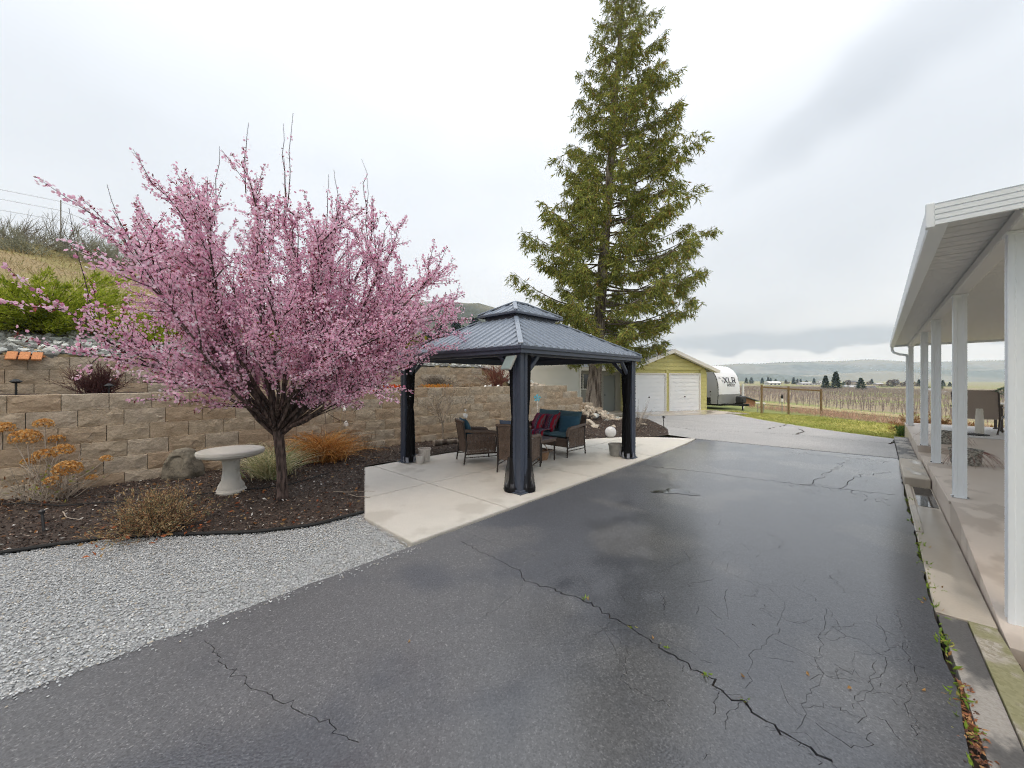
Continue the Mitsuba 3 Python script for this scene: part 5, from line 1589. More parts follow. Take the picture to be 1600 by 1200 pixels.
def cushion(parent_name, label, xy, rot, c, w, h, d, tilt, material, seed, yaw=0.0, cat_='cushion', group=None):
    """A stuffed cushion standing against a back: c = its centre in the seat's own frame, tilt = lean in degrees."""
    v, f, uv = pillow(w, h, d, seed)
    t, y_ = math.radians(tilt), math.radians(yaw)
    u = world_dir(rot + y_, 1, 0, 0)
    n = world_dir(rot + y_, 0, math.cos(t), math.sin(t))
    v, f = orient((v, f), (0, 0, 0), u, n)
    q = world_dir(rot, c[0], c[1], c[2])
    key = thing(parent_name, label, cat_, group)
    scene[key] = ply((v + np.array([xy[0], xy[1], PZ]) + q, f), material, smooth=True, uv=uv)
    return key


ra = facing(0.42, 0.90)
wicker_seat('wicker_armchair', 'brown wicker armchair seen in profile at the left under the gazebo', 'armchair', (-5.70, 5.07), ra, 0.60)
cushion('seat_cushion', 'blue seat cushion on the left wicker armchair', (-5.70, 5.07), ra, (0, 0.0, 0.425), 0.50, 0.52, 0.11, 90, 'm_grey_blue', 1)
cushion('back_cushion', 'blue back cushion leaning in the left wicker armchair', (-5.70, 5.07), ra, (0, -0.23, 0.63), 0.48, 0.42, 0.15, 18, 'm_blue', 2)
rb = facing(-0.42, 0.91)
wicker_seat('wicker_armchair', 'brown wicker armchair seen from behind, partly hidden by the near gazebo post', 'armchair', (-4.62, 5.10), rb, 0.62)
cushion('seat_cushion', 'grey blue seat cushion on the wicker armchair seen from behind', (-4.62, 5.10), rb, (0, 0.0, 0.425), 0.52, 0.52, 0.11, 90, 'm_grey_blue', 3)
cushion('back_cushion', 'grey blue cushion showing above the back of the wicker armchair behind the near post', (-4.62, 5.10), rb, (0, -0.26, 0.66), 0.50, 0.46, 0.16, 16, 'm_grey_blue', 4)
rl = facing(0.0, -1.0)
LX, LY = -5.20, 6.80
wicker_seat('wicker_loveseat', 'brown wicker loveseat with teal cushions under the gazebo', 'loveseat', (LX, LY), rl, 1.28)
for s, lab in ((-0.30, 'teal seat cushion on the right half of the loveseat'), (0.30, 'teal seat cushion on the left half of the loveseat')):
    cushion('seat_cushion', lab, (LX, LY), rl, (s, 0.02, 0.42), 0.58, 0.52, 0.12, 90, 'm_teal', 5)
for s, lab in ((-0.29, 'teal back cushion at the right end of the loveseat'), (0.30, 'teal back cushion behind the striped pillow on the loveseat')):
    cushion('back_cushion', lab, (LX, LY), rl, (s, -0.22, 0.67), 0.56, 0.46, 0.16, 18, 'm_teal', 6)
cushion('throw_pillow', 'deep blue throw pillow leaning in the right corner of the loveseat', (LX, LY), rl, (-0.40, -0.06, 0.62), 0.40, 0.38, 0.15, 24, 'm_blue', 7, yaw=22, cat_='pillow')
cushion('throw_pillow', 'red striped throw pillow in the middle of the loveseat', (LX, LY), rl, (0.12, -0.05, 0.62), 0.42, 0.40, 0.15, 22, 'm_stripes', 8, yaw=-10, cat_='pillow')
cushion('throw_pillow', 'red and multicoloured striped pillow at the left end of the loveseat', (LX, LY), rl, (0.40, 0.0, 0.62), 0.44, 0.42, 0.16, 24, 'm_stripes', 9, yaw=-24, cat_='pillow')
# striped throw over the back and seat
u = np.linspace(0, 1, 26)
prof = np.array([(-0.40, 0.52), (-0.385, 0.72), (-0.36, 0.835), (-0.30, 0.845), (-0.22, 0.80), (-0.10, 0.66), (0.0, 0.52), (0.12, 0.495), (0.26, 0.49), (0.31, 0.46), (0.32, 0.34)])
s_ = np.linspace(0, 1, len(prof))
uu = np.linspace(0, 1, 40)
pc = np.column_stack([np.interp(uu, s_, prof[:, 0]), np.interp(uu, s_, prof[:, 1])])
ww = np.linspace(-0.19, 0.19, 12)
V, UV = [], []
for i, (y, z) in enumerate(pc):
    for j, x in enumerate(ww):
        fold = 0.012 * math.sin(9 * x / 0.19 + 4 * uu[i])
        q = world_dir(rl, 0.13 + x + 0.12 * (uu[i] - 0.5), y, z + fold + 0.01)
        V.append([LX + q[0], LY + q[1], PZ + q[2]])
        UV.append([(x + 0.19) / 0.38, uu[i]])
i, j = np.meshgrid(np.arange(39), np.arange(11), indexing='ij')
q = [a.ravel() for a in (i * 12 + j, (i + 1) * 12 + j, (i + 1) * 12 + j + 1, i * 12 + j + 1)]
key = thing('throw_blanket', 'red striped blanket draped over the back and seat of the loveseat', 'blanket')
scene[key] = ply((np.array(V), np.vstack([np.stack([q[0], q[1], q[2]], 1), np.stack([q[0], q[2], q[3]], 1)])), 'm_stripes', smooth=True, uv=np.array(UV))
# coffee table
tk = thing('coffee_table', 'low wicker coffee table with a glass top in front of the loveseat', 'table')
tx0, tx1, ty0, ty1 = -5.45, -4.63, 5.72, 6.18
part(tk, 'glass_top', bbox(tx0 - 0.01, tx1 + 0.01, ty0 - 0.01, ty1 + 0.01, 0.450, 0.458, 0.003), 'm_stripes_glass')
part(tk, 'frame', cat([frame(tx0, tx1, ty0, ty1, 0.395, 0.449, 0.05), frame(tx0 + 0.03, tx1 - 0.03, ty0 + 0.03, ty1 - 0.03, 0.20, 0.225, 0.03)]), 'm_wicker')
for x in (tx0 + 0.025, tx1 - 0.025):
    for y in (ty0 + 0.025, ty1 - 0.025):
        part(tk, 'leg', tube([(x, y, 0.42), (x, y, 0.02)], [0.017, 0.014], 8), 'm_dark_leg', smooth=40)
bkk = thing('wicker_basket', 'small tan wicker basket on the slab beside the coffee table', 'basket')
part(bkk, 'body', lathe([(0, 0.0), (0.10, 0.0), (0.125, 0.08), (0.14, 0.17), (0.13, 0.17), (0.115, 0.09), (0, 0.03)], 18, (-4.85, 6.02, 0.022)), mat('m_basket', mikit.proc(lambda p, n, uv: mikit.mix([0.24, 0.13, 0.07], [0.42, 0.27, 0.17], mikit.noise(p.x * 60, p.y * 60, p.z * 120))), 0.7, 0.3))
part(bkk, 'handle', tube([(-4.85 + 0.13 * math.cos(a), 6.02, 0.18 + 0.15 * math.sin(a)) for a in np.linspace(0, np.pi, 12)], 0.008, 6), 'm_basket')
# ornaments and pots


def pot(name, label, x, y, z, r, h, material, soil_=True, lip=0.12, taper=0.72, group=None):
    k = thing(name, label, 'plant pot', group)
    part(k, 'pot', lathe([(0, 0), (r * taper, 0), (r * (taper + 0.1), h * 0.12), (r * 0.95, h * (1 - lip)), (r, h * (1 - lip)), (r * 1.02, h), (r * 0.88, h), (r * 0.84, h * 0.82), (0, h * 0.80)], 28, (x, y, z)), material, smooth=35)
    if soil_:
        part(k, 'soil', lathe([(0, h * 0.86), (r * 0.5, h * 0.845), (r * 0.83, h * 0.825), (r * 0.83, h * 0.80), (0, h * 0.80)], 18, (x, y, z)), 'm_pot_soil')
    return k


pot('glazed_pot', 'larger cream glazed pot beside the rear left gazebo post', -6.42, 4.34, PZ, 0.125, 0.25, 'm_glazed_pot')
pot('glazed_pot', 'smaller cream glazed pot in front of the larger one by the rear left post', -6.30, 4.16, PZ, 0.082, 0.155, 'm_glazed_pot')
pot('grey_planter', 'round grey concrete planter at the foot of the right gazebo post', -3.98, 7.38, PZ, 0.165, 0.25, 'm_grey_pot')
bm = trimesh.creation.icosphere(subdivisions=4, radius=0.15)
single('stone_ball', (bm.vertices + 0.006 * (meshkit.noise(bm.vertices * 30) - 0.5)[:, None] * bm.vertices / 0.15 + np.array([-5.35, 9.60, 0.165]), bm.faces), 'm_ball', 'white stone ball on the mulch beyond the loveseat', 'garden ball', smooth=True)
# wind ornaments
wk = thing('wind_spinner', 'white hanging wind ornament on a thin wire in front of the block wall', 'ornament')
wx, wy = -7.95, 3.45
part(wk, 'rod', tube([(wx - 0.1, wy - 0.06, 0.03), (wx - 0.09, wy - 0.055, 0.6), (wx - 0.04, wy - 0.02, 1.25), (wx, wy, 1.32), (wx + 0.02, wy + 0.01, 1.22)], 0.004, 5), 'm_straw')
part(wk, 'upper_figure', cat([place(rock(np.random.default_rng(3), 0.11, 14, 1.3), (wx + 0.01, wy), 0.98), beam((wx, wy, 1.04), (wx - 0.05, wy, 1.12), 0.03, 0.012)]), 'm_white')
part(wk, 'lower_figure', place(rock(np.random.default_rng(8), 0.15, 14, 1.1), (wx + 0.04, wy + 0.02), 0.70), 'm_white')
part(wk, 'wire', tube([(wx + 0.02, wy + 0.01, 1.22), (wx + 0.03, wy + 0.015, 0.35)], 0.003, 4), 'm_grey_twig')
pk2 = thing('pinwheel', 'small aqua blue pinwheel against the block wall right of the near post', 'ornament')
c = np.array([-7.9, 9.55, 1.02])
part(pk2, 'stick', tube([(c[0], c[1], 0.02), c], 0.006, 5), 'm_white')
bl = []
for a in np.arange(5) * 2 * np.pi / 5:
    d1, d2 = RT * math.cos(a) + np.array([0, 0, 1]) * math.sin(a), RT * math.cos(a + 0.8) + np.array([0, 0, 1]) * math.sin(a + 0.8)
    pts_ = np.array([c, c + d1 * 0.13, c + d2 * 0.10])
    n_ = -FW * 0.012
    bl.append((np.vstack([pts_ + n_, pts_ - n_]), np.array([[0, 1, 2], [3, 5, 4], [0, 3, 1], [1, 3, 4], [1, 4, 2], [2, 4, 5], [2, 5, 0], [0, 5, 3]])))
part(pk2, 'vanes', cat(bl), 'm_aqua')
wk = thing('white_figurine', 'small white garden figurine behind the left chair', 'ornament')
part(wk, 'stake', tube([(-7.0, 5.85, 0.02), (-7.0, 5.85, 0.72)], 0.008, 5), 'm_dark_metal')
part(wk, 'figure', cat([place(rock(np.random.default_rng(5), 0.15, 16, 1.2), (-7.0, 5.85), 0.78), place(rock(np.random.default_rng(6), 0.085, 16, 1.0), (-7.0, 5.85), 0.88)]), 'm_white')


def path_light(x, y, z, h, label, group=None):
    k = thing('path_light', label, 'lamp', group)
    part(k, 'stake', tube([(x, y, z), (x, y, z + h)], 0.012, 6), 'm_black')
    part(k, 'shade', lathe([(0, 0.0), (0.035, 0.0), (0.06, 0.02), (0.055, 0.03), (0.02, 0.055), (0, 0.06)], 14, (x, y, z + h - 0.01)), 'm_black')


path_light(-5.15, 12.7, 0.0, 0.36, 'black path light at the far tip of the mulch bed')
path_light(-8.75, -0.78, 1.36, 0.20, 'black path light on the terrace at the left edge of the photo')
path_light(-8.8, 0.12, 1.36, 0.13, 'small black path light on the terrace under the dark red shrub')
path_light(-8.75, 4.55, 1.36, 0.20, 'black path light on the terrace beside the red ground cover')
sk2 = thing('spigot_stake', 'short dark stake standing in the mulch near the gravel at the left', 'stake')
part(sk2, 'rod', tube([(-6.32, -0.38, 0.0), (-6.36, -0.40, 0.22)], 0.012, 6), 'm_dark_metal')
part(sk2, 'head', lathe([(0, 0), (0.022, 0), (0.026, 0.03), (0.012, 0.045), (0, 0.045)], 10, (-6.36, -0.40, 0.20)), 'm_dark_metal')
hose = [(-8.05, -2.5), (-7.9, -0.9), (-7.2, -0.3), (-6.8, 0.4), (-6.3, 1.9), (-6.6, 2.6)]
hp = jag(hose, 40, 0.02, 71)
single('irrigation_hose', tube(np.column_stack([hp, mulch_z(hp[:, 0], hp[:, 1]) + 0.025]), 0.008, 6), 'm_edging', 'thin black irrigation hose lying across the mulch', 'hose', smooth=40)
wk = thing('pallet', 'orange wooden slatted piece propped on the upper wall at the left edge', 'wood panel')
for k in range(3):
    y = -0.98 + 0.135 * k
    part(wk, 'slat', beam((-10.33, y, 1.93), (-10.52, y + 0.01, 2.06), 0.115, 0.03, 0.005), 'm_orange_wood')
part(wk, 'batten', beam((-10.46, -1.05, 1.995), (-10.46, -0.62, 1.995), 0.05, 0.03), 'm_orange_wood')

# ------------------------------------------------------------------ garage and the wing beside it
GZ = -0.26


def gbox(u0, u1, v0, v1, z0, z1, b=0.0):
    m = bbox(u0, u1, v0, v1, z0, z1, b) if b else box(u0, u1, v0, v1, z0, z1)
    v = np.asarray(m[0])
    q = G0[None] + v[:, :1] * GD + v[:, 1:2] * GN
    f = np.asarray(m[1])
    return np.column_stack([q, v[:, 2]]), f[:, ::-1]          # (GD, GN, up) is left-handed


garage = thing('garage', 'yellow garage with a gable roof and two white overhead doors', 'garage')
GW, AX, AZ, EVZ = 5.22, 2.68, 3.30, 2.30
slope = (AZ - EVZ) / AX
part(garage, 'wall', cat([gbox(0, GW, -6.0, -0.06, GZ - 0.3, 2.0)]), 'm_yellow')


def roofline(u):
    return AZ - 0.10 - slope * abs(u - AX)


bh = 0.22
z = GZ
while z < AZ - 0.12:
    z1 = min(z + bh - 0.006, AZ - 0.1)
    segs = []
    if z < 1.97:
        cuts = [(0.0, 0.08), (2.38, 2.56), (4.80, GW)]
    else:
        half = (AZ - 0.12 - z1) / slope
        cuts = [(max(0, AX - half), min(GW, AX + half))]
    for a, b in cuts:
        if b - a > 0.05:
            segs.append(gbox(a, b, -0.055, 0.0 + 0.004, z, z1, 0.004))
            segs.append(gbox(a, b, 0.0041, 0.030, z, z + 0.04, 0.004))
    if segs:
        part(garage, 'siding_board', cat(segs), 'm_yellow')
    z += bh
gab = Polygon([(0.02, 1.9), (GW - 0.02, 1.9), (GW - 0.02, roofline(GW)), (AX, roofline(AX)), (0.02, roofline(0))])
gm = extrude(gab, 0, 0.02)
v = gm[0]
q = G0[None] + v[:, :1] * GD + (v[:, 2:3] - 0.085) * GN
part(garage, 'gable', (np.column_stack([q, v[:, 1]]), gm[1]), 'm_yellow')
rf = None
for s in (-1, 1):
    ua, ub = AX, AX + s * (AX + 0.50)
    za, zb = AZ, AZ - slope * (AX + 0.50)
    v = np.array([[ua, 0.35, za], [ub, 0.35, zb], [ub, -6.3, zb], [ua, -6.3, za], [ua, 0.35, za + 0.05], [ub, 0.35, zb + 0.05], [ub, -6.3, zb + 0.05], [ua, -6.3, za + 0.05]])
    f = np.array([[0, 1, 2, 3], [4, 7, 6, 5], [0, 4, 5, 1], [1, 5, 6, 2], [2, 6, 7, 3]])
    q = G0[None] + v[:, :1] * GD + v[:, 1:2] * GN
    part(garage, 'roof', (np.column_stack([q, v[:, 2]]), np.vstack([f[:, [0, 1, 2]], f[:, [0, 2, 3]]])), scene and mat('m_shingle2', (0.15, 0.155, 0.165), 0.85, 0.3, two=True) if 'm_shingle2' not in scene else 'm_shingle2')
    a, b = gp(ua, 0.37, za - 0.055), gp(ub + s * 0.02, 0.37, zb - 0.055)
    part(garage, 'barge_board', beam(a, b, 0.035, 0.19, 0.004), 'm_trim')
    part(garage, 'soffit', beam(gp(ua, 0.18, za - 0.10), gp(ub, 0.18, zb - 0.10), 0.32, 0.02), 'm_trim')
    e = gp(ub, 0.36, zb - 0.02)
    part(garage, 'gutter', beam(e, gp(ub, -6.3, zb - 0.02), 0.10, 0.10, 0.01), 'm_trim')
for u0, u1 in ((0.17, 2.30), (2.64, 4.72)):
    d = part(garage, 'door', gbox(u0, u1, -0.075, -0.055, GZ, 1.88), 'm_door_white')
    n = 9
    for k in range(n):
        z0, z1 = GZ + 0.01 + (1.87 - GZ) * k / n, GZ + 0.01 + (1.87 - GZ) * (k + 1) / n - 0.014
        part(d, 'panel', gbox(u0 + 0.005, u1 - 0.005, -0.0545, -0.020, z0, z1, 0.016), 'm_door_white')
    part(d, 'handle', gbox((u0 + u1) / 2 - 0.05, (u0 + u1) / 2 + 0.05, -0.0298, 0.01, 0.56, 0.62, 0.01), 'm_dark_metal')
    part(garage, 'door_frame', cat([gbox(u0 - 0.09, u0 - 0.002, -0.05, 0.03, GZ, 1.975), gbox(u1 + 0.002, u1 + 0.085, -0.05, 0.03, GZ, 1.975), gbox(u0 - 0.002, u1 + 0.002, -0.05, 0.03, 1.885, 1.975)]), 'm_trim')
part(garage, 'corner_board', gbox(GW - 0.002, GW + 0.03, -0.08, 0.02, GZ, 1.98), 'm_yellow')

wing = thing('porch_building', 'low white building with a recessed porch and dark window behind the cedar', 'building')
part(wing, 'wall', gbox(-11.0, -3.16, -4.0, 0.0, GZ - 0.3, 2.10), 'm_render_wall')
for k in range(3):
    part(wing, 'wall_board', gbox(-11.0, -3.17, 0.003, 0.02, 2.11 + 0.085 * k, 2.19 + 0.085 * k, 0.004), 'm_render_wall')
part(wing, 'parapet', gbox(-11.0, -3.16, -0.5, -0.003, 2.10, 2.42), 'm_render_wall')
part(wing, 'corner_trim', gbox(-3.155, -3.06, -1.0, 0.03, GZ, 2.33), 'm_trim')
part(wing, 'back_wall', cat([gbox(-3.15, -1.12, -1.25, -1.0, GZ - 0.2, 1.02), gbox(-3.15, -1.12, -1.25, -1.0, 1.92, 2.1), gbox(-1.72, -1.12, -1.25, -1.0, 1.02, 1.92), gbox(-0.34, 0.4, -1.25, -1.0, GZ - 0.2, 2.1), gbox(-1.12, -0.34, -1.25, -1.0, 1.86, 2.1)]), 'm_porch')
part(wing, 'room_back', gbox(-3.15, -1.0, -4.0, -3.9, GZ, 2.2), 'm_porch')
w_ = part(wing, 'window', gbox(-3.14, -1.73, -1.14, -1.12, 1.03, 1.91), 'm_glass_dark')
part(w_, 'frame', cat([gbox(-3.14, -1.73, -1.10, -1.0 + 0.03, 1.021, 1.075), gbox(-2.42, -2.37, -1.118, -1.05, 1.08, 1.90), gbox(-3.0, -2.96, -1.118, -1.05, 1.08, 1.90)]), 'm_trim')
dk = part(wing, 'door', gbox(-1.11, -0.35, -1.12, -1.08, GZ, 1.85), 'm_grey_door')
part(dk, 'knob', gbox(-1.02, -0.97, -1.079, -1.03, 0.68, 0.74, 0.012), 'm_dark_metal')
part(wing, 'porch_fascia', gbox(-3.05, 0.0, -0.35, -0.20, 2.10, 2.29, 0.006), 'm_trim')
part(wing, 'porch_ceiling', gbox(-3.05, 0.0, -1.3, -0.36, 2.10, 2.13), 'm_trim')
v = np.array([[-3.05, -0.15, 2.30], [0.0, -0.15, 2.30], [0.0, -4.0, 3.35], [-3.05, -4.0, 3.35]])
q = G0[None] + v[:, :1] * GD + v[:, 1:2] * GN
part(wing, 'roof', (np.column_stack([q, v[:, 2]]), np.array([[0, 1, 2], [0, 2, 3]])), 'm_shingle2')
part(wing, 'porch_floor', gbox(-3.1, 0.35, -1.0, 0.6, GZ - 0.2, GZ + 0.03), 'm_walk')

# ------------------------------------------------------------------ travel trailer
rv = thing('travel_trailer', 'white travel trailer with a rounded front parked beyond the garage', 'trailer')
RA = np.array([-8.0, 28.05])
RU = unit(np.array([0.33, 0.94]))          # across the front, left corner to right corner
RN = np.array([RU[1], -RU[0]])            # out of the front
RW, RZ0 = 2.30, -0.02


def rvp(u, o, z):
    q = RA + RU * u + RN * o
    return np.array([q[0], q[1], z])


zz = np.array([0.0, 0.30, 0.62, 0.95, 1.25, 1.55, 1.80, 2.02, 2.20, 2.33, 2.42, 2.46]) * 1.04
oo = np.array([0.34, 0.37, 0.40, 0.40, 0.37, 0.30, 0.20, 0.06, -0.12, -0.34, -0.62, -0.95])


def bulge(z):
    return np.interp(z, zz + RZ0, oo)


us = np.linspace(0, 1, 15)
inset = 0.10 * (np.abs(us * 2 - 1) ** 6)
V = np.array([[rvp(u * RW, o - i_ * (1.2 if z > 0.3 else 0.8), z + RZ0) for u, i_ in zip(us, inset)] for z, o in zip(zz, oo)]).reshape(-1, 3)
i, j = np.meshgrid(np.arange(len(zz) - 1), np.arange(14), indexing='ij')
q = [a.ravel() for a in (i * 15 + j, i * 15 + j + 1, (i + 1) * 15 + j + 1, (i + 1) * 15 + j)]
F = np.vstack([np.stack([q[0], q[1], q[2]], 1), np.stack([q[0], q[2], q[3]], 1)])
lowm = np.concatenate([i.ravel() < 2] * 2)
part(rv, 'front_cap', compact((V, F[~lowm])), mat('m_van_white2', (0.76, 0.77, 0.79), 0.28, 0.5, two=True), smooth=True)
part(rv, 'front_guard', compact((V, F[lowm])), mat('m_van_dull2', (0.27, 0.275, 0.27), 0.5, 0.4, two=True), smooth=True)
side = Polygon([(-6.0, RZ0), *[(o - 0.115, z + RZ0) for z, o in zip(zz, oo)], (-6.0, 2.50)])
sm = extrude(side, 0, 0.05)
for u0, nm in ((0.0, 'side_wall'), (RW - 0.05, 'side_wall')):
    v = sm[0]
    part(rv, nm, (np.array([rvp(u0 + a[2], a[0], a[1]) for a in v]), sm[1]), 'm_van_grey')
edge = [rvp(-0.004, o - 0.11, z + RZ0) for z, o in zip(zz, oo)]
part(rv, 'corner_trim', tube(np.array(edge), 0.022, 6), 'm_dark_metal', smooth=40)
part(rv, 'roof', cat([(np.array([rvp(0, -0.93, 2.49), rvp(RW, -0.93, 2.49), rvp(RW, -6, 2.53), rvp(0, -6, 2.53)]), np.array([[0, 1, 2], [0, 2, 3]]))]), 'm_van_white2')


def rvbox(u0, u1, o0, o1, z0, z1, b=0.01):
    v, f = bbox(u0, u1, o0, o1, z0, z1, b)
    return np.array([rvp(a[0], a[1], a[2]) for a in v]), np.asarray(f)[:, ::-1]


part(rv, 'chassis', cat([rvbox(0.15, RW - 0.15, -6, 0.30, -0.14, 0.0), rvbox(0.3, 0.42, 0.2, 0.75, -0.10, 0.0), rvbox(RW - 0.42, RW - 0.3, 0.2, 0.75, -0.10, 0.0)]), 'm_black')
part(rv, 'drawbar', cat([beam(rvp(0.45, 0.2, -0.05), rvp(RW / 2 - 0.03, 1.45, -0.05), 0.08, 0.13), beam(rvp(RW - 0.45, 0.2, -0.05), rvp(RW / 2 + 0.03, 1.45, -0.05), 0.08, 0.13), rvbox(RW / 2 - 0.06, RW / 2 + 0.06, 1.38, 1.60, -0.1, 0.03)]), 'm_black')
part(rv, 'gas_tank_cover', rvbox(RW / 2 + 0.10, RW / 2 + 0.68, 0.62, 1.05, 0.03, 0.50, 0.06), 'm_dark_metal')
part(rv, 'jack', cat([tube([rvp(RW / 2, 1.2, -0.42), rvp(RW / 2, 1.2, 0.30)], 0.04, 8), rvbox(RW / 2 - 0.1, RW / 2 + 0.1, 1.1, 1.3, -0.45, -0.41)]), 'm_black', smooth=40)
part(rv, 'step_guard', rvbox(-0.02, 0.001, -0.85, -0.25, 0.0, 0.40), 'm_black')
wh = []
for o in (-3.3, -4.2):
    wv, wf = tube(np.array([rvp(0.02, o, -0.12), rvp(0.24, o, -0.12)]), 0.34, 20)
    part(rv, 'wheel', (wv, wf), 'm_black', smooth=40)
for zc, r_ in ((0.78, 0.05), (0.56, 0.035)):
    part(rv, 'hatch', tube(np.array([rvp(-0.012, -0.28, zc), rvp(0.003, -0.28, zc)]), r_, 12), 'm_black')
for txt, hgt, u_c, z_c, wid in (('XLR', 0.40, 1.12, 1.55, 1.30), ('BOOST', 0.16, 1.20, 1.22, 0.80)):
    tm = meshkit.text_mesh(txt, hgt, 0.004, bold=True)
    for _ in range(2):
        tm = tm.subdivide()
    v = np.array(tm.vertices)
    w_t = v[:, 0].max() - v[:, 0].min()
    sc_ = wid / w_t
    u_ = u_c + (v[:, 0] - v[:, 0].min() - w_t / 2) * sc_
    z_ = z_c + v[:, 1] - hgt / 2
    uu_ = np.clip(u_ / RW, 0, 1)
    o_ = bulge(z_) - 0.12 * np.abs(uu_ * 2 - 1) ** 6 + 0.012 + v[:, 2]
    part(rv, 'lettering', (np.array([rvp(a, b, c_) for a, b, c_ in zip(u_, o_, z_)]), np.array(tm.faces)), 'm_letter', label='dark lettering reading ' + txt)
for (u0, z0, u1, z1) in ((0.12, 1.75, 0.42, 1.42), (0.20, 1.74, 0.48, 1.46), (2.22, 1.62, 2.40, 1.30), (2.05, 1.68, 2.2, 1.45)):
    a, b = rvp(u0, bulge(z0) - 0.12 * abs(u0 / RW * 2 - 1) ** 6 + 0.012, z0), rvp(u1, bulge(z1) - 0.12 * abs(u1 / RW * 2 - 1) ** 6 + 0.012, z1)
    part(rv, 'stripe_decal', beam(a, b, 0.05, 0.006, 0, up=(RN[0], RN[1], 0.2)), 'm_van_grey')
sh = thing('shed', 'low rust coloured shed with a sloping dark roof right of the trailer', 'shed')
q0 = at(1143, 638, 31)[:2]
q1 = at(1180, 638, 32)[:2]
du = unit(q1 - q0)
dn = np.array([du[1], -du[0]])
L = np.linalg.norm(q1 - q0)
pl = Polygon([(0, 0), (L, 0), (L, 0.55), (0, 1.25)])
sm = extrude(pl, 0, 1.6)
part(sh, 'wall', (np.array([[*(q0 + du * a[0] - dn * a[2]), -0.72 + a[1]] for a in sm[0]]), sm[1]), 'm_rust')
part(sh, 'roof', beam((*(q0 - du * 0.1 - dn * 0.8), 0.60), (*(q1 + du * 0.25 - dn * 0.8), -0.16), 1.9, 0.06), 'm_shingle')
single('white_pipe', tube([(*at(1161, 622, 27)[:2], -0.5), (*at(1161, 622, 27)[:2], 1.28)], 0.07, 10), 'm_white', 'upright white pipe standing right of the trailer', 'pipe', smooth=40)

# ------------------------------------------------------------------ patio cover on the right
cover = thing('patio_cover', 'white aluminium patio cover over the raised deck on the right', 'patio cover')
RX0, RY0, RY1, RX1 = 0.22, 3.68, 16.60, 6.6
for k in range(44):
    y0 = RY0 + 0.02 + (RY1 - RY0 - 0.04) * k / 44
    y1 = RY0 + 0.02 + (RY1 - RY0 - 0.04) * (k + 1) / 44
    w = y1 - y0
    pr = [(0, 0.020), (0.010, 0.020), (0.016, 0.0), (w * 0.48, 0.0), (w * 0.49, 0.008), (w * 0.52, 0.008), (w * 0.53, 0.0), (w - 0.006, 0.0), (w - 0.002, 0.020), (w, 0.020)]
    v = np.array([[x, y0 + a, 2.640 + h + 0.018 * (x - 0.3)] for a, h in pr for x in (0.315, RX1)])
    f = np.array([[2 * i, 2 * i + 2, 2 * i + 3] for i in range(len(pr) - 1)] + [[2 * i, 2 * i + 3, 2 * i + 1] for i in range(len(pr) - 1)])
    part(cover, 'soffit_pan', (v, f), 'm_soffit')
part(cover, 'roof_sheet', (np.array([[RX0 + 0.05, RY0, 2.70], [RX1, RY0, 2.82], [RX1, RY1, 2.82], [RX0 + 0.05, RY1, 2.70]]), np.array([[0, 1, 2], [0, 2, 3]])), mat('m_alu_two', (0.62, 0.65, 0.67), 0.4, 0.5, two=True))
gut = Polygon([(RX0, 2.715), (RX0 + 0.004, 2.60), (RX0 + 0.012, 2.585), (RX0 + 0.095, 2.585), (RX0 + 0.1, 2.64), (RX0 + 0.094, 2.64), (RX0 + 0.09, 2.592), (RX0 + 0.016, 2.592), (RX0 + 0.010, 2.605), (RX0 + 0.010, 2.70), (RX0 + 0.022, 2.704), (RX0 + 0.022, 2.715)])
gm = extrude(gut, 0, RY1 - RY0)
v = gm[0]
part(cover, 'gutter', (np.column_stack([v[:, 0], RY1 - v[:, 2], v[:, 1]]), gm[1]), 'm_white_alu')
fz = [2.585, 2.612, 2.618, 2.646, 2.652, 2.680, 2.686, 2.722]
prof = [(0.0, 2.585)]
for k in range(4):
    a, b = 2.587 + 0.0335 * k, 2.587 + 0.0335 * (k + 1)
    prof += [(0.022, a), (0.022, b - 0.008), (0.014, b - 0.006), (0.014, b - 0.001)]
prof += [(0.022, 2.722), (0.0, 2.722)]
fm = extrude(Polygon([(a, z) for a, z in prof]), 0, RX1 - RX0 - 0.03)
v = fm[0]
xx = RX0 + 0.035 + v[:, 2]
part(cover, 'front_fascia', (np.column_stack([xx, RY0 - v[:, 0], v[:, 1] + 0.018 * (xx - 0.3)]), fm[1][:, ::-1]), 'm_white_alu', label='ribbed front fascia')
part(cover, 'corner_cap', bbox(RX0 - 0.006, RX0 + 0.034, RY0 - 0.028, RY0 + 0.02, 2.572, 2.728, 0.004), 'm_white_alu')
fm2 = extrude(Polygon([(0, 2.585), (0.02, 2.585), (0.02, 2.722), (0, 2.722)]), 0, RX1 - RX0 - 0.03)
v = fm2[0]
xx = RX0 + 0.035 + v[:, 2]
part(cover, 'far_fascia', (np.column_stack([xx, RY1 + v[:, 0], v[:, 1] + 0.018 * (xx - 0.3)]), fm2[1]), 'm_white_alu')
part(cover, 'beam', cat([bbox(0.60, 0.712, RY0 + 0.03, RY1 - 0.02, 2.555, 2.635, 0.008)]), 'm_soffit')


def alu_post(x, y, z0, z1, w=0.105):
    h = w / 2
    pts = []
    for k in range(4):
        a = k * math.pi / 2
        c, s = math.cos(a), math.sin(a)
        loc = [(-h, -h), (-0.024, -h), (-0.019, -h + 0.006), (0.019, -h + 0.006), (0.024, -h)]
        pts += [(px_ * c - py_ * s, px_ * s + py_ * c) for px_, py_ in loc]
    return place(extrude(Polygon(pts), z0, z1), (x, y))


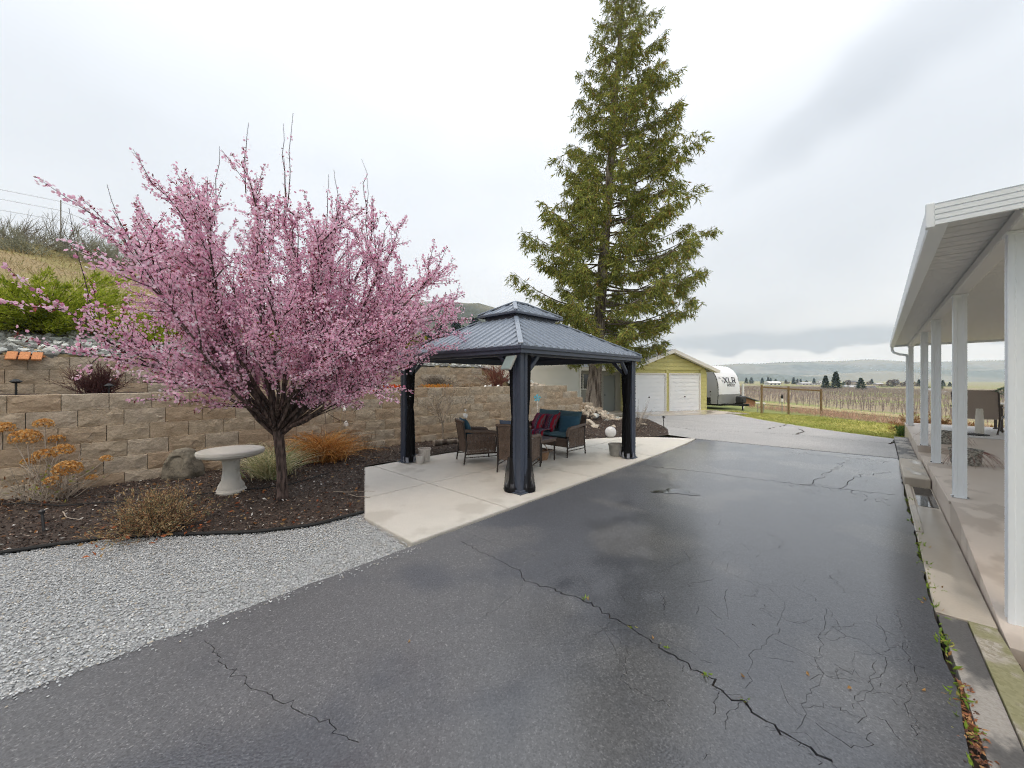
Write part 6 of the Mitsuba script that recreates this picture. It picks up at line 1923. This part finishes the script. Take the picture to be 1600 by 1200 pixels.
for i, (y, z0) in enumerate([(4.08, -0.03), (6.68, 0.272), (9.22, 0.272), (11.50, 0.272), (16.16, 0.272)]):
    p = part(cover, 'post', alu_post(0.655, y, z0, 2.556), 'm_white_alu')
    part(p, 'base_bracket', bbox(0.590, 0.720, y - 0.065, y + 0.065, z0, z0 + 0.008, 0.002), 'm_white_alu')
    part(p, 'cap_bracket', bbox(0.592, 0.718, y - 0.062, y + 0.062, 2.535, 2.5545, 0.003), 'm_white_alu')
    for sx in (-1, 1):
        part(p, 'bolt', place(lathe([(0, 0), (0.010, 0), (0.008, 0.01), (0, 0.011)], 8), (0.655 + sx * 0.058, y - 0.058), z0 + 0.009), 'm_dark_metal')
dn_ = [(RX0 + 0.05, 16.52, 2.60), (RX0 + 0.05, 16.52, 2.50), (RX0 + 0.08, 16.50, 2.42), (0.42, 16.36, 2.35), (0.57, 16.24, 2.31), (0.585, 16.22, 2.24), (0.585, 16.22, 0.30)]
part(cover, 'downspout', tube(dn_, 0.034, 10), 'm_white_alu', smooth=40)

# deck
import manifold3d as m3


def mbox(x0, x1, y0, y1, z0, z1):
    return m3.Manifold.cube((x1 - x0, y1 - y0, z1 - z0)).translate((x0, y0, z0))


side = m3.CrossSection([[(3.72, -0.3), (17.2, -0.3), (17.2, 0.268), (6.35, 0.268), (5.9, 0.255), (4.6, 0.10), (3.95, 0.018), (3.72, 0.006)]])
body = side.extrude(6.2)                                    # (y, z, x)
body = body.transform([[0, 0, 1, 0.562], [1, 0, 0, 0], [0, 1, 0, 0]])
if body.volume() < 0:
    body = body
body = body - mbox(0.5, 0.985, 9.36, 11.36, 0.138, 0.5)
db = body.to_mesh()
deck = struct('deck', (np.array(db.vert_properties)[:, :3], np.array(db.tri_verts)), 'm_deck')
part(deck, 'edge_nosing', bbox(0.548, 0.561, 11.37, 17.1, 0.235, 0.270, 0.004), 'm_deck')
part(deck, 'edge_nosing', bbox(0.548, 0.561, 6.4, 9.35, 0.235, 0.270, 0.004), 'm_deck')

# deck furniture
cx_, cy_, dz = 1.80, 15.15, 0.27
ch = thing('patio_chair', 'brown sling patio chair with its back to the camera on the deck', 'chair')
rc = facing(0.25, 0.97)
L_ = lambda m: place(m, (cx_, cy_), dz, rc)
us = np.linspace(-0.36, 0.36, 9)
vs = np.linspace(0.0, 1.0, 12)
bp = np.array([[u, -0.28 - 0.20 * w - 0.04 * (1 - (u / 0.36) ** 2), 0.37 + 0.70 * w - 0.05 * (w ** 6) * (u / 0.36) ** 4] for w in vs for u in us])
i, j = np.meshgrid(np.arange(11), np.arange(8), indexing='ij')
q = [a.ravel() for a in (i * 9 + j, i * 9 + j + 1, (i + 1) * 9 + j + 1, (i + 1) * 9 + j)]
F = np.vstack([np.stack([q[0], q[1], q[2]], 1), np.stack([q[0], q[2], q[3]], 1)])
part(ch, 'backrest', L_((bp, F)), 'm_sling', smooth=True)
sp_ = np.array([[u, -0.28 + 0.56 * w, 0.37 + 0.05 * w - 0.02 * (1 - (u / 0.36) ** 2)] for w in vs for u in us])
part(ch, 'seat', L_((sp_, F)), 'm_sling', smooth=True)
part(ch, 'back_frame', L_(tube([(-0.37, -0.27, 0.36), (-0.375, -0.48, 1.00), (-0.34, -0.49, 1.06), (0.34, -0.49, 1.06), (0.375, -0.48, 1.00), (0.37, -0.27, 0.36)], 0.016, 8)), 'm_bronze', smooth=40)
for s in (-1, 1):
    part(ch, 'armrest', L_(tube([(s * 0.40, -0.36, 0.66), (s * 0.41, 0.0, 0.645), (s * 0.40, 0.28, 0.62), (s * 0.39, 0.30, 0.52), (s * 0.38, 0.18, 0.38)], 0.018, 8)), 'm_bronze', smooth=40)
    part(ch, 'side_rail', L_(tube([(s * 0.37, -0.28, 0.36), (s * 0.37, 0.30, 0.42)], 0.016, 8)), 'm_bronze', smooth=40)
    part(ch, 'leg', L_(cat([tube([(s * 0.33, 0.02, 0.34), (s * 0.34, -0.15, 0.12), (s * 0.34, -0.34, 0.02)], 0.018, 8), tube([(s * 0.33, 0.02, 0.34), (s * 0.34, 0.18, 0.12), (s * 0.34, 0.34, 0.02)], 0.018, 8)])), 'm_bronze', smooth=40)
um = thing('umbrella_base', 'cream umbrella stand post below the patio chair', 'umbrella stand')
part(um, 'post', lathe([(0, 0), (0.075, 0), (0.072, 0.30), (0.055, 0.62), (0, 0.62)], 16, (1.72, 14.35, dz + 0.02)), 'm_cream', smooth=40)
part(um, 'foot', lathe([(0, 0), (0.22, 0), (0.22, 0.03), (0.08, 0.05), (0, 0.05)], 20, (1.66, 14.35, dz + 0.005)), 'm_dark_metal', smooth=30)
tb = thing('patio_table', 'pale topped patio table beyond the sling chair on the deck', 'table')
part(tb, 'top', bbox(2.10, 3.6, 15.6, 16.6, dz + 0.68, dz + 0.71, 0.01), 'm_cream')
for x in (2.25, 3.45):
    for y in (15.75, 16.45):
        part(tb, 'leg', tube([(x, y, dz + 0.68), (x, y, dz + 0.06), (x, y, dz)], [0.025, 0.03, 0.055], 8), 'm_bronze', smooth=40)
single('deck_rug', bbox(1.25, 3.8, 13.7, 16.7, dz, dz + 0.009, 0.003), 'm_mat', 'pale grey outdoor rug under the patio furniture on the deck', 'rug')


def pebble_pot(x, y, r, h, label, droop_dir, seed):
    k = pot('pebble_planter', label, x, y, dz, r, h, 'm_pebble_pot', True, 0.16, 0.80)
    g_ = np.random.default_rng(seed)
    st = []
    for _ in range(44):
        a = droop_dir + g_.normal(0, 1.0)
        L = g_.uniform(0.12, 0.42)
        t = np.linspace(0, 1, 7)[:, None]
        p0 = np.array([x + g_.normal(0, r * 0.35), y + g_.normal(0, r * 0.35), dz + h * 0.84])
        st.append(tube(p0 + np.array([math.cos(a), math.sin(a), 0]) * L * t + np.array([0, 0, 0.30 * L]) * t - np.array([0, 0, 0.95 * L]) * t ** 2.4, np.linspace(0.0035, 0.0015, 7), 3, cap=False))
    part(k, 'dried_plant', cat(st), 'm_red_twig')
    return k


pebble_pot(0.98, 9.35, 0.185, 0.24, 'pebbled concrete planter with drooping dry stems, the nearer of two on the deck', -0.4, 3)
pebble_pot(0.98, 12.1, 0.185, 0.26, 'pebbled concrete planter with a dry plant, the farther of two on the deck', 0.6, 4)

# ------------------------------------------------------------------ lawn strip, fields, orchard, town, hills
vg = np.random.default_rng(61)
near_l = [np.array(p) for p in [(6.0, 9.6), (0.50, 15.58), (-1.7, 18.3), (-5.3, 22.6), (-7.2, 25.6)]]
lawn_poly = Polygon([*map(tuple, near_l), *[tuple(p + LN * w) for p, w in zip(near_l[::-1], (1.2, 4.4, 5.6, 5.8, 6.0))]]).buffer(0).difference(sbox(0.56, -5, 6.8, 17.25))


def lz(x, y):
    return ground_z(x, y) + 0.03


struct('lawn', drape(lawn_poly, lz, 0.8), 'm_lawn')
P2 = in_poly(lawn_poly, 26000, vg)
v, f, r = cards(np.column_stack([P2, lz(P2[:, 0], P2[:, 1]) - 0.01]), vg.normal(size=(len(P2), 3)) * [0.5, 0.5, 0.1] + [0, 0, 0.7], vg.uniform(0.04, 0.11, len(P2)), vg.uniform(0.008, 0.016, len(P2)), vg, 0.1)
stuff('lawn_grass', (v, f), 'm_leaf', 'mown green and yellow grass strip beyond the old asphalt', 'grass', color=tint(r, [(4, (0.24, 0.27, 0.055)), (3, (0.36, 0.36, 0.09)), (2, (0.44, 0.40, 0.16))], vg, 0.3))


def strip_poly(s0, s1, a0, a1):
    ta = np.array([-LN[1], LN[0]])
    return Polygon([tuple(LP + LN * s + ta * a) for s, a in ((s0, a0), (s0, a1), (s1, a1), (s1, a0))])


rough_poly = strip_poly(5.6, 7.2, -14, 2).union(strip_poly(5.2, 10.0, 3, 17)).difference(sbox(0.5, -5, 7, 17.3))
P2 = in_poly(rough_poly, 9000, vg)
v, f, r = cards(np.column_stack([P2, ground_z(P2[:, 0], P2[:, 1]) - 0.06]), vg.normal(size=(len(P2), 3)) * [0.4, 0.4, 0.1] + [0, 0, 0.8], vg.uniform(0.15, 0.50, len(P2)) * (0.7 + 0.6 * vg.uniform(size=len(P2))), vg.uniform(0.012, 0.026, len(P2)), vg, 0.1)
stuff('tall_dry_grass', (v, f), 'm_leaf', 'tall pinkish tan dry grass along the far edge of the lawn', 'grass', color=tint(r, [(4, (0.60, 0.40, 0.30)), (3, (0.52, 0.32, 0.25)), (2, (0.62, 0.50, 0.34)), (1, (0.40, 0.26, 0.18))], vg, 0.3))
field = strip_poly(7.2, 17.5, -40, 5.0)
struct('plowed_field', drape(field, lambda x, y: ground_z(x, y) + 0.03, 1.5), 'm_redfield')
g2 = strip_poly(17.0, 26.0, -60, 45)
struct('meadow', drape(g2, lambda x, y: ground_z(x, y) + 0.0, 3.0), 'm_orchard_floor')


def bare_tree(seed, h, n, side=3):
    g_ = np.random.default_rng(seed)
    st = [tube([(0, 0, -0.1), (g_.normal(0, 0.02), g_.normal(0, 0.02), h * 0.5), (g_.normal(0, 0.05), g_.normal(0, 0.05), h)], [0.05, 0.035, 0.012], 4, cap=False)]
    for _ in range(n):
        z = g_.uniform(0.25, 0.9) * h
        a, L, e = g_.uniform(0, 6.28), g_.uniform(0.22, 0.42) * h, g_.uniform(0.2, 1.1)
        p = np.array([0, 0, z])
        d = np.array([math.cos(a) * math.cos(e), math.sin(a) * math.cos(e), math.sin(e)])
        st.append(tube([p, p + d * L * 0.5, p + d * L + [0, 0, 0.08 * h]], [0.022, 0.015, 0.007], side, cap=False))
    return cat(st)


mat('m_orchard_twig', (0.30, 0.245, 0.22), 0.9, 0.2)
BT = [bare_tree(200 + k, 1.35, 9) for k in range(6)]
BTP = [ply(m, 'm_orchard_twig') for m in BT]
ta = np.array([-LN[1], LN[0]])
spots = []
row_d = unit(np.array([0.42, 0.91]))
row_n = np.array([row_d[1], -row_d[0]])
for i in range(-45, 45):
    for j in range(0, 175):
        p = np.array([0.0, 20.0]) + row_n * 3.3 * i + row_d * 1.3 * j
        s = lawn_s(*p)
        if 26 < s < 185:
            q = p + vg.normal(0, 0.12, 2)
            e = np.array([q[0], q[1]])
            dep, sx = e @ FW[:2], e @ RT[:2]
            if dep > 5 and 0.45 < sx / dep < 1.36:
                spots.append((np.hypot(*q), q))
spots.sort(key=lambda t_: t_[0])
far = []
for k, (d_, q) in enumerate(spots):
    z = float(ground_z(*q)) - 0.02
    sc_ = vg.uniform(0.8, 1.2)
    a = vg.uniform(0, 360)
    b = int(vg.integers(0, 6))
    m = T().translate([q[0], q[1], z]).rotate([0, 0, 1], a).scale([sc_, sc_, sc_ * 0.85])
    if k < 280:
        key = thing('orchard_tree', 'small bare fruit tree in the front rows of the orchard below the lawn', 'tree', 'bare trees in the front rows of the orchard')
        scene[key] = {**BTP[b], 'to_world': m}
    elif k < 5200:
        a_ = np.array(m.matrix)
        far.append((BT[b][0] @ a_[:3, :3].T + a_[:3, 3], BT[b][1]))
stuff('orchard_rows', cat(far), 'm_orchard_twig', 'grey brown bare orchard rows stretching away across the valley floor', 'orchard')


def conifer(seed, h, w, n=260):
    g_ = np.random.default_rng(seed)
    z = g_.uniform(0.06, 1.0, n * 9) ** 0.85
    a = g_.uniform(0, 6.28, n * 9)
    r_ = (1 - z) ** 0.8 * w / 2 * g_.uniform(0.25, 1.05, n * 9) * (1 + 0.25 * np.sin(z * 40 + seed))
    P_ = np.column_stack([r_ * np.cos(a), r_ * np.sin(a), z * h])
    D_ = np.column_stack([np.cos(a), np.sin(a), -0.25 + 0 * a]) + g_.normal(0, 0.35, (n * 9, 3))
    v, f, _ = cards(P_, D_, 0.085 * h * g_.uniform(0.6, 1.2, n * 9), 0.035 * h, g_, 0.2)
    return v, f


def round_tree(seed, h, w, n=1500):
    g_ = np.random.default_rng(seed)
    u_ = unit(g_.normal(size=(n, 3)))
    lob = 1 + 0.25 * np.sin(5 * u_[:, 0] + seed) * np.sin(4 * u_[:, 1] + 2 * u_[:, 2])
    P_ = u_ * np.array([w / 2, w / 2, h * 0.42]) * (lob * g_.uniform(0.5, 1.0, n) ** 0.4)[:, None] + [0, 0, h * 0.56]
    v, f, _ = cards(P_, u_ + g_.normal(0, 0.5, (n, 3)), 0.11 * h * g_.uniform(0.5, 1.2, n), 0.05 * h, g_, 0.2)
    return v, f


mat('m_conifer', mikit.proc(lambda p, n, uv: mikit.mix([0.018, 0.034, 0.022], [0.045, 0.072, 0.040], mikit.noise(p.x * 1.2, p.y * 1.2, p.z * 1.2))), 0.9, 0.1)
mat('m_brown_crown', mikit.proc(lambda p, n, uv: mikit.mix([0.10, 0.07, 0.055], [0.17, 0.125, 0.10], mikit.noise(p.x * 0.8, p.y * 0.8, p.z * 0.8))), 0.9, 0.1)
mat('m_green_crown', mikit.proc(lambda p, n, uv: mikit.mix([0.035, 0.06, 0.025], [0.075, 0.105, 0.045], mikit.noise(p.x * 0.8, p.y * 0.8, p.z * 0.8))), 0.9, 0.1)


def far_spot(x, dep):
    p = at(x, 593, dep)
    return p[0], p[1], float(ground_z(p[0], p[1])) - 0.1


def top_h(x, y, dep):
    s_ = far_spot(x, dep)
    return at(x, y, dep)[2] - s_[2]


def far_tree(kind, x, ytop, wpx, dep, label, group=None):
    b = far_spot(x, dep)
    h, w = top_h(x, ytop, dep), wpx / FPX * dep
    k = thing({'m_conifer': 'conifer', 'm_brown_crown': 'bare_tree', 'm_green_crown': 'leafy_tree'}[kind], label, 'tree', group)
    m = conifer(int(x), h, w) if kind == 'm_conifer' else round_tree(int(x), h, w)
    part(k, 'crown', place(m, b[:2], b[2]), kind)
    part(k, 'trunk', tube([b, (b[0], b[1], b[2] + h * 0.7)], [0.02 * h, 0.008 * h], 6), 'm_twig')


far_tree('m_conifer', 1290, 587, 13, 170, 'shorter left one of the two dark conifers in the middle of the orchard')
far_tree('m_conifer', 1306, 581, 14, 175, 'tallest dark conifer standing in the middle of the orchard')
far_tree('m_conifer', 1345, 590.5, 16, 165, 'broad dark green conifer right of the pair in the orchard')
DIST = [(1166, 590, 5, 520), (1174, 589.5, 8, 520), (1191, 590, 6, 500), (1200, 589, 4, 500), (1204, 590.5, 5, 520), (1212, 592, 7, 560), (1240, 589.5, 6, 460), (1246, 592, 4, 460), (1251, 592, 4, 470), (1272, 591, 6, 480), (1228, 593, 6, 600), (1318, 596, 7, 380), (1362, 592, 6, 520), (1415, 595, 5, 420), (1436, 593, 7, 330), (1473, 594, 8, 320), (1484, 597, 6, 330), (1260, 594, 7, 620)]
for i, (x, y, w, d) in enumerate(DIST):
    far_tree('m_conifer', x, y, w, d, 'distant dark conifer on the skyline of the town', 'distant conifers on the skyline of the town')
for (x, y, w, d) in [(1392, 594, 10, 300), (1399, 593, 8, 380), (1405, 599, 16, 300), (1382, 600, 12, 300), (1325, 594, 7, 420), (1414, 597, 12, 320), (1358, 596, 6, 430), (1426, 597, 12, 310), (1372, 598, 9, 420), (1230, 596, 7, 520), (1219, 597, 6, 560)]:
    far_tree('m_brown_crown', x, y, w, d, 'distant bare brown tree among the houses of the town', 'bare trees among the distant houses')
for (x, y, w, d) in [(1388, 602, 16, 290), (1398, 604, 10, 285), (1375, 603, 8, 300), (1316, 599, 8, 360), (1336, 600, 9, 400), (1463, 603, 16, 180), (1572, 605, 22, 90), (1208, 598, 9, 480)]:
    far_tree('m_green_crown', x, y, w, d, 'distant green leafy tree among the houses of the town', 'green trees among the distant houses')


def house(x, ybase, wpx, hpx, dep, wm, rm, label, rot=0.0):
    b = far_spot(x, dep)
    zb = at(x, ybase, dep)[2]
    zb = min(zb, b[2] + 6)
    w, h = wpx / FPX * dep, hpx / FPX * dep
    k = thing('house', label, 'house')
    a = math.atan2(RT[1], RT[0]) + rot
    d = w * 0.7
    part(k, 'wall', place(box(-w / 2, w / 2, -d / 2, d / 2, b[2] - zb - 1.5, h * 0.62), b[:2], zb, a), wm)
    rv_ = np.array([[-w * 0.54, -d * 0.56, h * 0.60], [w * 0.54, -d * 0.56, h * 0.60], [w * 0.54, d * 0.56, h * 0.60], [-w * 0.54, d * 0.56, h * 0.60], [-w * 0.54, 0, h], [w * 0.54, 0, h]])
    part(k, 'roof', place((rv_, np.array([[0, 1, 5], [0, 5, 4], [3, 4, 5], [3, 5, 2], [0, 4, 3], [1, 2, 5]])), b[:2], zb, a), rm)
    n = max(2, int(w / 3.2))
    for i in range(n):
        xx_ = -w / 2 + w * (i + 0.5) / n
        part(k, 'window', place(box(xx_ - w * 0.09 / max(1, n / 3), xx_ + w * 0.09 / max(1, n / 3), -d / 2 - 0.05, -d / 2 + 0.02, h * 0.18, h * 0.42), b[:2], zb, a), 'm_glass_dark')


house(1207, 602.5, 18, 7, 420, 'm_house_pale', 'm_house_pale', 'long white building at the far edge of the orchard on the left')
house(1257, 602, 16, 5, 430, 'm_house_pale', 'm_house_roof_pale', 'low pale lilac roofed building left of the two conifers')
house(1275, 602, 9, 4, 450, 'm_house_pale', 'm_house_roof', 'small white house just left of the two conifers')
house(1324, 607, 12, 5, 260, 'm_house_grey', 'm_house_roof_pale', 'grey roofed shed right of the tallest conifer')
house(1332, 609, 13, 7, 255, 'm_house_tan', 'm_house_roof_pale', 'tan barn with a pale roof left of the broad conifer')
house(1359, 612, 15, 9, 240, 'm_house_pale', 'm_house_roof', 'white house right of the broad conifer')
house(1332, 600, 10, 5, 420, 'm_house_tan', 'm_house_roof', 'distant brown roofed house above the tan barn')
house(1372, 603, 10, 5, 400, 'm_house_tan', 'm_house_roof_pale', 'distant tan house behind the white house')
house(1247, 597.5, 6, 4, 600, 'm_house_pale', 'm_house_roof', 'tiny distant white house left of the skyline conifers')
house(1282, 599, 6, 4, 560, 'm_house_pale', 'm_house_roof_pale', 'tiny distant pale house behind the shorter conifer')
house(1418, 600, 8, 4, 420, 'm_house_pale', 'm_house_roof', 'distant pale house beside the farthest deck post')
house(1453, 616, 14, 9, 160, 'm_house_pale', 'm_house_roof_pale', 'white building seen between the second and third farthest deck posts')
house(1474, 619, 12, 8, 150, 'm_house_pale', 'm_house_pale', 'white low building left of the sling chair across the field')

# frame of wooden posts and rails on the lawn edge
fk = thing('rail_fence', 'open frame of three wooden posts with top rails at the lawn edge', 'fence')
posts = [(np.array([-4.85, 25.66]), -0.25, 1.31), (np.array([-4.09, 27.6]), -0.40, 1.20), (np.array([-2.63, 29.3]), -0.60, 1.00)]
posts = [(at(1190, 641, 22.0)[:2], at(1190, 641, 22.0)[2], at(1190, 601, 22.0)[2]), (at(1232, 643, 22.6)[:2], at(1232, 643, 22.6)[2], at(1232, 603.5, 22.6)[2]), (at(1283, 648.5, 22.2)[:2], at(1283, 648.5, 22.2)[2], at(1283, 608, 22.2)[2])]
for q, z0, z1 in posts:
    part(fk, 'post', tube([(q[0], q[1], z0 - 0.2), (q[0], q[1], z1)], 0.055, 9), 'm_wood_post', smooth=40)
for (a, b) in ((0, 1), (1, 2)):
    qa, qb = posts[a], posts[b]
    part(fk, 'rail', beam((*qa[0], qa[2] - 0.13 - 0.03 * a), (*qb[0], qb[2] - 0.15 + 0.06 * a), 0.05, 0.085, 0.008), 'm_wood_post')
hy2 = thing('hydrant_post', 'slim white and dark valve post standing in the dry grass inside the wooden frame', 'post')
q = at(1222, 642, 22.4)
part(hy2, 'pipe', tube([(q[0], q[1], q[2] - 0.1), (q[0], q[1], q[2] + 0.60)], 0.025, 8), 'm_grey_pot')
part(hy2, 'head', lathe([(0, 0), (0.05, 0.0), (0.06, 0.12), (0.03, 0.2), (0, 0.2)], 10, (q[0], q[1], q[2] + 0.72)), 'm_black')
part(hy2, 'body', lathe([(0, 0), (0.045, 0.0), (0.05, 0.14), (0.03, 0.20), (0, 0.2)], 10, (q[0], q[1], q[2] + 0.52)), 'm_white')
for (x, y, lab) in [(1184, 630, 'left one of two white valve boxes by the first post of the wooden frame'), (1193, 630.5, 'right one of two white valve boxes by the first post of the wooden frame')]:
    q = at(x, y, 23.5)
    bk_ = thing('valve_box', lab, 'box')
    part(bk_, 'box', bbox(q[0] - 0.09, q[0] + 0.09, q[1] - 0.07, q[1] + 0.07, q[2] - 0.05, q[2] + 0.05, 0.02), 'm_white')
    part(bk_, 'stake', tube([(q[0], q[1], q[2] - 0.55), (q[0], q[1], q[2] - 0.05)], 0.02, 6), 'm_grey_pot')
# shrubs beyond the deck
OCH = [(4, (0.34, 0.17, 0.08)), (3, (0.42, 0.26, 0.13)), (2, (0.25, 0.12, 0.06)), (1, (0.30, 0.27, 0.07))]
for (x, y, L_s, pal, lab) in [(1.0, 18.6, 1.15, OCH, 'rust brown bushy shrub beyond the deck between the far posts'), (1.75, 18.7, 0.9, OCH, 'rust brown shrub beyond the deck left of the sling chair'), (2.6, 18.6, 0.7, OCH, 'russet shrub beyond the deck under the sling chair'),
                              (1.55, 18.0, 0.55, YEL, 'yellow green low shrub at the far deck edge left of the sling chair'), (2.25, 17.9, 0.5, YEL, 'yellow green low shrub at the far deck edge below the sling chair'), (0.75, 18.0, 0.5, [(3, (0.10, 0.17, 0.05)), (2, (0.16, 0.22, 0.06))], 'small dark green shrub beyond the deck beside the farthest post')]:
    spray_shrub('deck_shrub', lab, 'shrub', (x, y, float(ground_z(x, y)) - 0.02), 40, (0.5 * L_s, 1.15 * L_s), (25, 85), pal, rg, per=130, nw=0.02)

# hills
def ridge(name, dep0, dep1, prof, matl, rough, seed, base_z):
    """A ridge line seen across the valley: prof = (picture x, crest y) pairs at the crest's depth."""
    px_ = np.array([p[0] for p in prof], float)
    py_ = np.array([p[1] for p in prof], float)
    xs = np.linspace(px_[0], px_[-1], 220)
    dm = (dep0 + dep1) / 2
    cols = []
    for t_ in np.linspace(0, 1, 26):
        dep = dep0 + (dep1 - dep0) * t_
        row = []
        for x in xs:
            xw = (x - 800) / FPX * dm
            crest = 1.6 + (593 - np.interp(x, px_, py_)) / FPX * dm
            p = EYE + FW * dep + RT * xw
            sh_ = math.sin(min(1.0, t_ / 0.5) * math.pi / 2) if t_ <= 0.5 else 1.0 - 0.3 * (t_ - 0.5)
            row.append([p[0], p[1], base_z + (crest - base_z) * sh_])
        cols.append(row)
    v = np.array(cols).reshape(-1, 3)
    n_ = meshkit.fbm(np.column_stack([v[:, 0] / rough, v[:, 1] / rough, 0 * v[:, 0]]), 5, seed=seed) - 0.5
    hh = np.clip((v[:, 2] - base_z) / max(1.0, (v[:, 2].max() - base_z)), 0, 1)
    v[:, 2] += n_ * rough * 0.16 * np.sqrt(hh)
    i, j = np.meshgrid(np.arange(25), np.arange(219), indexing='ij')
    q = [a.ravel() for a in (i * 220 + j, i * 220 + j + 1, (i + 1) * 220 + j + 1, (i + 1) * 220 + j)]
    struct(name, (v, np.vstack([np.stack([q[0], q[1], q[2]], 1), np.stack([q[0], q[2], q[3]], 1)])), matl, smooth=True)


ridge('wooded_hill', 330, 620, [(150, 590), (300, 540), (420, 505), (560, 486), (640, 476), (690, 473), (750, 475), (785, 486), (830, 510), (880, 545), (960, 592)], 'm_farhill', 60, 5, -6)
ridge('far_hills', 1900, 2900, [(1000, 591), (1120, 586), (1220, 586), (1320, 585), (1400, 582), (1450, 580), (1500, 578), (1540, 577), (1600, 577), (1800, 572), (2200, 560)], 'm_mountain', 500, 7, -12)
ridge('mountain', 3000, 3900, [(700, 588), (900, 578), (1060, 572), (1150, 569), (1250, 567), (1350, 564), (1450, 566), (1550, 560), (1700, 552), (2100, 540), (2600, 520)], 'm_mountain', 900, 9, -20)
# trees on the near side of the wooded hill
for (x, y, w, d) in [(688, 508, 14, 150), (700, 520, 10, 140), (712, 500, 12, 190), (728, 512, 9, 170), (742, 498, 8, 260), (670, 522, 12, 130), (655, 530, 14, 120)]:
    b = at(x, 580, d)
    h = at(x, y, d)[2] + 1.0
    k = thing('hill_conifer', 'dark conifer on the lower slope of the wooded hill', 'tree', 'conifers on the slope of the wooded hill')
    part(k, 'crown', place(conifer(int(x), h, w / FPX * d), b[:2], -1.0), 'm_conifer')
    part(k, 'trunk', tube([(b[0], b[1], -1.2), (b[0], b[1], h * 0.6)], [0.2, 0.08], 6), 'm_twig')

# ------------------------------------------------------------------ air
scene['haze_air'] = {'type': 'homogeneous', 'albedo': {'type': 'rgb', 'value': [0.93, 0.95, 0.97]}, 'sigma_t': {'type': 'rgb', 'value': [1.7e-4, 2.05e-4, 2.5e-4]}}
scene['haze'] = {'type': 'cube', 'to_world': T().translate([0, 0, 260]).scale([4300, 4300, 290]), 'bsdf': {'type': 'null'}, 'interior': {'type': 'ref', 'id': 'haze_air'}}
labels['haze'] = {'kind': 'stuff', 'label': 'pale damp air thickening over the distant valley', 'category': 'haze'}
